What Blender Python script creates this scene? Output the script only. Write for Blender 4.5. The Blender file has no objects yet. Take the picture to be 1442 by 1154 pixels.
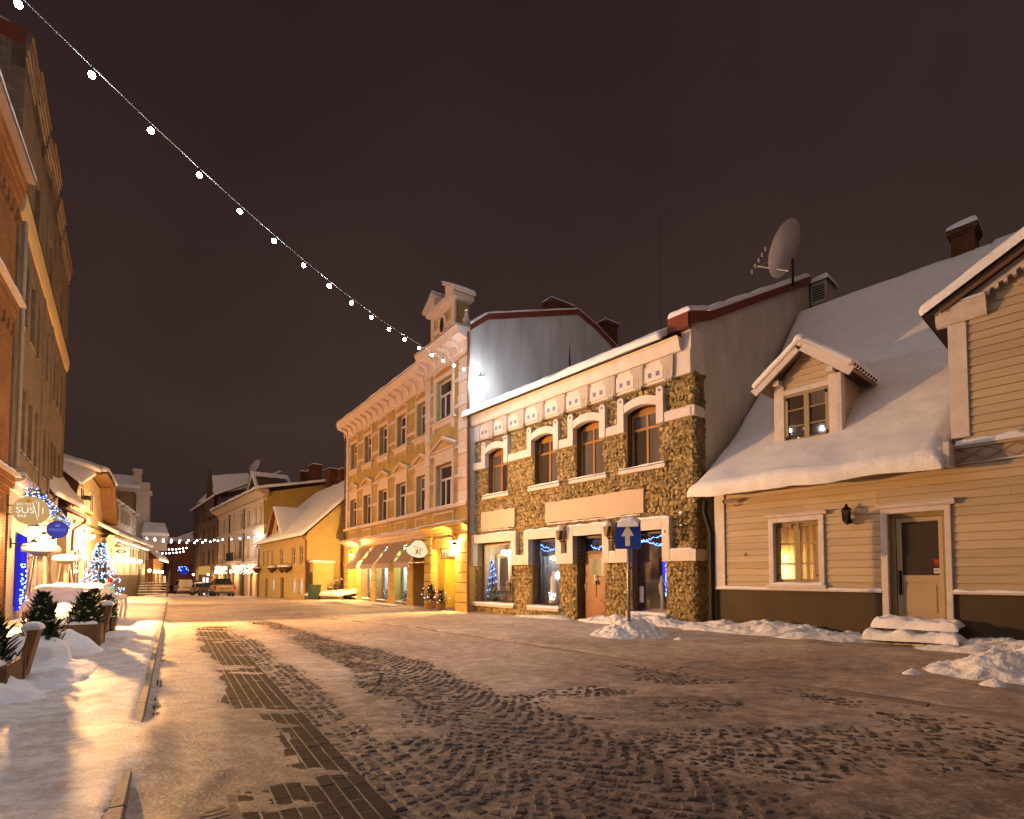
import bpy, math, random
import numpy as np
from mathutils import Vector, Matrix
R = math.radians
scene = bpy.context.scene
COL = scene.collection
rnd = random.Random(11)

# ------------------------------------------------------------------ camera, sky, light, exposure
cam = bpy.data.cameras.new('camera')
cam.sensor_width = 36.0
cam.lens = 740.0 / 1442 * 36
cam.shift_y = 205.57 / 1442
cam.clip_start = 0.1
cam.clip_end = 2000
cam_ob = bpy.data.objects.new('camera', cam)
COL.objects.link(cam_ob)
cam_ob.location = (0, 0, 1.45)
cam_ob.rotation_euler = (R(92.2), 0, 0)
scene.camera = cam_ob

world = bpy.data.worlds.new('World')
scene.world = world
world.use_nodes = True
nt = world.node_tree
nt.nodes.clear()
w_out = nt.nodes.new('ShaderNodeOutputWorld')
w_bg = nt.nodes.new('ShaderNodeBackground')
w_tc = nt.nodes.new('ShaderNodeTexCoord')
w_sep = nt.nodes.new('ShaderNodeSeparateXYZ')
w_ramp = nt.nodes.new('ShaderNodeValToRGB')
nt.links.new(w_tc.outputs['Generated'], w_sep.inputs[0])
nt.links.new(w_sep.outputs['Z'], w_ramp.inputs[0])
# night overcast lit by the town: a little lighter and browner towards the horizon
cr = w_ramp.color_ramp
cr.elements[0].position = 0.0; cr.elements[0].color = (0.030, 0.0185, 0.0200, 1)
cr.elements[1].position = 1.0; cr.elements[1].color = (0.012, 0.0070, 0.0085, 1)
e = cr.elements.new(0.25); e.color = (0.050, 0.0290, 0.0235, 1)
e = cr.elements.new(0.60); e.color = (0.031, 0.0170, 0.0165, 1)
w_n = nt.nodes.new('ShaderNodeTexNoise'); w_n.inputs['Scale'].default_value = 2.2; w_n.inputs['Detail'].default_value = 4   # low cloud, unevenly lit by the town
w_mr = nt.nodes.new('ShaderNodeMapRange'); w_mr.inputs[1].default_value = .3; w_mr.inputs[2].default_value = .7; w_mr.inputs[3].default_value = .84; w_mr.inputs[4].default_value = 1.16
w_hv = nt.nodes.new('ShaderNodeHueSaturation')
nt.links.new(w_tc.outputs['Generated'], w_n.inputs['Vector']); nt.links.new(w_n.outputs['Fac'], w_mr.inputs[0]); w_gx = nt.nodes.new('ShaderNodeMapRange'); w_gx.inputs[1].default_value = -.8; w_gx.inputs[2].default_value = .8; w_gx.inputs[3].default_value = .84; w_gx.inputs[4].default_value = 1.18   # the glow of the town lies to the right
w_mu = nt.nodes.new('ShaderNodeMath'); w_mu.operation = 'MULTIPLY'; nt.links.new(w_sep.outputs['X'], w_gx.inputs[0]); nt.links.new(w_mr.outputs[0], w_mu.inputs[0]); nt.links.new(w_gx.outputs[0], w_mu.inputs[1]); nt.links.new(w_mu.outputs[0], w_hv.inputs['Value']); nt.links.new(w_ramp.outputs[0], w_hv.inputs['Color'])
nt.links.new(w_hv.outputs[0], w_bg.inputs[0])
w_bg.inputs[1].default_value = 1.0
nt.links.new(w_bg.outputs[0], w_out.inputs[0])

sun = bpy.data.lights.new('night_glow', 'SUN')
sun.energy = 0.52
sun.angle = R(120)
sun.color = (1.0, 0.68, 0.56)
sun_ob = bpy.data.objects.new('night_glow', sun)
COL.objects.link(sun_ob)
sun_ob.rotation_euler = (R(24), 0, R(-22))

vs = scene.view_settings
vs.view_transform = 'Standard'
vs.look = 'None'
vs.exposure = 0.0
vs.gamma = 1.0

# ------------------------------------------------------------------ helpers
def tag(o, label=None, cat=None, group=None, kind=None):
    if label: o['label'] = label
    if cat: o['category'] = cat
    if group: o['group'] = group
    if kind: o['kind'] = kind
    return o

def thing(name, label, cat, loc=(0, 0, 0), rz=0.0, group=None):
    o = bpy.data.objects.new(name, None)
    o.empty_display_size = .3
    COL.objects.link(o)
    o.location = loc
    o.rotation_euler = (0, 0, rz)
    return tag(o, label, cat, group)

def place(name, me, parent=None, loc=None, rot=None, scale=None):
    o = bpy.data.objects.new(name, me)
    COL.objects.link(o)
    if parent is not None: o.parent = parent
    if loc is not None: o.location = loc
    if rot is not None: o.rotation_euler = rot
    if scale is not None: o.scale = scale
    return o

def copy_tree(o, parent=None):
    c = o.copy()
    COL.objects.link(c)
    c.parent = parent
    for ch in list(o.children):
        copy_tree(ch, c)
    return c

class MB:
    """collects faces, builds one mesh object"""
    def __init__(s): s.v = []; s.f = []
    def add(s, vs, fs):
        k = len(s.v); s.v += [tuple(p) for p in vs]
        s.f += [tuple(i + k for i in f) for f in fs]; return s
    def quad(s, a, b, c, d): return s.add([a, b, c, d], [(0, 1, 2, 3)])
    def poly(s, pts): return s.add(pts, [tuple(range(len(pts)))])
    def box(s, x0, x1, y0, y1, z0, z1):
        return s.add([(x0,y0,z0),(x1,y0,z0),(x1,y1,z0),(x0,y1,z0),(x0,y0,z1),(x1,y0,z1),(x1,y1,z1),(x0,y1,z1)],
                     [(0,3,2,1),(4,5,6,7),(0,1,5,4),(1,2,6,5),(2,3,7,6),(3,0,4,7)])
    def bbox(s, x0, x1, y0, y1, z0, z1, c=.01):
        """box with the front face (y0) chamfered"""
        return s.add([(x0,y0+c,z0),(x1,y0+c,z0),(x1,y1,z0),(x0,y1,z0),(x0,y0+c,z1),(x1,y0+c,z1),(x1,y1,z1),(x0,y1,z1),
                      (x0+c,y0,z0+c),(x1-c,y0,z0+c),(x1-c,y0,z1-c),(x0+c,y0,z1-c)],
                     [(0,3,2,1),(4,5,6,7),(1,2,6,5),(2,3,7,6),(3,0,4,7),(8,9,10,11),(0,1,9,8),(1,5,10,9),(5,4,11,10),(4,0,8,11)])
    def prism(s, pts, y0, y1):
        """polygon in x,z extruded in y"""
        n = len(pts)
        v = [(x, y0, z) for x, z in pts] + [(x, y1, z) for x, z in pts]
        f = [tuple(range(n)), tuple(range(2*n-1, n-1, -1))] + [(i, (i+1) % n, n + (i+1) % n, n + i) for i in range(n)]
        return s.add(v, f)
    def prismx(s, pts, x0, x1):
        """polygon in y,z extruded in x"""
        n = len(pts)
        v = [(x0, y, z) for y, z in pts] + [(x1, y, z) for y, z in pts]
        f = [tuple(range(n)), tuple(range(2*n-1, n-1, -1))] + [(i, (i+1) % n, n + (i+1) % n, n + i) for i in range(n)]
        return s.add(v, f)
    def tube(s, pts, r, n=8, r1=None, cap=True):
        pts = [Vector(p) for p in pts]; m = len(pts); rings = []
        for i, p in enumerate(pts):
            d = (pts[min(i+1, m-1)] - pts[max(i-1, 0)]).normalized()
            a = d.orthogonal().normalized() if abs(d.z) < .95 else Vector((1, 0, 0))
            a = (a - d * a.dot(d)).normalized(); b = d.cross(a)
            rr = r if r1 is None else r + (r1 - r) * i / (m - 1)
            rings.append([p + (a * math.cos(2*math.pi*k/n) + b * math.sin(2*math.pi*k/n)) * rr for k in range(n)])
        v = [q for g in rings for q in g]; f = []
        for i in range(m - 1):
            f += [(i*n+k, i*n+(k+1) % n, (i+1)*n+(k+1) % n, (i+1)*n+k) for k in range(n)]
        if cap: f += [tuple(range(n-1, -1, -1)), tuple(range((m-1)*n, m*n))]
        return s.add(v, f)
    def lathe(s, prof, n=14, c=(0, 0, 0), cap=True):
        v = []; m = len(prof)
        for r, z in prof:
            v += [(c[0] + r*math.cos(2*math.pi*k/n), c[1] + r*math.sin(2*math.pi*k/n), c[2] + z) for k in range(n)]
        f = []
        for i in range(m-1):
            f += [(i*n+k, i*n+(k+1) % n, (i+1)*n+(k+1) % n, (i+1)*n+k) for k in range(n)]
        if cap: f += [tuple(range(n-1, -1, -1)), tuple(range((m-1)*n, m*n))]
        return s.add(v, f)
    def disc(s, cx, cz, r, y0, y1, n=16, sx=1.0):
        return s.prism([(cx + sx*r*math.cos(2*math.pi*k/n), cz + r*math.sin(2*math.pi*k/n)) for k in range(n)], y0, y1)
    def ico(s, c, r, sc=(1, 1, 1)):
        t = (1 + 5**.5) / 2; q = (1 + t*t)**.5
        vs = [(-1,t,0),(1,t,0),(-1,-t,0),(1,-t,0),(0,-1,t),(0,1,t),(0,-1,-t),(0,1,-t),(t,0,-1),(t,0,1),(-t,0,-1),(-t,0,1)]
        fs = [(0,11,5),(0,5,1),(0,1,7),(0,7,10),(0,10,11),(1,5,9),(5,11,4),(11,10,2),(10,7,6),(7,1,8),(3,9,4),(3,4,2),(3,2,6),(3,6,8),(3,8,9),(4,9,5),(2,4,11),(6,2,10),(8,6,7),(9,8,1)]
        return s.add([(c[0]+a/q*r*sc[0], c[1]+b/q*r*sc[1], c[2]+d/q*r*sc[2]) for a, b, d in vs], fs)
    def mesh(s, name, mat=None, smooth=False):
        me = bpy.data.meshes.new(name)
        me.from_pydata(s.v, [], s.f)
        if mat: me.materials.append(mat)
        if smooth: me.polygons.foreach_set('use_smooth', [True] * len(me.polygons))
        me.update()
        return me
    def build(s, name, mat=None, parent=None, smooth=False, loc=None, rot=None):
        return place(name, s.mesh(name, mat, smooth), parent, loc, rot)

def np_mesh(name, V, F, mat=None, smooth=False):
    me = bpy.data.meshes.new(name)
    V = np.asarray(V, np.float32); F = np.asarray(F, np.int32)
    me.vertices.add(len(V)); me.vertices.foreach_set('co', V.ravel())
    k = F.shape[1]
    me.loops.add(F.size); me.loops.foreach_set('vertex_index', F.ravel())
    me.polygons.add(len(F)); me.polygons.foreach_set('loop_start', np.arange(0, F.size, k, dtype=np.int32))
    me.polygons.foreach_set('loop_total', np.full(len(F), k, np.int32))
    me.polygons.foreach_set('use_smooth', np.full(len(F), bool(smooth)))
    me.update(calc_edges=True)
    if mat: me.materials.append(mat)
    return me

# numpy value noise
def _h(i, j, s):
    n = (i * 374761393 + j * 668265263 + s * 974634777) & 0xffffffff
    n = ((n ^ (n >> 13)) * 1274126177) & 0xffffffff
    return ((n ^ (n >> 16)) & 0xffff) / 65535.0
def vnoise(x, y, s=0):
    x = np.asarray(x, float); y = np.asarray(y, float)
    xi = np.floor(x).astype(np.int64); yi = np.floor(y).astype(np.int64)
    fx = x - xi; fy = y - yi
    fx = fx*fx*(3-2*fx); fy = fy*fy*(3-2*fy)
    return (_h(xi, yi, s)*(1-fx) + _h(xi+1, yi, s)*fx)*(1-fy) + (_h(xi, yi+1, s)*(1-fx) + _h(xi+1, yi+1, s)*fx)*fy
def fbm(x, y, s=0, o=4):
    t = 0; a = .5
    for k in range(o):
        t = t + a*vnoise(np.asarray(x)*2**k, np.asarray(y)*2**k, s+k*17); a *= .5
    return t / (1 - .5**o)
def sst(a, b, x):
    t = np.clip((np.asarray(x, float)-a)/(b-a), 0, 1); return t*t*(3-2*t)

# street coordinates: a = metres along the street, o = metres to the right of the camera's lane line
UST = np.array([-0.5423, 0.8402]); NST = np.array([0.8402, 0.5423])
def gz(y):  # the street falls gently away
    return -0.17*sst(13, 21, y) - 0.026*np.maximum(0, np.asarray(y, float)-33)
def P(a, o, z=0.0, ground=True):
    q = UST*a + NST*o
    return (float(q[0]), float(q[1]), float(z + (gz(q[1]) if ground else 0)))
RZST = math.atan2(UST[1], UST[0])

# ------------------------------------------------------------------ materials
MATS = {}
def _new(name):
    m = bpy.data.materials.new(name); m.use_nodes = True
    nt = m.node_tree; b = nt.nodes['Principled BSDF']
    return m, nt, b
def mat(name, c1, c2=None, scale=3.0, rough=.8, bump=0.0, bscale=25.0, metal=0.0, spec=.35, stretch=(1, 1, 1), contrast=.18, rough2=None):
    if name in MATS: return MATS[name]
    m, nt, b = _new(name)
    b.inputs['Roughness'].default_value = rough
    b.inputs['Metallic'].default_value = metal
    b.inputs['Specular IOR Level'].default_value = spec
    tc = nt.nodes.new('ShaderNodeTexCoord')
    mp = nt.nodes.new('ShaderNodeMapping'); mp.inputs['Scale'].default_value = stretch
    nt.links.new(tc.outputs['Object'], mp.inputs[0])
    if c2 is None: c2 = tuple(min(1, c*.82) for c in c1)
    n = nt.nodes.new('ShaderNodeTexNoise'); n.inputs['Scale'].default_value = scale; n.inputs['Detail'].default_value = 6
    n.inputs['Roughness'].default_value = .62
    nt.links.new(mp.outputs[0], n.inputs['Vector'])
    r = nt.nodes.new('ShaderNodeValToRGB')
    r.color_ramp.elements[0].position = .5-contrast; r.color_ramp.elements[1].position = .5+contrast
    r.color_ramp.elements[0].color = (*c1, 1); r.color_ramp.elements[1].color = (*c2, 1)
    nt.links.new(n.outputs['Fac'], r.inputs[0]); nt.links.new(r.outputs[0], b.inputs['Base Color'])
    if rough2 is not None:
        mr = nt.nodes.new('ShaderNodeMapRange'); mr.inputs[1].default_value = .35; mr.inputs[2].default_value = .65
        mr.inputs[3].default_value = rough; mr.inputs[4].default_value = rough2
        nt.links.new(n.outputs['Fac'], mr.inputs[0]); nt.links.new(mr.outputs[0], b.inputs['Roughness'])
    if bump:
        n2 = nt.nodes.new('ShaderNodeTexNoise'); n2.inputs['Scale'].default_value = bscale; n2.inputs['Detail'].default_value = 5
        nt.links.new(mp.outputs[0], n2.inputs['Vector'])
        bp = nt.nodes.new('ShaderNodeBump'); bp.inputs['Strength'].default_value = bump; bp.inputs['Distance'].default_value = .03
        nt.links.new(n2.outputs['Fac'], bp.inputs['Height']); nt.links.new(bp.outputs[0], b.inputs['Normal'])
    MATS[name] = m
    return m

def varied(name, c1, c2, rough=.8, bump=.3, bscale=30, var=.35, spec=.3, scale=9, stretch=(1, 1, 1)):
    """like mat, but every object / loose piece takes its own tone"""
    m = mat(name, c1, c2, scale=scale, rough=rough, bump=bump, bscale=bscale, spec=spec, stretch=stretch)
    nt = m.node_tree; b = nt.nodes['Principled BSDF']
    if 'varied' in m: return m
    m['varied'] = 1
    g = nt.nodes.new('ShaderNodeNewGeometry'); oi = nt.nodes.new('ShaderNodeObjectInfo')
    ad = nt.nodes.new('ShaderNodeMath'); ad.operation = 'ADD'
    nt.links.new(g.outputs['Random Per Island'], ad.inputs[0]); nt.links.new(oi.outputs['Random'], ad.inputs[1])
    fr = nt.nodes.new('ShaderNodeMath'); fr.operation = 'FRACT'; nt.links.new(ad.outputs[0], fr.inputs[0])
    mr = nt.nodes.new('ShaderNodeMapRange'); mr.inputs[3].default_value = 1-var; mr.inputs[4].default_value = 1+var
    nt.links.new(fr.outputs[0], mr.inputs[0])
    hv = nt.nodes.new('ShaderNodeHueSaturation')
    src = b.inputs['Base Color'].links[0].from_socket
    nt.links.new(src, hv.inputs['Color']); nt.links.new(mr.outputs[0], hv.inputs['Value'])
    nt.links.new(hv.outputs[0], b.inputs['Base Color'])
    return m

def brick(name, c1, c2, mortar, bw=.25, bh=.075, ms=.012, bump=.5, rough=.85):
    if name in MATS: return MATS[name]
    m, nt, b = _new(name)
    b.inputs['Roughness'].default_value = rough; b.inputs['Specular IOR Level'].default_value = .25
    tc = nt.nodes.new('ShaderNodeTexCoord'); sp = nt.nodes.new('ShaderNodeSeparateXYZ'); cb = nt.nodes.new('ShaderNodeCombineXYZ')
    ad = nt.nodes.new('ShaderNodeMath'); ad.operation = 'ADD'
    nt.links.new(tc.outputs['Object'], sp.inputs[0])
    nt.links.new(sp.outputs['X'], ad.inputs[0]); nt.links.new(sp.outputs['Y'], ad.inputs[1])
    nt.links.new(ad.outputs[0], cb.inputs['X']); nt.links.new(sp.outputs['Z'], cb.inputs['Y'])
    t = nt.nodes.new('ShaderNodeTexBrick'); t.inputs['Scale'].default_value = 1
    t.inputs['Brick Width'].default_value = bw; t.inputs['Row Height'].default_value = bh; t.inputs['Mortar Size'].default_value = ms
    t.inputs['Color1'].default_value = (*c1, 1); t.inputs['Color2'].default_value = (*c2, 1); t.inputs['Mortar'].default_value = (*mortar, 1)
    nt.links.new(cb.outputs[0], t.inputs['Vector'])
    n = nt.nodes.new('ShaderNodeTexNoise'); n.inputs['Scale'].default_value = 1.3; n.inputs['Detail'].default_value = 7
    nt.links.new(tc.outputs['Object'], n.inputs['Vector'])
    mr = nt.nodes.new('ShaderNodeMapRange'); mr.inputs[1].default_value = .3; mr.inputs[2].default_value = .7; mr.inputs[3].default_value = .72; mr.inputs[4].default_value = 1.2
    nt.links.new(n.outputs['Fac'], mr.inputs[0])
    hv = nt.nodes.new('ShaderNodeHueSaturation'); nt.links.new(t.outputs['Color'], hv.inputs['Color']); nt.links.new(mr.outputs[0], hv.inputs['Value'])
    nt.links.new(hv.outputs[0], b.inputs['Base Color'])
    bp = nt.nodes.new('ShaderNodeBump'); bp.inputs['Strength'].default_value = bump; bp.inputs['Distance'].default_value = .012; bp.invert = True
    nt.links.new(t.outputs['Fac'], bp.inputs['Height']); nt.links.new(bp.outputs[0], b.inputs['Normal'])
    MATS[name] = m
    return m

def emit(name, c, s):
    if name in MATS: return MATS[name]
    m = bpy.data.materials.new(name); m.use_nodes = True; nt = m.node_tree; nt.nodes.clear()
    o = nt.nodes.new('ShaderNodeOutputMaterial'); e = nt.nodes.new('ShaderNodeEmission')
    e.inputs[0].default_value = (*c, 1); e.inputs[1].default_value = s
    nt.links.new(e.outputs[0], o.inputs[0]); MATS[name] = m
    return m

def curtain(name, c, s, scale=7):
    """a lit curtain: cloth folds glow unevenly"""
    if name in MATS: return MATS[name]
    m = bpy.data.materials.new(name); m.use_nodes = True; nt = m.node_tree; nt.nodes.clear()
    o = nt.nodes.new('ShaderNodeOutputMaterial'); e = nt.nodes.new('ShaderNodeEmission')
    tc = nt.nodes.new('ShaderNodeTexCoord'); mp = nt.nodes.new('ShaderNodeMapping'); mp.inputs['Scale'].default_value = (1, 1, .08)
    n = nt.nodes.new('ShaderNodeTexNoise'); n.inputs['Scale'].default_value = scale
    nt.links.new(tc.outputs['Object'], mp.inputs[0]); nt.links.new(mp.outputs[0], n.inputs['Vector'])
    mr = nt.nodes.new('ShaderNodeMapRange'); mr.inputs[1].default_value = .3; mr.inputs[2].default_value = .7; mr.inputs[3].default_value = s*.35; mr.inputs[4].default_value = s*1.3
    nt.links.new(n.outputs['Fac'], mr.inputs[0]); nt.links.new(mr.outputs[0], e.inputs[1])
    e.inputs[0].default_value = (*c, 1)
    nt.links.new(e.outputs[0], o.inputs[0]); MATS[name] = m
    return m

def clear_glass(name='clear_glass', tint=(.92, .95, .95)):
    if name in MATS: return MATS[name]
    m = bpy.data.materials.new(name); m.use_nodes = True; nt = m.node_tree; nt.nodes.clear()
    o = nt.nodes.new('ShaderNodeOutputMaterial'); mx = nt.nodes.new('ShaderNodeMixShader')
    t = nt.nodes.new('ShaderNodeBsdfTransparent'); t.inputs[0].default_value = (*tint, 1)
    g = nt.nodes.new('ShaderNodeBsdfGlossy'); g.inputs['Roughness'].default_value = .03
    lw = nt.nodes.new('ShaderNodeLayerWeight'); lw.inputs[0].default_value = .5
    pw = nt.nodes.new('ShaderNodeMath'); pw.operation = 'POWER'; pw.inputs[1].default_value = 4.0; nt.links.new(lw.outputs['Facing'], pw.inputs[0])
    f = nt.nodes.new('ShaderNodeMath'); f.operation = 'MULTIPLY_ADD'; f.inputs[1].default_value = .9; f.inputs[2].default_value = .05; nt.links.new(pw.outputs[0], f.inputs[0])
    nt.links.new(f.outputs[0], mx.inputs[0]); nt.links.new(t.outputs[0], mx.inputs[1]); nt.links.new(g.outputs[0], mx.inputs[2])
    nt.links.new(mx.outputs[0], o.inputs[0]); MATS[name] = m
    return m

SNOW = mat('snow', (.86, .86, .88), (.77, .77, .80), scale=2.6, rough=.7, bump=.5, bscale=15, spec=.25)
HEAP = mat('shovelled_snow', (.86, .86, .88), (.60, .58, .56), scale=5, rough=.8, bump=.9, bscale=26, spec=.2)
TRIM = mat('pale_plaster', (.62, .55, .50), (.50, .43, .38), scale=4, rough=.85, bump=.12, bscale=40)
WHITE = mat('white_plaster', (.72, .66, .63), (.60, .54, .50), scale=2.5, rough=.85, bump=.2, bscale=30)
CUGLASS = mat('curtained_window_glass', (.15, .125, .115), (.09, .075, .07), scale=9, rough=.06, spec=.5, stretch=(1, 1, .06))
DGLASS = mat('dark_window_glass', (.036, .028, .023), (.070, .054, .044), scale=1.2, rough=.04, spec=.5, stretch=(1, 1, .3))
GLASS = clear_glass()
IRON = mat('black_iron', (.015, .014, .013), rough=.5, metal=.5)
ZINC = mat('grey_metal', (.30, .30, .31), (.22, .22, .23), scale=6, rough=.42, metal=.8)
DARKRED = mat('red_brown_sheet_metal', (.20, .045, .022), (.14, .030, .016), scale=3, rough=.5)
PIPE = mat('brown_pipe', (.17, .070, .035), (.12, .05, .025), rough=.45)
WOODDARK = mat('dark_planks', (.11, .065, .035), (.07, .040, .022), scale=5, rough=.75, bump=.3, stretch=(1, 1, 6))

def warm_light(name, loc, power, color=(1.0, .62, .26), r=.09, parent=None):
    l = bpy.data.lights.new(name, 'POINT'); l.energy = power; l.color = color; l.shadow_soft_size = r
    o = bpy.data.objects.new(name, l); COL.objects.link(o); o.location = loc
    if parent is not None: o.parent = parent
    return o

# a facade with rectangular holes: front skin at y0 and reveals back to y1
def facade(mb, x0, x1, z0, z1, holes, y0=0.0, y1=.25):
    xs = sorted({x0, x1, *[h[0] for h in holes], *[h[1] for h in holes]}); zs = sorted({z0, z1, *[h[2] for h in holes], *[h[3] for h in holes]})
    xs = [x for x in xs if x0 <= x <= x1]; zs = [z for z in zs if z0 <= z <= z1]
    for i in range(len(xs)-1):
        run = None
        for j in range(len(zs)-1):
            cx = (xs[i]+xs[i+1])/2; cz = (zs[j]+zs[j+1])/2
            solid = not any(h[0] < cx < h[1] and h[2] < cz < h[3] for h in holes)
            if solid and run is None: run = zs[j]
            if run is not None and (not solid or j == len(zs)-2):
                top = zs[j+1] if solid else zs[j]
                mb.quad((xs[i], y0, run), (xs[i+1], y0, run), (xs[i+1], y0, top), (xs[i], y0, top)); run = None
    for a, b, c, d in holes:
        mb.quad((a, y0, c), (a, y1, c), (a, y1, d), (a, y0, d)); mb.quad((b, y0, c), (b, y0, d), (b, y1, d), (b, y1, c))
        mb.quad((a, y0, d), (a, y1, d), (b, y1, d), (b, y0, d)); mb.quad((a, y0, c), (b, y0, c), (b, y1, c), (a, y1, c))
    return mb

def window(root, x0, x1, z0, z1, y, fm, gm, vb=(), hb=(), fw=.07, bw=.05, th=.06, arch=0.0, name='window', hlim=None, vlim=None, pane_y=.04):
    """frame (one mesh) with every pane as a sub-part. hb: z of bars, vb: x of bars"""
    m = MB()
    m.box(x0, x0+fw, y, y+th, z0, z1); m.box(x1-fw, x1, y, y+th, z0, z1)
    m.box(x0+fw, x1-fw, y+.002, y+th-.002, z0, z0+fw)
    if arch:
        k = 9; xs = [x0 + (x1-x0)*i/k for i in range(k+1)]
        top = [(x, z1 + arch*(1-(2*(x-x0)/(x1-x0)-1)**2)) for x in xs]
        m.prism([(x0, z1-fw)] + [(x1, z1-fw)] + top[::-1], y+.001, y+th-.001)
    else:
        m.box(x0+fw, x1-fw, y+.002, y+th-.002, z1-fw, z1)
    xs = [x0+fw] + sorted(vb) + [x1-fw]; zs = [z0+fw] + sorted(hb) + [z1-fw]
    for z in hb: m.box(x0+fw, x1-fw, y+.004, y+th-.004, z-bw/2, z+bw/2)
    for x in vb: m.box(x-bw/2, x+bw/2, y+.006, y+th-.006, z0+fw, (vlim if vlim else z1-fw))
    w = m.build(name, fm, root)
    for i in range(len(xs)-1):
        for j in range(len(zs)-1):
            if vlim and zs[j] >= vlim-.001:
                if i: continue
                a, b = x0+fw, x1-fw
            else: a, b = xs[i], xs[i+1]
            p = MB().box(a-.004, b+.004, y+pane_y, y+pane_y+.008, zs[j]-.004, zs[j+1]+.004)
            p.build('pane', CUGLASS if gm is MATS.get('dark_window_glass') and rnd.random() < .34 else gm, w)
    return w

def snow_patch(p00, p10, p11, p01, th, nx=24, ny=14, seed=0, lump=.35, ragged=0.0, round_=.12, sag=0.0, freq=1.6):
    """a pillow of snow lying on a bilinear patch; p00-p10 is the lower (eave) edge"""
    def edges(n):
        t = np.linspace(0, 1, n); e = np.array([.004, .012, .03, .06])
        return np.unique(np.concatenate([t, e, 1-e]))
    u = edges(nx); v = edges(ny); U, Vv = np.meshgrid(u, v)
    a, b, c, d = [np.array(q, float) for q in (p00, p10, p11, p01)]
    L1 = max(np.linalg.norm(b-a), .01); L2 = max(np.linalg.norm(d-a), .01)
    if ragged:
        off = ragged*(fbm(u*L1*1.3+seed, u*0+seed, seed, 4)-.5)*2
        Vr = Vv - (off/L2)[None, :]*(1-Vv)**3
    else: Vr = Vv
    Pt = (a*((1-U)*(1-Vr))[..., None] + b*(U*(1-Vr))[..., None] + c*(U*Vr)[..., None] + d*((1-U)*Vr)[..., None])
    de = np.minimum(np.minimum(U, 1-U)*L1, np.minimum(Vv, 1-Vv)*L2)
    prof = np.sqrt(np.clip(1-(1-np.clip(de/round_, 0, 1))**2, 0, 1))
    t = th*prof*(1 + lump*2*(fbm(U*L1*freq+seed*3, Vv*L2*freq+seed, seed+5, 4)-.5))
    nrm = np.cross(b-a, d-a); nrm /= np.linalg.norm(nrm)
    if nrm[2] < 0: nrm = -nrm
    Pt = Pt + nrm*t[..., None]
    if sag: Pt[..., 2] -= sag*(1-np.clip(Vv/.12, 0, 1))**2*(.4+1.2*fbm(U*L1*.9, U*0+2, seed+9, 3))
    n, k = U.shape
    idx = np.arange(n*k).reshape(n, k)
    F = np.stack([idx[:-1, :-1], idx[:-1, 1:], idx[1:, 1:], idx[1:, :-1]], -1).reshape(-1, 4)
    return Pt.reshape(-1, 3), F
def snow(root, p00, p10, p11, p01, th, name='snow', **k):
    V, F = snow_patch(p00, p10, p11, p01, th, **k)
    return place(name, np_mesh(name, V, F, SNOW, True), root)
def ledge_snow(root, x0, x1, y0, y1, z, th=.06, seed=0, **k):
    L = x1-x0
    return snow(root, (x0, y0, z), (x1, y0, z), (x1, y1, z), (x0, y1, z), th, nx=max(6, int(L*7)), ny=5, seed=seed, round_=min(.05, th), lump=.8, freq=3.5, **k)

def text_mesh(s, size, mat_, name='lettering', extrude=.004, align='CENTER'):
    c = bpy.data.curves.new('t', 'FONT'); c.body = s; c.size = size; c.extrude = extrude; c.align_x = align; c.align_y = 'CENTER'
    o = bpy.data.objects.new('t', c); COL.objects.link(o)
    dg = bpy.context.evaluated_depsgraph_get()
    me = bpy.data.meshes.new_from_object(o.evaluated_get(dg)); me.name = name
    bpy.data.objects.remove(o); bpy.data.curves.remove(c)
    me.materials.clear(); me.materials.append(mat_)
    return me
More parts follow.
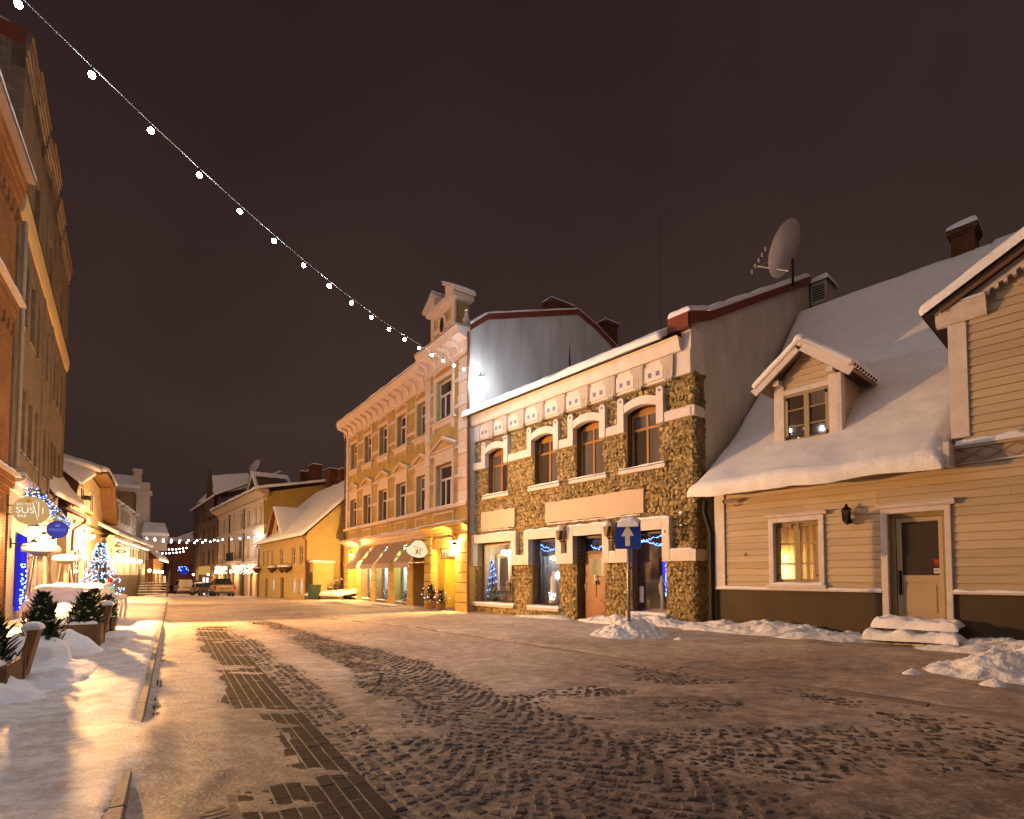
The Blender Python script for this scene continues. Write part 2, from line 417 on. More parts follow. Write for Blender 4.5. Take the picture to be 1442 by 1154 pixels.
# ------------------------------------------------------------------ ground, road, setts, pavers, kerbs
def gz(y):
    return -0.17*sst(13, 21, y) - 0.026*np.maximum(0, np.minimum(np.asarray(y, float), 120)-33)
S0 = np.array([-1.618, 22.606]); US = np.array([.64737, -.76217]); NS = np.array([.76217, .64737])   # line of the stone and timber houses
KR0 = np.array([1.30, 9.57])                                                                       # a point of the right-hand kerb
def ao(x, y): return x*UST[0]+y*UST[1], x*NST[0]+y*NST[1]
def rk(x, y): return (x-KR0[0])*NS[0] + (y-KR0[1])*NS[1]      # >0 : on the right-hand pavement
WEAR = [None]
def level(x, y):
    """height of the snow surface above the road bed"""
    x = np.asarray(x, float); y = np.asarray(y, float)
    a, o = ao(x, y)
    nz = fbm(x*.8, y*.8, 3, 5)-.5; fine = fbm(x*4.5, y*4.5, 8, 4)-.5
    lv = .047 + .030*nz + .012*fine
    streak = fbm(x*.9 - y*.12, y*5.5 + x*.6, 21, 4)-.5
    # pavers swept bare in streaks
    jag = .16*(fbm(a*1.1, o*0+3, 5, 4)-.5)*2
    wl = .36 - .10*sst(4, 2.5, a) + .10*sst(5, 8, a) - .42*sst(4.8, 3.2, a)
    w1 = sst(wl+jag, wl+.16+jag, o)*sst(1.45, 1.15, o)*sst(26, 12, a)
    lv = lv - w1*(.0165 + .055*np.clip(.10-streak, -.3, .4))*(.55+1.0*(fbm(x*.7, y*2.2, 31, 4)))
    # setts beside the pavers
    w2 = sst(1.12, 1.2, o)*sst(2.0, 1.5, o)*sst(22, 9, a)
    oc = np.interp(a, [0, 3, 5, 8, 13, 22], [1.95, 2.15, 2.45, 2.85, 2.50, 2.35]); hw = np.interp(a, [0, 3, 5, 8, 13, 22], [1.25, 1.15, .95, .75, .55, .35])
    w3 = sst(hw*1.25, hw*.55, np.abs(o-oc))*sst(27, 15, a)
    gap = sst(.55, .12, np.abs(o-(1.72+.02*a)))*sst(3.2, 5.5, a)*(fbm(x*.8, y*.8, 77, 3))
    w = np.maximum(w2*.9, w3) - gap*.95
    w = np.clip(w, 0, 1)*(.35+1.25*fbm(x*.9, y*.9, 41, 4))
    lv = lv - np.clip(w, 0, 1.15)*.032
    WEAR[0] = np.clip(np.maximum(w, w1*.6), 0, 1)
    # scattered sett heads further right
    w4 = sst(2.2, 3.2, o)*sst(9.5, 4.5, a)*sst(.2, -.6, rk(x, y))
    lv = lv - w4*np.clip(fbm(x*1.0, y*1.7, 55, 4)-.40, 0, .3)*.095
    lv = np.where(o < 1.16, np.maximum(lv, .0300), np.maximum(lv, .0238 + .008*fine))
    # right-hand pavement: a little higher, soft
    r = sst(-.05, .16, rk(x, y))
    lv = lv*(1-r) + r*(.078 + .05*nz + .02*fine + .11*np.clip(fbm(x*.7, y*.7, 61, 5)-.46, 0, 1) + .035*(fbm(x*2.4, y*2.4, 62, 5)-.5))
    # left-hand pavement
    l = sst(-.17, -.31, o)
    lv = lv*(1-l) + l*(.142 + .05*nz + .030*fine + .03*(fbm(x*2.1, y*2.1, 15, 4)-.5) + .10*sst(-1.0, -1.7, o)*fbm(x*1.6, y*1.6, 71, 4))
    gut = sst(.10, .0, np.abs(o+.12))*(1-l)*sst(30, 14, a)
    lv = lv - gut*.012
    # loose drift that buries the kerb close to the camera
    bury = sst(-.8, -.2, o)*sst(1.0, -.1, o)*sst(6.6, 5.3, a)*sst(3.6, 5.0, a)
    lv = lv + bury*(.155+.03*nz-lv)*(.40+.60*sst(.1, -.15, o))
    return lv

def axis(segs):
    out = []
    for a, b, st in segs: out += list(np.arange(a, b, st))
    return np.array(out + [segs[-1][1]])
gx = axis([(-400, -80, 40), (-80, -30, 3), (-30, -9, .22), (-9, -3.2, .05), (-3.2, 9, .055), (9, 16, .2), (16, 50, 3), (50, 400, 40)])
gy = axis([(-60, 0, 8), (0, 2.2, .3), (2.2, 8, .045), (8, 15, .08), (15, 26, .14), (26, 50, .4), (50, 130, 3), (130, 700, 60)])
GX, GY = np.meshgrid(gx, gy)
LV = level(GX, GY); WR = WEAR[0]
GZ = gz(GY) + LV
A_, O_ = ao(GX, GY)
V = np.stack([GX, GY, GZ], -1).reshape(-1, 3)
idx = np.arange(len(gx)*len(gy)).reshape(len(gy), len(gx))
F = np.stack([idx[:-1, :-1], idx[:-1, 1:], idx[1:, 1:], idx[1:, :-1]], -1).reshape(-1, 4)
# trodden, sanded snow on the roadway; cleaner on the pavements (the extra near the camera paints in the lamps' falloff)
dirt_and_dimming = .34*sst(-.25, -.1, O_) - .10*sst(1.2, 3.2, rk(GX, GY)) + .30 + .14*sst(9, 3, A_)*sst(-.2, .2, O_)
dirt_and_dimming = dirt_and_dimming + .30*WR
dirt_and_dimming = np.clip(dirt_and_dimming*(.62+.75*fbm(GX*.55, GY*.9, 91, 5)), 0, 1)
gm, gnt, gb = _new('trodden_snow')
gb.inputs['Roughness'].default_value = .62; gb.inputs['Specular IOR Level'].default_value = .3
at = gnt.nodes.new('ShaderNodeAttribute'); at.attribute_name = 'dirt_and_dimming'
tc = gnt.nodes.new('ShaderNodeTexCoord')
n1 = gnt.nodes.new('ShaderNodeTexNoise'); n1.inputs['Scale'].default_value = 5; n1.inputs['Detail'].default_value = 9; n1.inputs['Roughness'].default_value = .7
mp1 = gnt.nodes.new('ShaderNodeMapping'); mp1.inputs['Scale'].default_value = (.9, 1.2, 1)
gnt.links.new(tc.outputs['Object'], mp1.inputs[0]); gnt.links.new(mp1.outputs[0], n1.inputs['Vector'])
mm = gnt.nodes.new('ShaderNodeMath'); mm.operation = 'MULTIPLY_ADD'; mm.inputs[1].default_value = 1.3; mm.inputs[2].default_value = -.65
gnt.links.new(n1.outputs['Fac'], mm.inputs[0])
n3 = gnt.nodes.new('ShaderNodeTexNoise'); n3.inputs['Scale'].default_value = 24; n3.inputs['Detail'].default_value = 7; n3.inputs['Roughness'].default_value = .75; gnt.links.new(tc.outputs['Object'], n3.inputs['Vector'])
m3 = gnt.nodes.new('ShaderNodeMath'); m3.operation = 'MULTIPLY_ADD'; m3.inputs[1].default_value = 1.0; m3.inputs[2].default_value = -.5; gnt.links.new(n3.outputs['Fac'], m3.inputs[0])
a0 = gnt.nodes.new('ShaderNodeMath'); a0.operation = 'ADD'; gnt.links.new(mm.outputs[0], a0.inputs[0]); gnt.links.new(m3.outputs[0], a0.inputs[1])
ad = gnt.nodes.new('ShaderNodeMath'); ad.operation = 'ADD'; gnt.links.new(a0.outputs[0], ad.inputs[0]); gnt.links.new(at.outputs['Fac'], ad.inputs[1])
rp = gnt.nodes.new('ShaderNodeValToRGB')
rp.color_ramp.elements[0].position = .05; rp.color_ramp.elements[0].color = (.82, .79, .77, 1)
rp.color_ramp.elements[1].position = 1.0; rp.color_ramp.elements[1].color = (.16, .115, .085, 1)
e = rp.color_ramp.elements.new(.55); e.color = (.46, .36, .28, 1)
gnt.links.new(ad.outputs[0], rp.inputs[0]); gnt.links.new(rp.outputs[0], gb.inputs['Base Color'])
n2 = gnt.nodes.new('ShaderNodeTexNoise'); n2.inputs['Scale'].default_value = 38; n2.inputs['Detail'].default_value = 6; n2.inputs['Roughness'].default_value = .65
gnt.links.new(tc.outputs['Object'], n2.inputs['Vector'])
bp = gnt.nodes.new('ShaderNodeBump'); bp.inputs['Strength'].default_value = .75; bp.inputs['Distance'].default_value = .02
gnt.links.new(n2.outputs['Fac'], bp.inputs['Height']); gnt.links.new(bp.outputs[0], gb.inputs['Normal'])
gme = np_mesh('ground', V, F, gm, True)
ca = gme.attributes.new('dirt_and_dimming', 'FLOAT', 'POINT'); ca.data.foreach_set('value', dirt_and_dimming.reshape(-1).astype(np.float32))
ground = place('ground', gme); tag(ground, 'trodden sanded snow covering the street and both pavements', None, None, 'structure')

# road bed under the snow carries the stones
rb = MB()
q = [P(a, o, -.06) for a, o in ((0.5, -.2), (0.5, 9), (34, 9), (34, -.2))]
rb.poly(q)
road = rb.build('road', mat('road_bed', (.06, .055, .05)))
tag(road, 'cobbled roadway of worn setts with a strip of dark pavers', None, None, 'structure')
SETT = varied('sett_stone', (.062, .043, .032), (.125, .090, .068), rough=.72, bump=.5, bscale=45, var=.45, spec=.3, scale=14)
PAVER = varied('dark_paver', (.024, .015, .011), (.040, .026, .019), rough=.8, bump=.3, bscale=60, var=.22, spec=.12, scale=6)
rg = np.random.RandomState(5)

def stone_geo(hx, hy, ht=.05, bev=.014, rs=rg, jit=.006, zj=.004):
    c = np.array([[-1, -1], [1, -1], [1, 1], [-1, 1]], float)*[hx, hy]
    c = c + rs.uniform(-jit, jit, (4, 2))
    tp = c*(1-bev/np.array([hx, hy])) + rs.uniform(-jit*.4, jit*.4, (4, 2))
    z = rs.uniform(-zj, zj*.5, 4)
    return np.concatenate([np.c_[c, np.full(4, -ht)], np.c_[c, np.full(4, -bev*.8)], np.c_[tp, z]])
SF = np.array([[8, 9, 10, 11]] + [[4+i, 4+(i+1) % 4, 8+(i+1) % 4, 8+i] for i in range(4)] + [[i, (i+1) % 4, 4+(i+1) % 4, 4+i] for i in range(4)])
sett_pos = []
for c in range(-1, 6):                                   # segmental arcs
    o0 = 1.62 + c*1.22
    for r in range(0, 330):
        k = 14
        for j in range(k):
            u = (j+.5 + (.5 if r % 2 else 0))/k - .5
            if u > .5: continue
            a = .8 + r*.084 - .42*(1-(2*u)**2)
            sett_pos.append((a, o0 + (u+.5)*1.22, math.atan2(.42*8*u/1.22*-1, 1)*-.75, .0385, .0365))
for j, o in enumerate((1.20, 1.295, 1.39, 1.485, 1.58)):         # straight courses beside the pavers
    for r in range(230): sett_pos.append((.8 + r*.112 + (j % 2)*.05, o, 0, .042, .050))
sp = np.array(sett_pos)
sp = sp[(sp[:, 1] > 1.16) & ~((sp[:, 1] < 1.66) & (sp[:, 2] != 0))]
sp[:, 0] += rg.uniform(-.018, .018, len(sp)); sp[:, 1] += rg.uniform(-.016, .016, len(sp)); sp[:, 2] += rg.uniform(-.2, .2, len(sp)); sp[:, 3:] *= rg.uniform(1.0, 1.2, (len(sp), 2))
XY = sp[:, :1]*UST + sp[:, 1:2]*NST
top = .030 + rg.normal(0, .0042, len(sp))
lvv = level(XY[:, 0], XY[:, 1])
inview = (XY[:, 1] > 2.6) & (np.abs(XY[:, 0]) < XY[:, 1]*1.05+.4)
vis = (top > lvv-.010) & (rk(XY[:, 0], XY[:, 1]) < -.1)
sp, XY, top, lvv, inview = sp[vis], XY[vis], top[vis], lvv[vis], inview[vis]
dist = np.hypot(XY[:, 0], XY[:, 1]) + np.where(inview, 0, 50) + np.where(top-lvv > .004, 0, 3)
order = np.argsort(dist)
variants = [np_mesh('sett', stone_geo(.045, .041, rs=rg, jit=.012, zj=.006), SF, SETT) for _ in range(12)]
for i in order[:300]:
    z = top[i] + gz(XY[i, 1])
    place('sett', variants[rg.randint(12)], road, (XY[i, 0], XY[i, 1], z), (rg.normal(0, .03), rg.normal(0, .03), RZST - math.pi/2 + sp[i, 2] + (math.pi if rg.rand() < .5 else 0)), (sp[i, 3]*.87/.045, sp[i, 4]*.87/.041, .8))
SV = []; SFs = []
for i in order[300:]:
    g = stone_geo(sp[i, 3]*.87, sp[i, 4]*.82, jit=.012, zj=.006); an = RZST - math.pi/2 + sp[i, 2]
    cs, sn = math.cos(an), math.sin(an)
    SFs.append(SF + len(SV)*12)
    SV.append(np.c_[g[:, 0]*cs - g[:, 1]*sn + XY[i, 0], g[:, 0]*sn + g[:, 1]*cs + XY[i, 1], g[:, 2] + top[i] + gz(XY[i, 1])])
o = place('setts', np_mesh('setts', np.concatenate(SV), np.concatenate(SFs), SETT), road); tag(o, kind='stuff')

pp = []
for c in range(14):
    o = -.17 + c*.0985; st = rg.uniform(0, .2)
    for r in range(120): pp.append((1.0 + st + r*.203, o))
pp = np.array(pp); XY = pp[:, :1]*UST + pp[:, 1:2]*NST
tp = .0335 + rg.normal(0, .0012, len(pp)); lvv = level(XY[:, 0], XY[:, 1])
grate_zone = (pp[:, 0] < 4.05) & (pp[:, 1] < .36)
vis = (tp > lvv-.03) & ~grate_zone
pp, XY, tp, lvv = pp[vis], XY[vis], tp[vis], lvv[vis]
inview = (XY[:, 1] > 2.6) & (np.abs(XY[:, 0]) < XY[:, 1]*1.05+.3)
order = np.argsort(np.hypot(XY[:, 0], XY[:, 1]) + np.where(inview, 0, 50))
pv = [np_mesh('paver', stone_geo(.0455, .0975, bev=.004, jit=.0012, zj=.0006), SF, PAVER) for _ in range(4)]
for i in order[:300]:
    place('paver', pv[rg.randint(4)], road, (XY[i, 0], XY[i, 1], tp[i]+gz(XY[i, 1])), (rg.normal(0, .004), rg.normal(0, .004), RZST-math.pi/2))
SV = []; SFs = []
for i in order[300:]:
    g = stone_geo(.0455, .0975, bev=.004, jit=.0012, zj=.0006); an = RZST-math.pi/2; cs, sn = math.cos(an), math.sin(an)
    SFs.append(SF + len(SV)*12)
    SV.append(np.c_[g[:, 0]*cs - g[:, 1]*sn + XY[i, 0], g[:, 0]*sn + g[:, 1]*cs + XY[i, 1], g[:, 2] + tp[i] + gz(XY[i, 1])])
if SV:
    o = place('pavers', np_mesh('pavers', np.concatenate(SV), np.concatenate(SFs), PAVER), road); tag(o, kind='stuff')

# kerbs: single stones
KERB = varied('kerb_granite', (.26, .20, .155), (.17, .13, .105), rough=.7, bump=.3, var=.15)
kl = thing('kerb', 'granite kerb along the left pavement half buried in snow', None); kl['kind'] = 'structure'
km = MB().bbox(-.49, .49, -.075, .075, -.2, 0, .012).mesh('kerb_stone', KERB)
for i in range(34):
    a = 3.3 + i*1.0
    x, y, z = P(a, -.275, .130 if i < 3 else .118)
    place('kerb_stone', km, kl, (x, y, z), (rnd.gauss(0, .006), 0, RZST))
krr = thing('kerb', 'low granite kerb in front of the stone and timber houses', None); krr['kind'] = 'structure'
for i in range(22):
    q = KR0 + US*(8.5 - i*1.0) + NS*.0
    place('kerb_stone', km, krr, (q[0], q[1], .082+float(gz(q[1]))-.022+rnd.gauss(0, .006)), (0, 0, math.atan2(US[1], US[0])))

# drain grate and manhole covers
dg = thing('drain_grate', 'slotted iron drain grate in the dark pavers beside the kerb', 'drain grate', P(3.62, .10, .036), RZST-math.pi/2)
m = MB(); m.box(-.27, -.22, -.33, .33, -.03, 0); m.box(.22, .27, -.33, .33, -.03, 0); m.box(-.22, .22, -.33, -.29, -.03, 0); m.box(-.22, .22, .29, .33, -.03, 0)
RUST = mat('rusty_iron', (.11, .055, .03), (.06, .035, .022), scale=9, rough=.6, bump=.3)
m.build('frame', RUST, dg)
bar = MB().box(-.22, .22, -.016, .016, -.03, -.003).mesh('bar', RUST)
for i in range(10): place('bar', bar, dg, (0, -.26 + i*.058, 0))
bar = MB().box(-.02, .02, -.29, .29, -.03, -.001).build('middle_bar', RUST, dg)
MB().box(-.26, .26, -.32, .32, -.12, -.045).build('pit', mat('pit', (.01, .01, .01)), dg)
for (a, o, lab) in ((8.2, 2.45, 'round ribbed manhole cover in the worn cobbles mid street'), (16.8, .95, 'round manhole cover among the pavers further up the street')):
    mh = thing('manhole_cover', lab, 'manhole', P(a, o, float(level(*(UST*a+NST*o)))+.003), RZST, 'manhole covers in the road')
    MB().lathe([(.36, -.05), (.36, 0), (.31, .001), (.31, -.006), (.0, -.006)], 28, cap=False).build('rim', RUST, mh)
    rib = MB()
    for i in range(-5, 6):
        w = math.sqrt(max(0, .29**2-(i*.05)**2)); rib.box(-w, w, i*.05-.012, i*.05+.012, -.008, 0)
    rib.build('ribs', RUST, mh)

def mound(name, label, cx, cy, rx, ry, h, rz=0.0, seed=0, n=46, lump=.55, mat_=None, group=None, power=1.0, cat='snow pile'):
    u = np.linspace(-1.15, 1.15, n); X, Y = np.meshgrid(u, u)
    r = np.sqrt(X*X+Y*Y)*(1+.55*(fbm(X*1.7+seed, Y*1.7, seed, 4)-.5))
    c, s = math.cos(rz), math.sin(rz)
    wx = cx + X*rx*c - Y*ry*s; wy = cy + X*rx*s + Y*ry*c
    z = h*np.clip(1-r, 0, 1)**power
    nse = fbm(wx*3.2, wy*3.2, seed+3, 5)-.5
    rid = 1-2*np.abs(fbm(wx*5, wy*5, seed+13, 4)-.5)
    z = z*(1+lump*1.6*nse) + h*.22*lump*(rid-.8)*np.clip(z/h*4, 0, 1)
    msk = np.clip((1-r)*5, 0, 1)*np.clip(h*3, .1, 1)
    z = z + lump*msk*(.10*(fbm(wx*7, wy*7, seed+23, 4)-.5) + .07*(fbm(wx*17, wy*17, seed+29, 3)-.5))
    z = np.where(r < 1, z, -.03*np.clip(r-1, 0, 1)*6)
    Z = gz(wy) + level(wx, wy) - .012 + z
    idx = np.arange(n*n).reshape(n, n)
    F = np.stack([idx[:-1, :-1], idx[:-1, 1:], idx[1:, 1:], idx[1:, :-1]], -1).reshape(-1, 4)
    o = place(name, np_mesh(name, np.stack([wx-cx, wy-cy, Z], -1).reshape(-1, 3), F, mat_ or HEAP, True), None, (cx, cy, 0))
    return tag(o, label, cat, group)
AS = math.atan2(US[1], US[0])
mound('snow_pile', 'shovelled snow heaped round the foot of the blue arrow sign', 2.75, 12.2, .95, .8, .46, .2, 3, 100, .8)
mound('snow_pile', 'lumpy heap of shovelled snow at the right edge near the timber house', 6.95, 7.15, 1.25, .85, .50, AS, 9, 110, .8)
def bank(x0, x1, d, w, h, seed, label):
    c = S0 + US*(x0+x1)/2 - NS*d
    return mound('snow_bank', label, c[0], c[1], (x1-x0)/2, w, h, AS, seed, 120, .9, power=.5, cat='snow bank', group='snow banks against the houses')
bank(10.2, 15.3, .5, .95, .24, 21, 'low ridge of cleared snow along the dark plinth left of the door steps')
bank(15.2, 20.5, .6, 1.0, .26, 27, 'low ridge of cleared snow along the plinth right of the door steps')
bank(6.9, 10.8, .55, .7, .28, 33, 'snow pushed up below the right shop window of the stone house')
bank(3.2, 6.1, .35, .4, .10, 37, 'thin line of snow left at the foot of the stone house wall')
for i, (x, y, s, l) in enumerate(((5.6, 7.4, .10, 'single clod of snow beside the right heap'), (6.0, 6.6, .13, 'clod of snow in front of the right heap'), (3.6, 11.4, .09, 'clod of snow rolled off the sign heap'))):
    mound('snow_clod', l, x, y, s*1.5, s*1.2, s*.9, i, 50+i, 14, .4, group='clods of snow on the ground', cat='snow clod')
# ------------------------------------------------------------------ stone house
def fairy(root, pts, mt, r=.02, name='fairy_lights'):
    m = MB()
    for p in pts: m.ico(p, r)
    o = m.build(name, mt, root); tag(o, kind='stuff'); return o
BLUE = emit('blue_led', (.10, .22, 1.0), 16); WLED = emit('white_led', (.75, .85, 1.0), 11); WARMLED = emit('warm_led', (1.0, .70, .38), 26)
BULB = emit('warm_bulb', (1.0, .74, .40), 55)
MORTAR = mat('dark_mortar', (.20, .135, .065), (.13, .085, .04), scale=8, rough=.95, bump=.8, bscale=30)
RUBBLE = varied('tufa_rubble', (.45, .35, .17), (.25, .185, .088), rough=.95, bump=1.0, bscale=34, var=.32, spec=.15, scale=13)
OCHRE = mat('ochre_window_wood', (.40, .20, .045), (.30, .14, .03), scale=3, rough=.45, stretch=(1, 1, .3))
DOORW = mat('chestnut_door', (.25, .095, .035), (.17, .06, .022), scale=3, rough=.4, stretch=(1, 1, .2))
PLAQ = mat('cream_plaster_panel', (.60, .47, .36), (.54, .42, .31), scale=1.2, rough=.9)
GREYW = mat('grey_green_render', (.62, .58, .48), (.46, .43, .35), scale=1.6, rough=.95, bump=.15, stretch=(1, 1, .5))
BTILE = mat('blue_grey_tile', (.20, .20, .34), rough=.5)
BRKT = mat('grey_bracket', (.50, .44, .38), (.42, .37, .31), scale=6)

sh = thing('stone_house', 'two storey shop house of ochre tufa rubble with white window hoods', 'house', (S0[0], S0[1], 0), AS)
XR = 10.42
UPW = [(.98, 2.2), (3.83, 5.0), (5.96, 7.13), (8.12, 9.31)]
LOW = [(.22, 2.67, .28, 2.8), (3.69, 5.12, .28, 2.8), (5.95, 7.24, -.1, 2.8), (8.26, 9.47, .28, 2.8)]
holes = [(a, b, 4.8, 6.68) for a, b in UPW] + LOW
m = facade(MB(), 0, XR, -.6, 7.2, holes, .0, .42)
m.quad((XR, 0, -.6), (XR, .52, -.6), (XR, .52, 7.2), (XR, 0, 7.2)); m.quad((0, 0, -.6), (0, 6, -.6), (0, 6, 8), (0, 0, 8))
m.build('wall', MORTAR, sh)
m = MB().poly([(XR-.02, .5, -.6), (XR-.02, 15, -.6), (XR-.02, 15, 9.8), (XR-.02, 8.45, 13.0), (XR-.02, -.05, 8.55), (XR-.02, -.05, 7.25), (XR-.02, .5, 7.25)])
m.build('side_wall', GREYW, sh)
MB().box(XR-.3, XR+.002, -.1, .62, 7.2, 8.5).build('corner_block', WHITE, sh)

# rubble: irregular lumps, the nearest 300 as single stones
def lump_mesh(rs, w, h):
    n = 6; V = []
    ang = [2*math.pi*(i+.5)/n + rs.uniform(-.25, .25) for i in range(n)]
    base = [(math.cos(t)*rs.uniform(.85, 1.2), math.sin(t)*rs.uniform(.85, 1.2)) for t in ang]
    tx, tz = rs.uniform(-.025, .025), rs.uniform(-.025, .025)
    for ring, (k, d) in enumerate(((1.04, .01), (.90, -.030), (.62, -.055))):
        for bx, bz in base:
            V.append(((bx + rs.uniform(-.10, .10)*(ring > 0))*w*k, d + (tx*bx + tz*bz + rs.uniform(-.016, .016))*(ring > 0), (bz + rs.uniform(-.10, .10)*(ring > 0))*h*k))
    V.append((rs.uniform(-.15, .15), -.056 + rs.uniform(-.022, .022), rs.uniform(-.15, .15)))
    F = []
    for r in range(2): F += [(r*n+i, r*n+(i+1) % n, (r+1)*n+(i+1) % n, (r+1)*n+i) for i in range(n)]
    F += [(2*n+i, 2*n+(i+1) % n, 3*n) for i in range(n)]
    return V, F
base = []
def blocked(x, z):
    for a, b, c, d in holes:
        if a-.06 < x < b+.06 and c-.06 < z < d+.02: return True
    for a, b in UPW:
        if a-.2 < x < b+.2 and 5.98 < z < 6.95: return True
    if 5.97 < z < 6.2: return True
    if .72 < x < 2.72 and 3.42 < z < 4.04 or 4.6 < x < 8.7 and 3.42 < z < 4.06: return True
    for a, b in ((-.1, 2.93), (3.45, 5.37), (5.7, 7.36), (7.8, 9.7)):
        if a < x < b and 1.9 < z < 3.1: return True
    if 1.9 < z < 2.18: return True
    return z > 7.14
stones = []
z = -.12
row = 0
while z < 7.15:
    hrow = rnd.uniform(.10, .15); x = -.02 + rnd.uniform(-.1, 0)
    while x < XR-.02:
        w = rnd.uniform(.09, .20); cx = min(max(x+w/2, .05), XR-.08)
        if not blocked(cx, z+hrow/2): stones.append((cx, 0, z+hrow/2 + rnd.uniform(-.035, .035), w*.62, hrow*.70, 0))
        x += w
    y = .06
    while y < .5:
        if not (5.97 < z < 6.2 or 1.9 < z < 2.18 or z > 7.12): stones.append((XR, y, z+hrow/2, .078, hrow*.68, 1))
        y += .11
    z += hrow
stones.sort(key=lambda s: -s[0])
lv = []
for k in range(16):
    V, F = lump_mesh(rnd, 1, 1); me = MB().add(V, F).mesh('stone', RUBBLE); lv.append((V, F, me))
rest = MB()
for i, (x, y, zz, w, h, side) in enumerate(stones):
    V, F, me = lv[rnd.randrange(16)]; an = rnd.uniform(-.5, .5) + rnd.choice((0, 3.14)); dep = rnd.uniform(.6, 1.2)
    if i < 300:
        place('stone', me, sh, (x, y, zz), (0, an if not side else 0, math.pi/2 if side else 0), (w, dep, h))
    else:
        c, s = math.cos(an), math.sin(an)
        if side: rest.add([(x - py*dep, y + px*w, zz + pz*h) for px, py, pz in V], F)
        else: rest.add([(x + px*c*w + pz*s*w, y + py*dep, zz - px*s*h + pz*c*h) for px, py, pz in V], F)
tag(rest.build('stones', RUBBLE, sh), kind='stuff')

# upper hoods, posts with blue rosettes, string course
def arc(x0, x1, zs, rise, k=10): return [(x0+(x1-x0)*i/k, zs + rise*(1-(2*i/k-1)**2)) for i in range(k+1)]
edges = [-.03] + [v for a, b in UPW for v in (a-.24, b+.24)] + [XR+.06]
for i in range(0, len(edges), 2):
    c = MB().bbox(edges[i], edges[i+1], -.17, .02, 5.95, 6.22)
    if i == 8: c.box(XR-.02, XR+.12, -.17, .34, 5.951, 6.219)
    c.build('string_course', WHITE, sh); ledge_snow(sh, edges[i]+.01, edges[i+1]-.01, -.165, -.03, 6.22, .035, seed=i)
for a, b in UPW:
    m = MB()
    for x0, x1 in ((a-.24, a), (b, b+.24)):
        m.prism([(x0, 5.94), (x1, 5.94), (x1, 6.92)] + [((x0+x1)/2 + .12*math.cos(t), 6.92 + .12*math.sin(t)) for t in np.linspace(.2, 2.94, 7)] + [(x0, 6.92)], -.20, .02)
    m.prism(arc(a, b, 6.78, .14) + arc(a, b, 6.52, .14)[::-1], -.185, .02)
    o = m.build('window_hood', WHITE, sh)
    for xc in (a-.12, b+.12): MB().disc(xc, 6.92, .045, -.215, -.19, 12).build('rosette', BTILE, o)
    w = window(sh, a+.02, b-.02, 4.82, 6.50, .22, OCHRE, DGLASS, vb=((a+b)/2,), hb=(6.02,), fw=.07, bw=.075, arch=.15)
    w['label'] = 'ochre arched casement window'
    cu = MB().quad((a+(b-a)*.52, .30, 4.9), (b-.08, .30, 4.9), (b-.08, .30, 6.0), (a+(b-a)*.52, .30, 6.0)).build('curtain', mat('grey_curtain', (.25, .21, .19), rough=.9), sh)
    MB().bbox(a-.25, b+.25, -.16, .2, 4.63, 4.75).build('sill', WHITE, sh)
    MB().box(a-.26, b+.26, -.18, .2, 4.75, 4.765).build('sill_flashing', IRON, sh)
    ledge_snow(sh, a-.24, b+.24, -.17, .16, 4.766, .06, seed=int(a*10))
# plaster panels
for a, b in ((.63, 2.79), (4.51, 8.78)):
    n = 18; up = [(a+(b-a)*i/n, 4.10 + rnd.uniform(-.02, .02)) for i in range(n+1)]; dn = [(a+(b-a)*i/n, 3.36 + rnd.uniform(-.02, .02)) for i in range(n+1)]
    MB().prism(up + dn[::-1], -.125, 0).build('plaster_panel', PLAQ, sh)
    ledge_snow(sh, a+.1, b-.1, -.15, -.06, 3.30, .035, seed=int(a))
# lower hoods
lowout = [(-.03, 2.96), (3.42, 5.40), (5.68, 7.51), (7.78, 9.73)]
for k, ((a, b), (c, d, _, _)) in enumerate(zip(lowout, LOW)):
    m = MB(); m.bbox(a, c, -.22, .02, 1.86, 3.13); m.bbox(d, b, -.22, .02, 1.86, 3.13); m.bbox(c+.001, d-.001, -.215, .02, 2.8, 3.125)
    m.box(c-.03, c, -.2, .40, 1.87, 2.83); m.box(d, d+.03, -.2, .40, 1.87, 2.83); m.box(c, d, -.2, .40, 2.8, 2.83)
    m.build('door_hood' if k == 2 else 'window_hood', WHITE, sh); ledge_snow(sh, a+.02, b-.02, -.21, -.04, 3.13, .06, seed=60+k)
for k, (a, b) in enumerate(((2.96, 3.42), (5.40, 5.68), (7.51, 7.78), (9.73, XR+.02))):
    c = MB().bbox(a, b, -.22, .02, 1.861, 2.19)
    if k == 3: c.box(XR-.02, XR+.13, -.22, .3, 1.862, 2.188)
    c.build('string_course', WHITE, sh); ledge_snow(sh, a+.01, b-.01, -.21, -.04, 2.19, .05, seed=70+k)
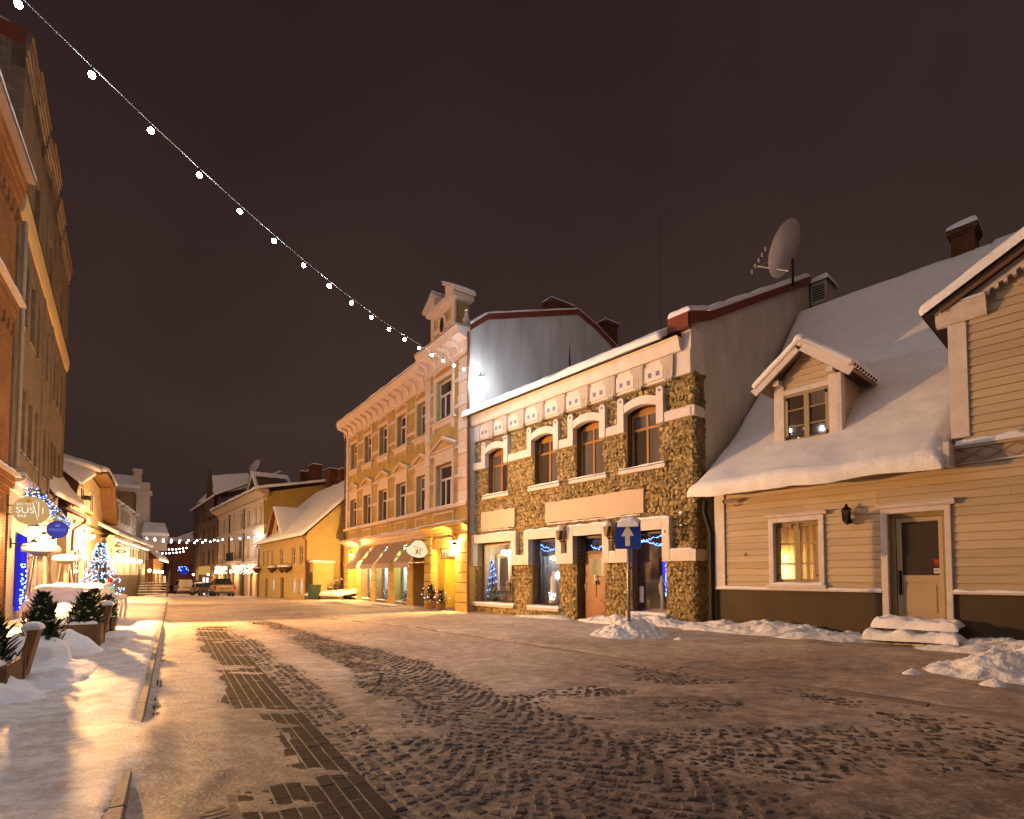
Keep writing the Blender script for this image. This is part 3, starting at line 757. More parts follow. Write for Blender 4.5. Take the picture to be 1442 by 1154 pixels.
# frieze with nine panels
FR = [-.05, .58, 1.5, 2.42, 3.43, 4.5, 5.58, 6.67, 7.78, 8.86, 9.91, XR]
MB().box(-.1, XR-.02, -.12, .05, 7.19, 7.86).build('frieze', WHITE, sh)
for i in range(1, 10):
    a, b = FR[i], FR[i+1]; w = b-a
    p = MB(); p.box(a, a+.02, -.2, -.12, 7.2, 7.84); p.bbox(a+.03, b-w*.34, -.17, -.12, 7.26, 7.74, .012)
    p = p.build('frieze_panel', WHITE, sh)
    for f in (.22, .48): MB().box(a+w*f-.06, a+w*f+.06, -.180, -.171, 7.38, 7.52).build('blue_tile', BTILE, p)
    q = MB(); x0, x1 = b-w*.33, b-.01
    q.prism([(x0+.04, 7.18), (x1-.02, 7.18), (x1, 7.5), (x1, 7.84), (x0-.12, 7.84), (x0-.06, 7.68), (x0+.03, 7.56)], -.215, -.12)
    for j in range(3): q.box(x0+.06+j*.085, x0+.11+j*.085, -.205, -.12, 7.11, 7.18)
    for j in range(2): q.box(x0+.09+j*.09, x0+.12+j*.09, -.225, -.21, 7.26, 7.44)
    q.build('bracket', BRKT, p)
MB().prismx([(-.12, 7.86), (-.24, 7.86), (-.30, 7.95), (-.34, 8.18), (-.42, 8.24), (.05, 8.24), (.05, 7.86)], -.12, XR-.25).build('cornice', WHITE, sh)
MB().prismx([(-.62, 8.24), (-.60, 8.20), (.2, 8.62), (.2, 8.66)], -.12, XR-.62).build('eave_flashing', mat('wet_sheet', (.10, .09, .09), rough=.5), sh)
rf = MB(); rf.quad((-.1, -.55, 8.26), (XR-.3, -.55, 8.26), (XR-.3, 8.45, 12.9), (-.1, 8.45, 12.9)); rf.quad((-.1, 8.45, 12.9), (XR-.3, 8.45, 12.9), (XR-.3, 16, 9), (-.1, 16, 9))
rf = rf.build('roof', DARKRED, sh)
snow(rf, (-.15, -.64, 8.25), (XR-.62, -.64, 8.25), (XR-.62, 8.4, 12.88), (-.15, 8.4, 12.88), .20, nx=60, ny=30, seed=4, ragged=.06, round_=.16, sag=.03)
snow(rf, (XR-.62, -.2, 8.55), (XR-.34, -.2, 8.55), (XR-.34, 8.4, 12.95), (XR-.62, 8.4, 12.95), .16, nx=6, ny=30, seed=5)
# parapet over the side wall with red sheet capping
MB().prismx([(-.12, 8.55), (8.45, 13.0), (8.45, 13.16), (-.12, 8.75)], XR-.32, XR+.04).build('parapet', GREYW, sh)
MB().prismx([(-.2, 8.52), (1.0, 9.02), (8.47, 12.86), (9.3, 12.4), (9.3, 12.62), (8.47, 13.12), (1.0, 9.28), (-.2, 8.86)], XR+.04, XR+.09).build('capping', DARKRED, sh)
MB().box(XR-.62, XR+.04, -.30, -.12, 8.42, 8.86).build('capping', DARKRED, sh)
snow(sh, (XR-.60, -.3, 8.86), (XR+.1, -.3, 8.86), (XR+.1, 1.0, 9.29), (XR-.60, 1.0, 9.29), .16, nx=10, ny=10, seed=7)
snow(sh, (XR-.36, 1.0, 9.29), (XR+.1, 1.0, 9.29), (XR+.1, 8.5, 13.14), (XR-.36, 8.5, 13.14), .17, nx=8, ny=26, seed=8)
# red roof flashing and snow against the neighbour
MB().prismx([(-.5, 8.3), (.5, 8.8), (.5, 9.0), (-.4, 8.6)], -.12, .0).build('wall_flashing', DARKRED, sh)
# shop windows
DARKWOOD = mat('dark_shop_frame', (.10, .055, .026), (.07, .036, .018), rough=.5)
for k in (0, 1, 3):
    a, b, c, d = LOW[k]
    window(sh, a+.03, b-.03, c+.02, d, .30, DARKWOOD if k else OCHRE, GLASS, fw=.06, name='shop_window')
    MB().bbox(a-.12, b+.12, -.2, .3, c-.1, c+.01).build('sill', BRKT, sh); ledge_snow(sh, a-.1, b+.1, -.19, .26, c+.012, .06, seed=80+k)
    wl = {0: (.55, .42, .30), 1: (.34, .33, .32), 3: (.12, .07, .045)}[k]
    ra = {0: .03, 1: 2.72, 3: 7.27}[k]
    rm = MB(); rm.quad((ra, 1.5, -.1), (b, 1.5, -.1), (b, 1.5, 3.0), (ra, 1.5, 3.0)); rm.quad((ra, .43, 2.9), (b, .43, 2.9), (b, 1.5, 2.9), (ra, 1.5, 2.9)); rm.quad((ra, .43, .2), (b, .43, .2), (b, 1.5, .2), (ra, 1.5, .2))
    rm.quad((ra, .43, 0), (ra, 1.5, 0), (ra, 1.5, 3), (ra, .43, 3)); rm.quad((ra, .43, 0), (a, .43, 0), (a, .43, 3), (ra, .43, 3)); rm.quad((b, .42, 0), (b, 1.5, 0), (b, 1.5, 3), (b, .42, 3))
    rm.build('shop_interior', mat('interior_%d' % k, wl, rough=.9), sh)
# window 1: lamp cluster, arch, blue lit tree, toys
a, b, c, d = LOW[0]
lc = thing('ceiling_lamp', 'three bulb ceiling lamp glowing in the left shop window of the stone house', 'lamp', sh.matrix_basis @ Vector((1.36, .70, 2.50)), AS)
MB().tube([(0, 0, 0), (0, 0, .33)], .02).build('stem', IRON, lc)
for t in range(3): MB().lathe([(.02, -.1), (.085, -.05), (.09, .03), (.03, .08)], 10, (.16*math.cos(t*2.1), .16*math.sin(t*2.1), -.05)).build('bulb', BULB, lc)
warm_light('lamp_light', (0, 0, -.25), 55, (1, .72, .42), .12, lc)
ct = thing('christmas_tree', 'slim christmas tree with blue lights in the left shop window', 'tree', sh.matrix_basis @ Vector((.26, .80, .25)), AS)
m = MB()
for i in range(420):
    hh = rnd.random()**.8*1.75; rr = (1.85-hh)*.17*rnd.uniform(.4, 1); an = rnd.uniform(0, 6.28)
    p = Vector((rr*math.cos(an), rr*math.sin(an), hh+.1)); dd = Vector((math.cos(an), math.sin(an), -.3)).normalized()*.13
    q = Vector((-math.sin(an), math.cos(an), 0))*.02
    m.add([p-q, p+q, p+dd], [(0, 1, 2)])
m.build('foliage', mat('dark_needles', (.012, .03, .016), (.02, .045, .02)), ct); MB().tube([(0, 0, 0), (0, 0, 1.8)], .03, 6, .008).build('trunk', WOODDARK, ct)
fairy(ct, [((1.85-h)*.18*math.cos(h*23), (1.85-h)*.18*math.sin(h*23), h+.1) for h in np.linspace(.1, 1.75, 60)], BLUE, .018)
MB().prism([(.32, .25), (.32, 2.40), (1.25, 2.40), (1.25, .25), (1.13, .25), (1.13, 2.28), (.44, 2.28), (.44, .25)], .95, 1.05).build('display_arch', mat('display_white', (.7, .62, .55)), sh)
m = MB(); m.box(.45, 1.12, 1.08, 1.10, 1.0, 2.2)
for zz in (1.4, 1.62, 1.85): m.box(.45, 1.12, 1.06, 1.08, zz, zz+.02)
m.build('display_window', mat('display_dark', (.06, .05, .06)), sh)
TOYC = [(.30, .20, .12), (.45, .33, .22), (.20, .14, .10), (.35, .25, .20), (.12, .14, .10), (.5, .42, .34)]
for i in range(9):
    x = .50 + rnd.random()*1.45; zb = .35 if i < 6 else .8; s = rnd.uniform(.10, .2)
    t = thing('stuffed_toy', ['brown', 'tan', 'dark', 'grey brown', 'olive', 'pale'][i % 6] + ' plush toy sitting %s in the left shop window' % ('on the low shelf' if i < 6 else 'up on the back shelf'), 'toy', sh.matrix_basis @ Vector((x, .62 + rnd.random()*.35, zb)), AS, 'plush toys in the left shop window')
    mt = mat('plush_%d' % (i % 6), TOYC[i % 6], rough=1, bump=.6, bscale=60)
    b_ = MB().ico((0, 0, s), s, (1, .9, 1.05)).build('body', mt, t, True); MB().ico((0, -.02, s*2.4), s*.72).build('head', mt, t, True)
    for e_ in (-1, 1): MB().ico((e_*s*.5, 0, s*3.0), s*.25).build('ear', mt, t)
MB().box(.35, 2.4, .50, 1.2, .28, .34).build('display_shelf', DARKWOOD, sh); MB().box(.45, 2.2, .8, 1.2, .74, .8).build('display_shelf', DARKWOOD, sh)
wr = thing('wreath', 'round dry twig bush arrangement standing in the left shop window', 'decoration', sh.matrix_basis @ Vector((1.72, .58, .62)), AS)
m = MB()
for i in range(260):
    v = Vector((rnd.gauss(0, 1), rnd.gauss(0, .6), rnd.gauss(0, 1))).normalized()*rnd.uniform(.2, .36); p = v + Vector((0, 0, .55)); q = Vector((rnd.uniform(-1, 1), rnd.uniform(-1, 1), rnd.uniform(-1, 1)))*.06
    m.add([p, p+q, p+q.cross(v)*.8], [(0, 1, 2)])
m.build('twigs', mat('dry_twigs', (.16, .13, .10), (.07, .06, .05)), wr); MB().tube([(0, 0, -.05), (0, 0, .55)], .03, 6).build('stem', WOODDARK, wr)
# window 2: grey curtain, blue garland, star, white figure
a, b, c, d = LOW[1]
m = MB(); n = 40
for i in range(n):
    x0 = 2.85+1.9*i/n; x1 = 2.85+1.9*(i+1)/n; y0 = 1.05+.05*math.sin(i*1.3); y1 = 1.05+.05*math.sin((i+1)*1.3); m.quad((x0, y0, .3), (x1, y1, .3), (x1, y1, 2.2), (x0, y0, 2.2))
m.build('curtain', mat('silver_curtain', (.48, .47, .45), rough=.8), sh, True)
for i in range(26):
    pass
gl = thing('garland', 'blue light garland under the top of the middle shop window', 'garland', sh.matrix_basis @ Vector((4.08, .6, 2.52)), AS, 'blue light garlands in the stone house')
fairy(gl, [(.62*math.cos(t)*1.0, .3*math.sin(t), .10*math.sin(2*t)+rnd.uniform(-.03, .03)) for t in np.linspace(0, 6.2, 46)], BLUE, .018); MB().tube([(.62*math.cos(t), .3*math.sin(t), .10*math.sin(2*t)) for t in np.linspace(0, 6.28, 24)], .012, 5).build('wire', IRON, gl)
st = thing('paper_star', 'glowing white eight pointed star in the middle shop window', 'star', sh.matrix_basis @ Vector((4.54, .5, 1.46)), AS)
pts = []
for i in range(16):
    r_ = .17 if i % 2 == 0 else .07; pts.append((r_*math.cos(i*math.pi/8), r_*math.sin(i*math.pi/8)))
MB().prism(pts, -.02, .02).build('star', emit('paper_star', (.95, .97, 1), 5), st)
fg = thing('display_figure', 'pale draped figure standing behind the middle shop window', 'figure', sh.matrix_basis @ Vector((4.22, .6, .42)), AS)
MB().lathe([(.20, 0), (.16, .25), (.12, .6), (.14, .85), (.10, 1.0), (.05, 1.05)], 14).build('draped_body', mat('pale_cloth', (.75, .70, .64), rough=.9), fg, True); MB().ico((0, 0, 1.13), .09).build('head', MATS['pale_cloth'], fg, True)
MB().lathe([(.62, 0), (.66, .05), (.6, .07), (0, .07)], 24, (4.1, .78, .34), cap=False).build('display_table', DARKWOOD, sh)
fairy(fg, [(rnd.uniform(-.05, .3), -.2+rnd.uniform(-.05, .05), .25+rnd.uniform(-.12, .15)) for _ in range(16)], WLED, .014)
warm_light('shop_light', sh.matrix_basis @ Vector((3.9, .62, 2.3)), 16, (.85, .92, 1), .1)
# door
dr = MB(); dr.box(5.97, 6.06, .24, .34, -.08, 2.8); dr.box(7.13, 7.22, .24, .34, -.08, 2.8); dr.box(6.06, 7.13, .242, .338, 2.72, 2.8); dr.box(6.06, 7.13, .242, .338, 2.2, 2.29)
dr = dr.build('door_frame', DARKWOOD, sh)
MB().box(6.06, 7.13, .29, .298, 2.29, 2.72).build('transom_pane', GLASS, dr)
gl = thing('garland', 'small blue light garland behind the fanlight above the shop door', 'garland', sh.matrix_basis @ Vector((6.6, .55, 2.5)), AS, 'blue light garlands in the stone house')
fairy(gl, [(x, .03*math.sin(x*30), -.07+.05*math.sin(x*9)+rnd.uniform(-.04, .04)) for x in np.linspace(-.45, .45, 30)], BLUE, .015); MB().tube([(x, 0, -.07+.05*math.sin(x*9)) for x in np.linspace(-.47, .47, 14)], .01, 5).build('wire', IRON, gl)
dl = MB(); dl.box(6.08, 7.11, .27, .32, -.05, 2.19)
dl = dl.build('door', DOORW, sh); dl['label'] = 'chestnut panelled door with two lit arched panes'
for xa, xb in ((6.30, 6.56), (6.63, 6.89)):
    MB().prism([(xa, 1.45), (xb, 1.45), (xb, 2.0)] + [((xa+xb)/2+(xb-xa)/2*math.cos(t), 2.0+.06*math.sin(t)) for t in (.5, 1.0, 1.57, 2.1, 2.6)] + [(xa, 2.0)], .262, .27).build('door_pane', curtain('door_pane_glow', (1, .60, .22), 1.0, 3), dl)
def panel(xa, xb, za, zb, rise, nm='door_panel'): return MB().prism([(xa, za), (xb, za)] + arc(xa, xb, zb, rise, 6)[::-1], .245, .27).build(nm, DOORW, dl)
panel(6.2, 6.58, .72, 1.22, .1); panel(6.62, 6.99, .72, 1.22, .1); 
MB().prism([(6.22+.38+.4*math.cos(t), .38+.27*math.sin(t)) for t in np.linspace(0, 6.28, 20)[:-1]], .25, .27).build('door_panel', DOORW, dl)
m = MB(); m.prism(arc(6.1, 7.09, 1.26, .14, 10) + arc(6.1, 7.09, 1.18, .14, 10)[::-1], .252, .27); m.prism(arc(6.1, 7.09, .62, .1, 10) + arc(6.1, 7.09, .54, .1, 10)[::-1], .252, .27); m.build('door_rail', DOORW, dl)
MB().tube([(6.15, .26, .95), (6.15, .2, .95), (6.15, .2, 1.15), (6.15, .26, 1.15)], .014, 6).build('handle', ZINC, dl)
sd = thing('door_decoration', 'small white and blue hanging ornament on the shop door', 'decoration', sh.matrix_basis @ Vector((6.6, .235, 1.30)), AS)
MB().lathe([(.09, -.14), (.075, -.02), (.05, .06)], 10).build('robe', mat('ornament_white', (.8, .75, .7)), sd); MB().ico((0, -.01, .13), .075).build('head', MATS['ornament_white'], sd, True); MB().box(.0, .09, -.1, -.05, -.14, -.02).build('gift', mat('ornament_blue', (.08, .12, .4)), sd)
MB().box(5.8, 7.4, -.45, .3, -.6, -.09).build('door_step', mat('step_stone', (.22, .17, .13), rough=.8), sh)
# window 3: blue strip, cabinets, curtain, papers
a, b, c, d = LOW[3]
gl = thing('garland', 'blue light garland along the top of the right shop window', 'garland', sh.matrix_basis @ Vector((8.55, .6, 2.50)), AS, 'blue light garlands in the stone house')
fairy(gl, [(x, .1*math.sin(x*7), .1+.07*math.sin(x*6)*s_ - .12*(s_ < 0) + rnd.uniform(-.03, .03)) for x in np.linspace(-.5, .5, 30) for s_ in (1, -1)], BLUE, .017); MB().tube([(x, 0, .1+.07*math.sin(x*6)) for x in np.linspace(-.5, .5, 14)], .01, 5).build('wire', IRON, gl)
fairy(sh, [(9.06 + rnd.uniform(-.05, .03), .60 + rnd.random()*.1, zz) for zz in np.linspace(.8, 2.1, 34)], BLUE, .016)
MB().box(8.72, 8.95, .95, 1.0, .9, 2.15).build('blue_lit_strip', emit('blue_strip', (.03, .04, 1.0), 1.6), sh)
m = MB(); m.box(7.75, 8.05, 1.2, 1.45, .3, 1.9); m.box(8.12, 8.40, 1.2, 1.45, .3, 2.0); m.build('cabinet', mat('cabinet_wood', (.20, .09, .04), (.12, .05, .02), rough=.5), sh)
m = MB()
for i in range(14):
    x0 = 7.85+i*.022; m.quad((x0, .6+.03*(i % 2), .5), (x0+.02, .6+.03*((i+1) % 2), .5), (x0+.02, .6+.03*((i+1) % 2), 2.4), (x0, .6+.03*(i % 2), 2.4))
m.build('curtain', mat('cream_curtain', (.55, .46, .36), rough=.9), sh)
warm_light('shop_light', sh.matrix_basis @ Vector((8.2, .62, 2.25)), 14, (1, .7, .42), .08)
MB().box(8.32, 8.47, .285, .29, .62, 1.12).build('paper_notice', mat('paper', (.75, .72, .68), rough=.9), sh)
mn = thing('display_mannequin', 'pale standing form in the right shop window', 'figure', sh.matrix_basis @ Vector((8.98, .52, .34)), AS)
MB().lathe([(.10, 0), (.035, .06), (.035, .45), (.09, .6), (.10, .8), (.045, .98), (.05, 1.08), (.0, 1.13)], 12).build('form', mat('linen', (.55, .48, .42), rough=.9), mn, True)
MB().box(7.95, 9.2, .46, .9, .30, .42).build('display_cushion', mat('pink_cloth', (.45, .27, .25), (.35, .2, .2), rough=.9), sh)
# house number
hn = thing('house_number', 'small white enamel house number on the hood right of the shop window', 'sign', sh.matrix_basis @ Vector((9.60, -.23, 2.72)), AS)
MB().box(-.09, .09, -.008, 0, -.11, .11).build('plate', mat('enamel', (.75, .70, .66), rough=.35), hn)
place('digit', text_mesh('8', .15, IRON, 'digit', .003), hn, (0, -.012, 0), (R(90), 0, 0))
# wall lamps (unlit, with snow hats)
def sconce(x, lab):
    t = thing('wall_lamp', lab, 'lamp', sh.matrix_basis @ Vector((x, -.22, 2.70)), AS, 'unlit wall lamps on the stone house')
    MB().prism([(-.10, .30), (.10, .30), (.045, -.02), (-.045, -.02)], -.30, -.14).build('shade', mat('bronze', (.06, .04, .025), rough=.45, metal=.6), t)
    MB().tube([(0, -.22, .0), (0, -.18, -.08), (0, 0, -.06)], .03, 6).build('arm', MATS['bronze'], t); MB().box(-.06, .06, -.03, 0, -.14, .02).build('back_plate', MATS['bronze'], t)
    MB().lathe([(.13, .30), (.135, .36), (.10, .44), (.03, .48)], 12, (0, -.22, 0)).build('snow', SNOW, t, True)
sconce(5.54, 'unlit bronze wall lamp with a snow hat left of the shop door'); sconce(7.64, 'unlit bronze wall lamp with a snow hat right of the shop door')
cx = thing('iron_ornament', 'black wrought iron scrollwork cross on the rubble at the right corner', 'ornament', sh.matrix_basis @ Vector((10.08, -.13, 2.85)), AS)
m = MB().tube([(0, 0, -.42), (0, 0, .36)], .022, 6); m.build('stem', IRON, cx)
for s_ in (-1, 1):
    MB().tube([(0, 0, 0), (s_*.14, 0, .02), (s_*.27, 0, .0)], .02, 6).build('arm', IRON, cx)
    for zz, r_ in ((.12, .10), (-.14, .11), (-.3, .07)): MB().tube([(s_*r_*(.2+.9*math.sin(t)), 0, zz + r_*math.cos(t)) for t in np.linspace(-.4, 3.6, 12)], .014, 5).build('scroll', IRON, cx)
MB().ico((0, -.02, .38), .07, (1.3, .8, .8)).build('snow', SNOW, cx, True); MB().ico((.0, -.03, .03), .05, (1.4, .8, .6)).build('snow', SNOW, cx, True); MB().ico((.14, -.02, .06), .03).build('snow', SNOW, cx, True)
# dish, aerial and vent on the roof
dh = thing('satellite_dish', 'large pale satellite dish with a row of receivers on the stone house roof', 'satellite dish', sh.matrix_basis @ Vector((10.55, 6.7, 12.1)), AS)
MB().tube([(0, 0, 0), (0, 0, 1.0)], .045, 8).build('mast', IRON, dh)
V = []; F = []; nr, na = 6, 26
for i in range(nr+1):
    for j in range(na):
        r_ = i/nr; an = 2*math.pi*j/na; V.append((r_*.80*math.cos(an), .24*r_*r_, r_*.98*math.sin(an)))
for i in range(nr):
    F += [(i*na+j, i*na+(j+1) % na, (i+1)*na+(j+1) % na, (i+1)*na+j) for j in range(na)]
refl = MB().add(V, F).build('reflector', mat('dish_enamel', (.62, .56, .55), (.52, .46, .45), scale=4, rough=.4), dh, True, (-.02, -.12, 1.35), (R(27), 0, R(84)))
arm = [(-.05, -.1, .45), (-.95, .5, .95)]
arm = [(-.1, -.1, .55), (-1.15, -.25, 1.15)]
MB().tube(arm, .035, 6).build('feed_arm', ZINC, dh); MB().tube([(-.1, -.1, 1.25), (-1.15, -.25, 1.15)], .012, 5).build('stay', ZINC, dh)
for i in range(5): MB().lathe([(.04, -.06), (.055, .0), (.055, .08), (.02, .1)], 8, (-1.35+i*.13, -.28, 1.0+i*.16)).build('receiver', mat('receiver_grey', (.3, .28, .26)), dh)
MB().tube([(-1.4, -.26, .94), (-.8, -.26, 1.72)], .016, 5).build('receiver_rail', IRON, dh)
an_ = thing('roof_aerial', 'thin television aerial mast standing above the stone house roof', 'aerial', sh.matrix_basis @ Vector((6.05, 5, 11.2)), AS)
MB().tube([(0, 0, 0), (0, 0, 5.2)], .012, 6).build('mast', IRON, an_)
for zz, L_ in ((5.1, .95), (4.6, .45)):
    MB().tube([(-L_, .1, zz), (L_, -.1, zz)], .007, 5).build('boom', IRON, an_)
    for k in range(5): MB().tube([(-L_*.8+k*L_*.4, -.35, zz), (-L_*.8+k*L_*.4, .35, zz)], .004, 4).build('element', IRON, an_)
vu = thing('vent_unit', 'white louvred vent box with a snow cap behind the dark red parapet end', 'vent', sh.matrix_basis @ Vector((XR+.05, 8.6, 12.0)), AS)
MB().box(0, .55, 0, 1.0, 0, .85).build('housing', mat('vent_white', (.5, .47, .44)), vu)
for i in range(6): MB().box(.06, .49, -.02, 0, .15+i*.1, .20+i*.1).build('louvre', mat('vent_dark', (.05, .05, .05)), vu)
snow(vu, (-.05, -.1, .85), (.65, -.1, .85), (.65, 1.1, .85), (-.05, 1.1, .85), .22, nx=10, ny=10, seed=3)
gp = MB().tube([(XR+.35, -.05, 3.5), (XR+.33, -.08, 3.2), (XR+.52, -.1, 2.6), (XR+.52, -.1, .05)], .075, 10)
gpo = gp.build('downpipe', IRON, sh)
for xx in (3.1,): MB().box(-.02, .05, -.12, -.02, -.1, 8.1)
# ------------------------------------------------------------------ timber house
BEIGE = varied('beige_boards', (.54, .43, .29), (.46, .36, .24), rough=.75, bump=.35, bscale=16, var=.11, scale=2.4, stretch=(.35, 1, 5))
WTRIM = mat('white_paint', (.66, .60, .57), (.54, .48, .44), scale=5, rough=.55, bump=.1)
PLINTH = mat('dark_olive_plinth', (.075, .050, .022), (.055, .036, .016), scale=1.5, rough=.7)
OLIVE = mat('olive_beige_paint', (.32, .25, .13), (.27, .21, .105), scale=2, rough=.5)
DPANEL = mat('beige_door_panel', (.46, .35, .22), (.41, .31, .19), scale=2, rough=.55)
th = thing('timber_house', 'beige weatherboarded house with steep snowy roof, dormer and front gable', 'house', (S0[0], S0[1], 0), AS)
TX0, TX1 = 11.03, 25.0
ths = [(12.56, 13.60, 1.27, 2.76), (14.94, 15.90, .5, 2.76)]
m = facade(MB(), TX0, TX1, -.4, 3.72, ths, .02, .3)
m.quad((TX0, .02, -.4), (TX0, 14, -.4), (TX0, 14, 3.7), (TX0, .02, 3.7)); m.quad((TX1, .02, -.4), (TX1, 14, -.4), (TX1, 14, 3.7), (TX1, .02, 3.7))
m.build('wall', BEIGE, th)
def clap(x0, x1, z0, z1, parent=th, y=0.0, nm='board'):
    return MB().add([(x0, y-.008, z1), (x1, y-.008, z1), (x1, y-.032, z0+.006), (x0, y-.032, z0+.006), (x0, y+.02, z1), (x1, y+.02, z1), (x1, y+.02, z0+.008), (x0, y+.02, z0+.008)],
                    [(3, 2, 1, 0), (0, 1, 5, 4), (2, 3, 7, 6), (1, 2, 6, 5), (3, 0, 4, 7)]).build(nm, BEIGE, parent)
zr = [1.13 + i*.1665 for i in range(16)]
for i in range(15):
    z0, z1 = zr[i], zr[i+1]; zc = (z0+z1)/2
    cuts = [(11.32, 14.30), (14.302, TX1)] if i % 1 == 0 else []
    segs = []
    blocks = []
    if z1 > 1.1 and z0 < 2.95: blocks.append((12.44, 13.72))
    if z0 < 2.95: blocks.append((14.82, 16.0))
    segs = [(11.32, 19.6), (19.602, TX1)] if zc > 2.95 else []
    if zc > 2.95: segs = [(11.32, 14.76), (14.763, 19.6), (19.602, TX1)]
    else: segs = [(11.32, 12.45), (13.71, 14.83), (15.98, 20.5), (20.502, TX1)]
    for a, b in segs:
        cut = rnd.uniform(a+1.2, b-1.2) if b-a > 3.2 else None      # butt joints where a board ran out
        for p_, q_ in (((a, cut-.002), (cut+.002, b)) if cut else ((a, b),)): clap(p_, q_, z0, z1)
MB().box(11.03, 14.82, -.005, .05, -.4, 1.085).build('plinth', PLINTH, th); MB().box(15.99, TX1, -.005, .05, -.4, 1.085).build('plinth', PLINTH, th); MB().box(14.82, 15.99, -.005, .05, -.4, .5).build('plinth', PLINTH, th)
for a, b, sd_ in ((11.03, 14.82, 3), (15.98, TX1, 4)):
    MB().bbox(a, b, -.09, .02, 1.085, 1.125).build('plinth_ledge', WTRIM, th); ledge_snow(th, a, b, -.085, -.035, 1.125, .055, seed=sd_)
MB().bbox(11.03, 11.31, -.07, .03, 1.125, 3.62).build('corner_board', WTRIM, th)
# window
w = window(th, 12.57, 13.59, 1.27, 2.75, .08, OLIVE, clear_glass(), vb=(13.08,), hb=(1.74, 2.23), fw=.10, bw=.045)
m = MB(); m.box(13.02, 13.14, .075, .12, 1.3, 2.7); m.build('meeting_stile', OLIVE, w)
for x_, z_ in ((12.64, 2.62), (13.52, 2.62), (12.64, 1.42), (13.52, 1.42), (13.0, 2.66), (13.16, 2.66)):
    MB().box(x_-.05, x_+.05, .07, .079, z_+.03, z_+.05).build('hinge', IRON, w); MB().box(x_-.01 + (.04 if x_ > 13.3 else -.04), x_+.01 + (.04 if x_ > 13.3 else -.04), .07, .079, z_-.08, z_+.04).build('hinge', IRON, w)
m = MB(); m.bbox(12.45, 12.57, -.075, .1, 1.24, 2.80); m.bbox(13.59, 13.71, -.075, .1, 1.24, 2.80); m.bbox(12.45, 13.71, -.076, .1, 2.752, 2.872)
m.build('window_trim', WTRIM, th)
m = MB(); m.prismx([(.0, 2.872), (-.10, 2.872), (-.13, 2.90), (-.13, 2.925), (-.17, 2.965), (0, 2.98)], 12.38, 13.78); m.build('window_cornice', WTRIM, th)
MB().bbox(12.40, 13.75, -.13, .06, 1.15, 1.235).build('sill', WTRIM, th); ledge_snow(th, 12.46, 13.70, -.12, .06, 1.236, .05, seed=12)
rm = MB(); rm.quad((12.4, 1.2, 1.0), (13.8, 1.2, 1.0), (13.8, 1.2, 3), (12.4, 1.2, 3)); rm.quad((12.4, .12, 1), (12.4, 1.2, 1), (12.4, 1.2, 3), (12.4, .12, 3)); rm.quad((13.8, .12, 1), (13.8, 1.2, 1), (13.8, 1.2, 3), (13.8, .12, 3)); rm.quad((12.4, .12, 2.9), (13.8, .12, 2.9), (13.8, 1.2, 2.9), (12.4, 1.2, 2.9)); rm.quad((12.4, .12, 1.1), (13.8, .12, 1.1), (13.8, 1.2, 1.1), (12.4, 1.2, 1.1))
rm.build('room', mat('room_wall', (.42, .26, .13), rough=.9), th)
# gauze blind that the lamp shines through
gz_, gnt_, gb_ = _new('gauze'); gnt_.nodes.clear()
o_ = gnt_.nodes.new('ShaderNodeOutputMaterial'); a_ = gnt_.nodes.new('ShaderNodeBsdfTranslucent'); a_.inputs[0].default_value = (.85, .68, .45, 1); d_ = gnt_.nodes.new('ShaderNodeBsdfDiffuse'); d_.inputs[0].default_value = (.6, .45, .3, 1); x_ = gnt_.nodes.new('ShaderNodeMixShader'); x_.inputs[0].default_value = .3
gnt_.links.new(a_.outputs[0], x_.inputs[1]); gnt_.links.new(d_.outputs[0], x_.inputs[2]); gnt_.links.new(x_.outputs[0], o_.inputs[0])
m = MB()
for i in range(24):
    x0 = 12.6+i*.0405; m.quad((x0, .17+.012*math.sin(i*1.7), 1.28), (x0+.0405, .17+.012*math.sin((i+1)*1.7), 1.28), (x0+.0405, .17+.012*math.sin((i+1)*1.7), 2.74), (x0, .17+.012*math.sin(i*1.7), 2.74))
m.build('gauze_blind', gz_, th, True)
lp = thing('table_lamp', 'lamp shining behind the blind of the timber house window', 'lamp', th.matrix_basis @ Vector((12.74, .36, 1.55)), AS)
MB().lathe([(.07, -.35), (.02, -.3), (.02, -.05), (.05, .0), (.05, .06), (.0, .1)], 10).build('bulb_and_stem', BULB, lp)
warm_light('lamp_light', (0, -.03, .33), 16, (1, .55, .18), .04, lp)
# door
m = MB(); m.bbox(14.82, 14.94, -.075, .1, .5, 2.78); m.bbox(15.90, 16.0, -.075, .1, .5, 2.78); m.bbox(14.82, 16.0, -.076, .1, 2.762, 2.872); m.prismx([(0, 2.872), (-.10, 2.872), (-.13, 2.91), (-.13, 2.935), (-.18, 2.99), (0, 3.0)], 14.75, 16.07)
m.build('door_trim', WTRIM, th)
m = MB(); m.box(14.94, 15.04, .10, .22, .5, 2.76); m.box(15.84, 15.90, .10, .22, .5, 2.76); m.box(15.04, 15.84, .102, .218, 2.68, 2.76); m.build('door_frame', OLIVE, th)
m = MB(); m.box(15.05, 15.14, .13, .19, .52, 2.67); m.box(15.76, 15.83, .13, .19, .52, 2.67); m.box(15.14, 15.76, .131, .189, 2.58, 2.67); m.box(15.14, 15.76, .131, .189, 1.32, 1.46); m.box(15.14, 15.76, .131, .189, .52, .62); m.box(15.14, 15.76, .155, .18, .62, 1.32)
d_o = m.build('door', DPANEL, th); d_o['label'] = 'beige half glazed door'
m = MB(); m.box(15.2, 15.7, .14, .156, .68, 1.26); m.build('door_panel', DPANEL, d_o)
MB().box(15.135, 15.765, .16, .168, 1.455, 2.585).build('pane', DGLASS, d_o)
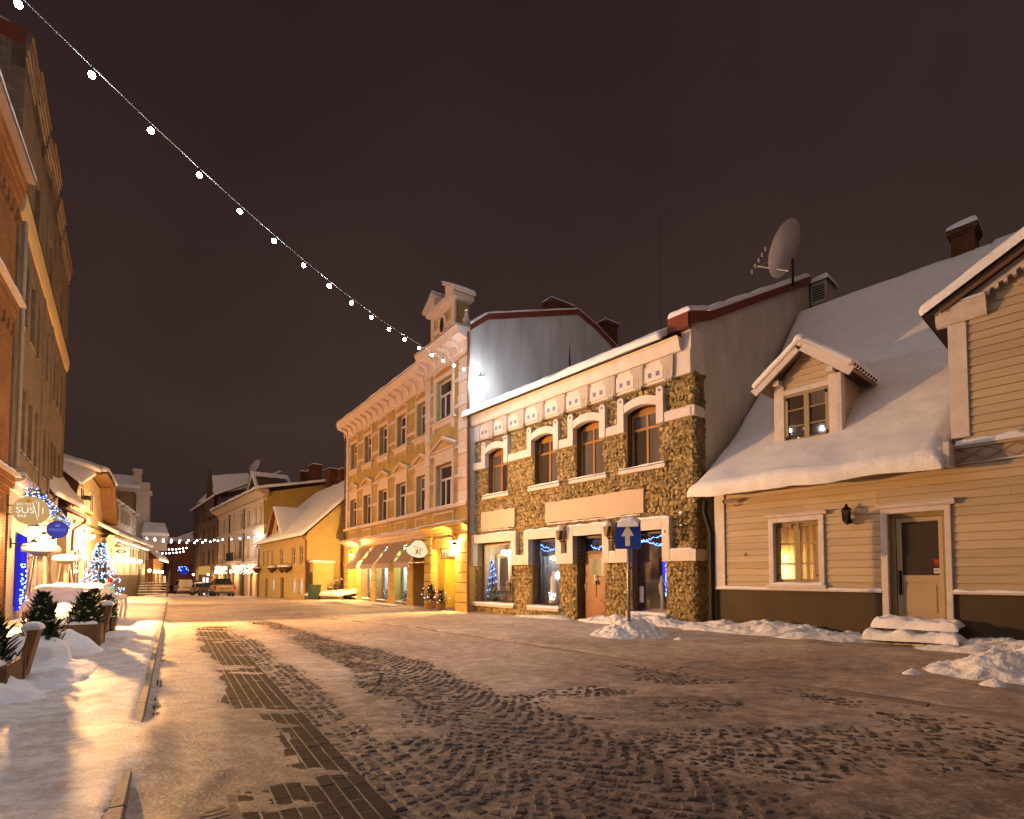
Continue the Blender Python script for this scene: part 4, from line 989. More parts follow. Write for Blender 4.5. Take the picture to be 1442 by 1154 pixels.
MB().tube([(15.10, .13, 1.10), (15.10, .07, 1.10), (15.10, .07, 1.5), (15.10, .13, 1.5)], .014, 6).build('handle', IRON, d_o); MB().box(15.07, 15.13, .122, .131, 1.05, 1.56).build('handle_plate', IRON, d_o)
MB().prism([(15.66, 1.78), (15.76, 1.78), (15.71, 1.64)], .155, .159).build('red_sticker', mat('red_sticker', (.45, .03, .03)), d_o)
MB().box(15.665, 15.755, .155, .159, 1.50, 1.60).build('white_sticker', mat('white_sticker', (.7, .68, .66)), d_o)
MB().box(15.68, 15.74, .153, .1555, 1.54, 1.56).build('sticker_print', IRON, d_o)
MB().box(14.4, 16.5, 1.9, 1.95, 0, 3).build('hall_wall', mat('hall', (.05, .03, .015)), th)
# snowed-up steps
ds = thing('door_steps', 'two wooden door steps buried in thick snow at the timber house door', 'steps', th.matrix_basis @ Vector((15.45, -.45, 0)), AS)
for z_, y0, y1, hw in ((.46, -.15, .42, .66), (.24, -.5, .1, .72)):
    MB().box(-hw, hw, y0, y1, z_-.06, z_).build('tread', WOODDARK, ds)
    snow(ds, (-hw-.05, y0-.06, z_), (hw+.05, y0-.06, z_), (hw+.05, y1, z_), (-hw-.05, y1, z_), .11, nx=44, ny=16, seed=int(z_*100), lump=.95, ragged=.10, round_=.11, freq=4.5, sag=.07)
MB().box(-.6, .6, -.1, .4, 0, .2).build('base', WOODDARK, ds)
# lantern, camera, sticker on the wall
ln = thing('wall_lantern', 'unlit black coach lantern on the beige boards between window and door', 'lantern', th.matrix_basis @ Vector((14.22, -.04, 2.72)), AS)
MB().prism([(-.06, .18), (.06, .18), (.04, -.06), (-.04, -.06)], -.22, -.11).build('glass_body', mat('smoky_glass', (.06, .05, .045), rough=.2), ln)
m = MB()
for sx in (-1, 1):
    for yy in (-.225, -.105): m.tube([(sx*.075, yy, .19), (sx*.045, yy, -.07)], .011, 4)
m.build('cage', IRON, ln); MB().lathe([(.105, .19), (.07, .24), (.03, .27), (.03, .29), (.012, .33)], 8, (0, -.165, 0)).build('cap', IRON, ln); MB().lathe([(.01, -.13), (.05, -.09), (.055, -.06)], 8, (0, -.165, 0)).build('finial', IRON, ln)
MB().tube([(0, -.165, -.11), (0, -.10, -.13), (0, -.02, -.06)], .018, 6).build('arm', IRON, ln); MB().lathe([(.06, -.012), (.06, .012)], 10).build('rosette', IRON, ln, False, (0, -.01, -.05), (R(90), 0, 0))
sc = thing('security_camera', 'small white bullet camera high at the left end of the beige wall', 'camera', th.matrix_basis @ Vector((11.62, -.04, 3.36)), AS)
MB().tube([(0, 0, -.08), (0, -.12, -.06), (-.02, -.16, .02)], .02, 6).build('bracket', ZINC, sc); o = MB().tube([(.1, -.1, .07), (-.2, -.24, .03)], .055, 8); o.build('body', mat('camera_white', (.55, .48, .44), rough=.4), sc)
MB().tube([(-.2, -.24, .03), (-.235, -.256, .026)], .04, 8).build('lens', IRON, sc)
ws = thing('warning_sticker', 'tiny yellow triangular warning sticker on the beige boards', 'sticker', th.matrix_basis @ Vector((11.85, -.037, 2.0)), AS)
MB().prism([(-.06, -.05), (.06, -.05), (0, .06)], -.004, 0).build('plate', mat('yellow_sign', (.45, .32, .02)), ws); MB().prism([(-.03, -.03), (.03, -.03), (0, .03)], -.006, -.004).build('mark', IRON, ws)
# eave and roof
MB().prismx([(.0, 3.60), (-.08, 3.60), (-.12, 3.66), (-.48, 3.60), (-.50, 3.70), (0, 3.9)], 10.78, 16.08).build('eave_box', mat('eave_beige', (.42, .29, .15), (.36, .24, .12)), th)
MB().prismx([(-.46, 3.70), (-.56, 3.66), (-.56, 3.72), (-.2, 4.0)], 10.7, 16.06).build('gutter', IRON, th)
MB().box(16.0, 16.09, -.58, .02, 3.58, 4.02).build('eave_end_board', WTRIM, th)
rfm = MB(); rfm.quad((10.72, -.52, 3.64), (16.04, -.52, 3.64), (16.04, 7.3, 11.25), (10.72, 7.3, 11.25)); rfm.quad((16.04, 1.8, 5.9), (TX1, 1.8, 5.9), (TX1, 7.3, 11.25), (16.04, 7.3, 11.25)); rfm.quad((10.72, 7.3, 11.25), (TX1, 7.3, 11.25), (TX1, 15, 4), (10.72, 15, 4)); rfm.poly([(TX1, -.5, 3.6), (TX1, 15, 4), (TX1, 7.3, 11.25)])
def kick(y): return .68*math.sin(math.pi*min(1, max(0, (y+.6)/7.9))**.8) if -.6 < y < 7.3 else 0.0   # the roof flattens towards the eave
rfm = MB(); ys_ = [-.52+.46*i for i in range(18)]
for x0_, x1_, k0 in ((10.72, 16.04, 0), (16.04, TX1, 5)):
    for i in range(k0, 17): rfm.quad(*[(x_, y_, 3.64+.973*(y_+.52)-kick(y_)) for x_, y_ in ((x0_, ys_[i]), (x1_, ys_[i]), (x1_, ys_[i+1]), (x0_, ys_[i+1]))])
rfm.quad((10.72, 7.3, 11.2), (TX1, 7.3, 11.2), (TX1, 15, 4), (10.72, 15, 4))
rfo = rfm.build('roof', mat('tar_roof', (.04, .035, .03)), th)
V, F = snow_patch((10.52, -.62, 3.62), (16.03, -.62, 3.62), (16.03, 7.3, 11.2), (10.52, 7.3, 11.2), .24, nx=90, ny=70, seed=14, lump=.30, ragged=.09, round_=.3, sag=.08, freq=.8)
V[:, 2] -= np.array([kick(v) for v in V[:, 1]])
place('snow', np_mesh('snow', V, F, SNOW, True), rfo)
snow(rfo, (15.9, 2.6, 6.25), (TX1, 2.6, 6.25), (TX1, 7.3, 11.2), (15.9, 7.3, 11.2), .22, nx=20, ny=20, seed=15, lump=.1, freq=.5)
# dormer
DY = 1.15; dx0, dx1, dzb, dzt, dap = 12.19, 13.72, 4.85, 6.50, 7.36; dxc = (dx0+dx1)/2 + .02
dm = MB(); dm.poly([(dx0, DY, dzb-.3), (dx1, DY, dzb-.3), (dx1, DY, dzt), (dxc, DY, dap), (dx0, DY, dzt)])
ybk = lambda z: (z-3.64)/.973 + .15
dm.poly([(dx1, DY, dzb-.3), (dx1, ybk(dzt)+.3, dzt), (dx1, DY, dzt)]); dm.poly([(dx0, DY, dzb-.3), (dx0, ybk(dzt)+.3, dzt), (dx0, DY, dzt)])
dmo = dm.build('dormer', BEIGE, th)
for i in range(5): # gable boards
    z0 = 6.34+i*.165; z1 = z0+.165; f = lambda z: max(0.0, (dap-.12-z)/(dap-dzt))*(dx1-dx0)/2*1.0
    wid = min(f(z0), (dx1-dx0)/2-.22)
    if wid > .06: clap(dxc-wid, dxc+wid, z0, z1, dmo, DY-.01, 'board')
for i in range(9):
    z0 = 4.9+i*.165; y1 = ybk(z0)+.25
    if y1 > DY+.1 and z0 < dzt-.1:
        MB().add([(dx1+.012, DY+.05, z0+.165), (dx1+.012, y1, z0+.165), (dx1+.03, y1, z0), (dx1+.03, DY+.05, z0)], [(0, 1, 2, 3)]).build('side_board', BEIGE, dmo)
for a, b in ((dx0-.02, dx0+.24), (dx1-.22, dx1+.02)): MB().bbox(a, b, DY-.09, DY+.06, dzb-.1, dzt).build('corner_board', WTRIM, dmo)
MB().bbox(dx1-.02, dx1+.07, DY-.09, DY+.16, dzb-.1, dzt-.001).build('corner_board', WTRIM, dmo)
for a in (dx0+.02, dx1-.22): MB().box(a+.02, a+.17, DY-.30, DY, dzt, dzt+.13).build('rafter_end', WTRIM, dmo)
MB().bbox(dx0+.22, dx1-.2, DY-.085, DY+.02, 6.24, 6.37).build('window_head', WTRIM, dmo)
dw = window(dmo, dx0+.24, dx1-.22, 4.96, 6.24, DY-.065, OLIVE, DGLASS, vb=(dxc,), hb=(5.37, 5.80), fw=.085, bw=.03)
MB().box(dxc-.06, dxc+.06, DY-.075, DY-.02, 4.99, 6.21).build('meeting_stile', OLIVE, dw)
for x_ in (dx0+.30, dx1-.28):
    for z_ in (5.10, 6.14): MB().box(x_-.03, x_+.03, DY-.08, DY-.064, z_-.07, z_+.02).build('hinge', IRON, dw)
def slab(mb, p, q, y0, y1, t):  # sloping slab between two x,z points
    d = Vector((q[0]-p[0], q[1]-p[1])).normalized(); n_ = Vector((-d.y, d.x))
    if n_.y < 0: n_ = -n_
    mb.prism([p, q, (q[0]+n_.x*t, q[1]+n_.y*t), (p[0]+n_.x*t, p[1]+n_.y*t)], y0, y1)
eL, eR, ap = (11.84, 6.46), (14.08, 6.40), (dxc, 7.36)
m = MB(); slab(m, eL, ap, DY-.42, 4.9, .05); slab(m, eR, ap, DY-.42, 4.9, .05); m.build('dormer_roof', mat('dormer_boards', (.30, .22, .15)), dmo)
m = MB(); slab(m, (eL[0]+.02, eL[1]-.17), (ap[0], ap[1]-.18), DY-.47, DY-.42, .21); slab(m, (eR[0]-.02, eR[1]-.17), (ap[0], ap[1]-.18), DY-.47, DY-.42, .21); m.build('barge_board', WTRIM, dmo)
m = MB(); slab(m, (eL[0]+.0, eL[1]+.03), (ap[0], ap[1]+.03), DY-.50, DY-.40, .06); slab(m, (eR[0]-.0, eR[1]+.03), (ap[0], ap[1]+.03), DY-.50, DY-.40, .06); m.build('barge_moulding', WTRIM, dmo)
for i in range(9): MB().lathe([(.035, 0), (.035, .12)], 6).build('tile_end', IRON, dmo, False, (eR[0]-.02, DY-.3+i*.2, eR[1]+.07), (0, R(70), 0))
snow(dmo, (eL[0]-.04, DY-.5, eL[1]+.06), (ap[0], DY-.5, ap[1]+.08), (ap[0], 4.8, ap[1]+.08), (eL[0]-.04, 3.7, eL[1]+.06), .17, nx=16, ny=24, seed=31, lump=.15, round_=.14)
snow(dmo, (eR[0]+.04, DY-.5, eR[1]+.06), (ap[0], DY-.5, ap[1]+.08), (ap[0], 4.8, ap[1]+.08), (eR[0]+.04, 3.7, eR[1]+.06), .17, nx=16, ny=24, seed=32, lump=.15, round_=.14)
m = MB().tube([(ap[0], DY-.48, ap[1]+.10), (ap[0], 4.8, ap[1]+.10)], .14, 12); m.build('snow', SNOW, dmo, True)
fairy(dmo, [(dxc-.22, DY-.04, 5.05), (dxc-.16, DY-.04, 5.03), (dxc+.22, DY-.04, 5.03)], WLED, .011)
# front gable wing
GX0, GX1 = 16.09, 25.0; gc = (GX0+GX1)/2; gs = .56
gap = 6.62 + gs*(gc-GX0)
m = MB().poly([(GX0, .02, 3.7), (GX1, .02, 3.7), (GX1, .02, 6.6), (gc, .02, gap), (GX0, .02, 6.6)]); m.poly([(GX0, .02, 3.7), (GX0, 4.2, 3.7), (GX0, 4.2, 6.7), (GX0, .02, 6.6)])
gw = m.build('gable_wing', BEIGE, th)
zb = 4.06; i = 0
while zb < gap-.2:
    z1 = zb+.1635; c0 = GX0+.24 if z1 < 6.55 else GX0 + (z1-6.60)/gs + .25
    if c0 < gc-.2: clap(c0, min(GX1, 2*gc-c0), zb, z1, gw, 0, 'board')
    zb = z1; i += 1
MB().bbox(GX0-.01, GX0+.24, -.06, .03, 4.16, 6.45).build('corner_board', WTRIM, gw); MB().box(GX0-.05, GX0, -.06, .2, 4.16, 6.45).build('corner_board', WTRIM, gw)
m = MB(); m.prismx([(.03, 6.45), (-.10, 6.45), (-.16, 6.52), (-.20, 6.66), (-.26, 6.72), (-.26, 6.78), (.03, 6.80)], GX0-.22, GX0+.55); m.build('cornice_return', WTRIM, gw)
snow(gw, (GX0-.22, -.26, 6.79), (GX0+.55, -.26, 6.79), (GX0+.55, .0, 6.80), (GX0-.22, .0, 6.80), .07, nx=10, ny=6, seed=2, round_=.06)
m = MB(); slab(m, (GX0-.34, 6.62), (gc, 6.62+gs*(gc-GX0+.34)), -.34, 4.4, .07); slab(m, (GX1+.34, 6.62), (gc, 6.62+gs*(gc-GX0+.34)), -.34, 4.4, .07); m.build('wing_roof', mat('wing_roof', (.05, .03, .02)), gw)
m = MB(); slab(m, (GX0+.28, 6.72), (gc, 6.72+gs*(gc-GX0-.28)), -.14, .0, .16); m.build('rake_moulding', WTRIM, gw)
m = MB(); slab(m, (GX0-.1, 6.66), (gc, 6.66+gs*(gc-GX0+.1)), -.32, -.26, .10); m.build('rake_fascia', mat('brown_fascia', (.16, .09, .06)), gw)
for k in range(34):
    x_ = GX0+.42+k*.125; MB().box(x_, x_+.06, -.17, -.02, 6.72+gs*(x_-GX0-.28)-.06, 6.72+gs*(x_-GX0-.28)+.03).build('dentil', WTRIM, gw)
zt = 6.62+gs*(gc-GX0+.34)
snow(gw, (GX0-.40, -.42, 6.66), (GX0-.40, 4.3, 6.66), (gc, 4.3, zt+.06), (gc, -.42, zt+.06), .26, nx=20, ny=40, seed=22, lump=.12, round_=.2)
# lattice band and ledge
MB().box(GX0, GX1, -.05, .02, 3.67, 3.94).build('lattice_band', mat('band_paint', (.46, .36, .26), (.40, .31, .22)), gw)
latt = mat('lattice_line', (.30, .21, .14))
for k in range(24):
    x_ = GX0+.05+k*.42
    for s_ in (-1, 1):
        m = MB(); a_, b_ = (x_, 3.69 if s_ > 0 else 3.92), (x_+.42, 3.92 if s_ > 0 else 3.69)
        d = Vector((b_[0]-a_[0], b_[1]-a_[1])).normalized(); n_ = Vector((-d.y, d.x))*.012
        m.prism([(a_[0]-n_.x, a_[1]-n_.y), (b_[0]-n_.x, b_[1]-n_.y), (b_[0]+n_.x, b_[1]+n_.y), (a_[0]+n_.x, a_[1]+n_.y)], -.062-(.002 if s_ > 0 else 0), -.05)
        if b_[0] < GX1: m.build('lattice_slat', latt, gw)
MB().bbox(GX0, GX1, -.12, .02, 3.94, 3.99).build('band_ledge', BEIGE, gw); ledge_snow(gw, GX0, GX1, -.14, .0, 3.99, .13, seed=44); ledge_snow(gw, GX0-.05, GX1, -.09, -.02, 3.64, .02, seed=45)
# chimney
ch = MB(); ch.box(15.0, 15.55, 7.0, 7.75, 10.5, 11.75); ch.box(14.96, 15.59, 6.96, 7.79, 11.75, 11.83); ch.box(14.92, 15.63, 6.92, 7.83, 11.83, 11.98)
cho = ch.build('chimney', brick('chimney_brick', (.22, .075, .028), (.15, .05, .02), (.05, .03, .02), .22, .07), th)
snow(cho, (14.9, 6.9, 11.98), (15.65, 6.9, 11.98), (15.65, 7.85, 11.98), (14.9, 7.85, 11.98), .22, nx=12, ny=12, seed=3, round_=.18)
# ------------------------------------------------------------------ yellow brick building
Y0 = (-11.368, 35.978); AY = R(-54.614)
YB = brick('yellow_brick', (.42, .285, .066), (.34, .22, .05), (.42, .32, .18), .25, .078, .010, .35)
PINK = mat('pinkish_stucco', (.62, .48, .40), (.54, .41, .33), scale=3, rough=.85, bump=.1)
YST = mat('yellow_stucco', (.52, .34, .10), (.46, .29, .08), scale=2, rough=.85, bump=.1)
GREY = mat('stained_grey_render', (.56, .54, .51), (.34, .32, .30), scale=1.1, rough=.95, bump=.1, stretch=(1, 1, .22), contrast=.2)
yb = thing('yellow_brick_building', 'three storey yellow brick building with white stucco trim and scroll gable', 'building', (Y0[0], Y0[1], 0), AY)
YL = 16.65; AX = 12.55; AP = -.15
bays = [1.5, 4.1, 6.65, 9.25, 11.75]
r3 = [(c-.6, c+.6, 8.5, 10.25) for c in bays]; r2 = [(c-.65, c+.65, 4.64, 6.5) for c in bays]
r3[4] = (11.2, 12.38, 8.5, 10.25); r2[4] = (11.2, 12.45, 4.64, 6.5)
a3 = (13.58, 15.2, 8.7, 10.64); a2 = (13.65, 15.25, 4.66, 6.62)
m = facade(MB(), 0, AX, 3.3, 11.4, r3+r2, 0, .3); facade(m, AX, YL, 3.3, 11.6, [a3, a2], AP, .3)
m.quad((AX, AP, 3.3), (AX, 0, 3.3), (AX, 0, 11.5), (AX, AP, 11.5)); m.quad((0, 0, -.6), (0, 8, -.6), (0, 8, 12), (0, 0, 12))
m.build('wall', YB, yb)
MB().poly([(YL, AP, -.6), (YL, 15, -.6), (YL, 15, 10.5), (YL, 7.48, 14.25), (YL, 6.17, 14.62), (YL, .8, 12.85), (YL, .3, 12.45), (YL, AP, 12.0)]).build('firewall', GREY, yb)
crack = MB().prismx([(5.55, 9.0), (5.68, 9.0), (5.72, 11.3), (5.66, 12.4), (5.62, 12.9), (5.58, 12.2), (5.54, 11.0)], YL+.001, YL+.006); crack.build('damp_streak', mat('damp', (.045, .032, .026), (.03, .022, .02)), yb)
for p, q in (((.0, 12.25), (.8, 12.9)), ((.8, 12.9), (6.17, 14.7)), ((6.17, 14.7), (7.48, 14.25)), ((7.48, 14.25), (15, 10.5))):
    MB().prismx([(p[0], p[1]-.12), (q[0], q[1]-.12), (q[0], q[1]+.14), (p[0], p[1]+.14)], YL-.18, YL+.07).build('capping', DARKRED, yb)
    snow(yb, (YL-.2, p[0], p[1]+.14), (YL+.08, p[0], p[1]+.14), (YL+.08, q[0], q[1]+.14), (YL-.2, q[0], q[1]+.14), .10, nx=6, ny=24, seed=int(p[0]*9)+1, round_=.08)
rf = MB(); rf.quad((-.4, -.5, 11.9), (YL-.1, -.5, 11.9), (YL-.1, 6.2, 14.4), (-.4, 6.2, 14.4)); rf.quad((-.4, 6.2, 14.4), (YL-.1, 6.2, 14.4), (YL-.1, 15, 10.3), (-.4, 15, 10.3))
rf = rf.build('roof', DARKRED, yb)
snow(rf, (-.5, -.66, 11.86), (AX, -.66, 11.86), (AX, 6.2, 14.38), (-.5, 6.2, 14.38), .16, nx=40, ny=14, seed=61, ragged=.05)
def quoins(x0, x1, z0, z1, y, n, parent=yb):
    h = (z1-z0)/n
    for i in range(n):
        e_ = .0 if i % 2 else .04
        MB().bbox(x0, x1, y-.06-e_*.4, y+.02, z0+i*h+.008, z0+(i+1)*h-.008, .012).build('quoin_block', PINK if i % 2 else TRIM, parent)
quoins(-.02, .42, 4.65, 10.8, 0, 12); quoins(AX-.02, AX+.48, 4.65, 11.0, AP, 12); quoins(15.84, YL+.03, 4.65, 11.0, AP, 12)
def strip(x0, x1, z0, z1, y, d, mt=PINK, nm='band'): return MB().bbox(x0, x1, y-d, y+.01, z0, z1, .01).build(nm, mt, yb)
def surround(c0, c1, z0, z1, y, nm='window_surround', w=.16):
    m = MB(); m.bbox(c0-w, c0, y-.07, y+.02, z0, z1); m.bbox(c1, c1+w, y-.07, y+.02, z0, z1); m.bbox(c0-w, c1+w, y-.075, y+.02, z1+.001, z1+.18)
    return m.build(nm, PINK, yb)
allw = [(h, 0, 3) for h in r3] + [(h, 0, 2) for h in r2] + [(a3, AP, 3), (a2, AP, 2)]
WFR = mat('window_white', (.62, .55, .52), rough=.5)
for (a, b, c, d), y, r_ in allw:
    wide = (b-a) > 1.45
    tz = c+(d-c)*.66
    o = window(yb, a+.01, b-.01, c+.02, d-.01, y+.20, WFR, DGLASS, vb=((a+.55, b-.55) if wide else ((a+b)/2,)), hb=(tz,), fw=.08, bw=.09, vlim=tz)
    MB().quad((a+.1, y+.28, c+.1), (a+.32, y+.28, c+.1), (a+.32, y+.28, d-.1), (a+.1, y+.28, d-.1)).build('curtain', mat('lace_curtain', (.34, .30, .28), rough=.9), yb)
    surround(a, b, c, d, y)
    if r_ == 3:
        s_ = MB().bbox(a-.36, b+.36, y-.16, y+.02, c-.14, c-.03); s_.bbox(a-.2, b+.2, y-.11, y+.02, c-.34, c-.141)
        for x_ in (a-.16, b+.02): s_.prism([(x_, c-.34), (x_+.14, c-.34), (x_+.12, c-.56), (x_+.02, c-.56)], y-.10, y+.02)
        s_.build('sill', PINK, yb); MB().box(a-.37, b+.37, y-.17, y+.0, c-.03, c-.015).build('sill_flashing', IRON, yb); ledge_snow(yb, a-.34, b+.34, y-.16, y-.01, c-.014, .035, seed=int(a*7))
        h_ = MB(); h_.bbox(a-.14, a-.02, y-.08, y+.02, d+.18, d+.48); h_.bbox(b+.02, b+.14, y-.08, y+.02, d+.18, d+.48)
        h_.prism(arc(a-.1, b+.1, d+.40, .20, 8) + arc(a-.1, b+.1, d+.30, .20, 8)[::-1], y-.08, y+.02); h_.build('lunette_hood', PINK, yb)
        MB().prism([(a, d+.18), (b, d+.18)] + arc(a, b, d+.28, .18, 8)[::-1], y-.03, y+.0).build('lunette', mat('orange_stucco', (.50, .25, .05)), yb)
    else:
        xc = (a+b)/2; hw = .95 if not wide else 1.1; z0 = 7.10 if not wide else 7.28; zt_ = 7.55 if not wide else 7.82
        MB().bbox(a-.12, b+.12, y-.06, y+.02, d+.18, z0-.06).build('lintel_panel', PINK, yb)
        p_ = MB(); p_.bbox(xc-hw, xc+hw, y-.14, y+.02, z0-.06, z0+.03); slab(p_, (xc-hw-.04, z0+.03), (xc, zt_-.08), y-.17, y+.02, .10); slab(p_, (xc+hw+.04, z0+.03), (xc, zt_-.08), y-.17, y+.02, .10)
        p_ = p_.build('pediment', PINK, yb); MB().prism([(xc-hw+.1, z0+.03), (xc+hw-.1, z0+.03), (xc, zt_-.09)], y-.05, y+.0).build('tympanum', YST, p_)
        snow(p_, (xc+hw+.06, y-.19, z0+.14), (xc, y-.19, zt_+.03), (xc, y, zt_+.03), (xc+hw+.06, y, z0+.14), .04, nx=8, ny=5, seed=int(a*5), round_=.04)
for z0, z1 in ((8.82, 8.98), (10.0, 10.16), (5.70, 5.84), (7.0, 7.12)):
    xs_ = [.42] + [v for h in (r3 if z0 > 8 else r2) for v in (h[0]-.16, h[1]+.16)] + [AX]
    for i in range(0, len(xs_)-1, 2):
        if xs_[i+1]-xs_[i] > .05: strip(xs_[i], xs_[i+1], z0, z1, 0, .045)
    h = a3 if z0 > 8 else a2
    strip(AX+.48, h[0]-.16, z0+.1, z1+.1, AP, .045); strip(h[1]+.16, 15.84, z0+.1, z1+.1, AP, .045)
# string courses and panel frieze above the shops
strip(-.12, AX, 4.46, 4.60, 0, .20, PINK, 'ledge'); strip(AX-.1, YL+.06, 4.46, 4.60, AP, .20, PINK, 'ledge')
ledge_snow(yb, -.12, AX-.1, -.20, .0, 4.60, .05, seed=101); ledge_snow(yb, AX-.1, YL+.05, AP-.20, AP, 4.60, .05, seed=102)
for c, hw, y in [(b_, .7, 0) for b_ in bays] + [(14.4, 1.0, AP)]:
    if c == 11.75: hw = .62
    f_ = MB(); f_.bbox(c-hw, c+hw, y-.05, y+.01, 3.86, 3.95); f_.bbox(c-hw, c+hw, y-.05, y+.01, 4.30, 4.39); f_.bbox(c-hw, c-hw+.1, y-.049, y+.01, 3.951, 4.299); f_.bbox(c+hw-.1, c+hw, y-.049, y+.01, 3.951, 4.299)
    f_.build('panel_frame', PINK, yb)
def shelf(x0, x1, y): MB().prismx([(y+.01, 3.30), (y-.05, 3.30), (y-.05, 3.46), (y-.12, 3.50), (y-.16, 3.60), (y-.34, 3.66), (y-.34, 3.76), (y+.01, 3.80)], x0, x1).build('shop_cornice', YST if x0 > 12 else PINK, yb)
shelf(-.25, AX-.1, 0); shelf(AX-.1, YL+.08, AP); ledge_snow(yb, -.25, AX-.12, -.34, .0, 3.79, .055, seed=103); ledge_snow(yb, AX-.12, YL+.06, AP-.34, AP, 3.79, .055, seed=104)
# rusticated ground floor piers
piers = [(-.02, .72), (2.45, 3.27), (5.0, 5.74), (7.64, 8.49), (10.24, 11.0), (12.6, 13.33), (15.64, YL+.02)]
for k, (a, b) in enumerate(piers):
    MB().box(a+.03, b-.03, .0, .62, -.5, 3.3).build('pier', YST, yb)
    for i in range(8):
        z0 = -.12+i*.425
        MB().bbox(a, b, -.10 + (AP if k > 4 else 0), .5, z0+.012, z0+.413, .02).build('rustic_block', YST, yb)
    MB().box(a-.03, b+.03, -.14+(AP if k > 4 else 0), .5, -.5, -.11).build('pier_base', mat('stone_base', (.17, .12, .075), (.12, .085, .05), scale=5, bump=.4), yb)
MB().box(0, YL, -.1, .6, 3.16, 3.30).build('lintel_beam', YST, yb)
# shop windows
for k, (a, b, col, s_) in enumerate(((.72, 2.45, (1, .66, .20), 0), (3.27, 5.0, (.72, .92, .95), 2.6), (5.74, 7.64, (.60, .75, .95), .9), (8.49, 10.24, (.62, .88, .78), 1.5))):
    MB().box(a, b, -.02, .62, -.5, .02).build('stall_riser', MATS['stone_base'], yb); ledge_snow(yb, a+.05, b-.05, -.05, .3, .02, .05, seed=110+k)
    if k == 0:
        MB().box(a, b, .48, .58, 0, 3.2).build('back_wall', YST, yb)
        q = thing('wall_picture', 'framed lit poster in the first bay under the lamps of the yellow building', 'picture', yb.matrix_basis @ Vector((1.6, .44, 1.2)), AY)
        MB().box(-.42, .42, -.02, .02, -.75, .75).build('panel', mat('poster', (.45, .25, .10), (.2, .08, .04), scale=3), q); MB().box(-.48, .48, 0, .03, -.8, .8).build('frame', WOODDARK, q)
    else:
        window(yb, a+.05, b-.05, .03, 3.1, .42, mat('shop_frame_grey', (.32, .29, .26), rough=.5), GLASS, vb=((a+b)/2,), hb=(2.5,), fw=.07, bw=.06, name='shop_window')
        rm = MB(); rm.quad((a, 2.0, 0), (b, 2.0, 0), (b, 2.0, 3.2), (a, 2.0, 3.2)); rm.quad((a, .5, 0), (a, 2, 0), (a, 2, 3.2), (a, .5, 3.2)); rm.quad((b, .5, 0), (b, 2, 0), (b, 2, 3.2), (b, .5, 3.2)); rm.quad((a, .5, 3.2), (b, .5, 3.2), (b, 2, 3.2), (a, 2, 3.2)); rm.quad((a, .5, .02), (b, .5, .02), (b, 2, .02), (a, 2, .02))
        rm.build('shop_interior', mat('shop_pale', (.62, .62, .60), rough=.9), yb)
        m = MB()
        for i in range(12): m.quad((a+.85+i*.06, .9+.03*(i % 2), .3), (a+.91+i*.06, .9+.03*((i+1) % 2), .3), (a+.91+i*.06, .9+.03*((i+1) % 2), 3.0), (a+.85+i*.06, .9+.03*(i % 2), 3.0))
        m.build('curtain', mat('shop_sheer', (.7, .72, .72), rough=.9), yb)
        pl = thing('ceiling_lamp', 'cold white ceiling lamp in the %s lit shop window of the yellow building' % ('first', 'second', 'third')[k-1], 'lamp', yb.matrix_basis @ Vector((a+.9, 1.2, 2.75)), AY, 'shop ceiling lamps')
        MB().lathe([(.16, 0), (.16, .05), (.03, .1), (.03, .4)], 12).build('shade', emit('cold_lamp', (.75, .9, 1), 14), pl); warm_light('lamp_light', (0, -.1, -.25), 150*s_ if k == 1 else 320, col, .1, pl)
# door bay
MB().box(11.0, 12.6, -.05, 1.0, -.5, -.02).build('door_step', MATS['stone_base'], yb)
m = MB(); m.box(11.03, 11.12, .5, .6, 0, 3.15); m.box(12.48, 12.57, .5, .6, 0, 3.15); m.box(11.12, 12.48, .502, .598, 2.15, 2.28); m.build('door_frame', mat('shop_frame_grey', (.32, .29, .26)), yb)
m = MB(); m.box(11.14, 11.78, .53, .58, 0, 2.14); dA = m.build('door', mat('dark_grey_door', (.14, .11, .08), rough=.5), yb)
m = MB(); m.box(11.82, 12.46, .53, .58, 0, 2.14); dB = m.build('door', MATS['dark_grey_door'], yb)
for d_, x0 in ((dA, 11.22), (dB, 11.90)):
    MB().box(x0, x0+.48, .52, .531, .75, 2.02).build('pane', DGLASS, d_); MB().box(x0+.03, x0+.45, .518, .53, .12, .62).build('door_panel', MATS['dark_grey_door'], d_)
for zz in (.95, 1.25, 1.6): MB().box(12.05, 12.28, .512, .519, zz, zz+.16).build('notice', mat('notice_%d' % int(zz*100), ((.5, .1, .08) if zz == 1.25 else (.6, .6, .58))), dB)
MB().box(11.12, 12.48, .54, .55, 2.28, 3.1).build('transom_pane', DGLASS, yb)
# passage bay
m = MB(); m.quad((13.33, .1, -.2), (13.33, 2.4, -.2), (13.33, 2.4, 3.2), (13.33, .1, 3.2)); m.quad((13.33, 2.4, -.2), (15.64, 2.4, -.2), (15.64, 2.4, 3.2), (13.33, 2.4, 3.2)); m.quad((13.33, 0, 3.19), (15.64, 0, 3.19), (15.64, 2.4, 3.19), (13.33, 2.4, 3.19)); m.quad((15.64, .1, -.2), (15.64, 2.4, -.2), (15.64, 2.4, 3.2), (15.64, .1, 3.2)); m.quad((13.33, 0, -.15), (15.64, 0, -.15), (15.64, 2.4, -.15), (13.33, 2.4, -.15))
m.build('passage', mat('passage_yellow', (.62, .42, .05), (.56, .37, .04), rough=.8), yb)
m = MB(); m.box(14.1, 14.9, 1.2, 1.27, -.1, 2.4); pdoor = m.build('passage_door', mat('pale_door', (.5, .45, .38)), yb)
for i in range(5): MB().box(14.2, 14.8, 1.18, 1.2, .1+i*.46, .46+i*.46).build('pane', DGLASS, pdoor)
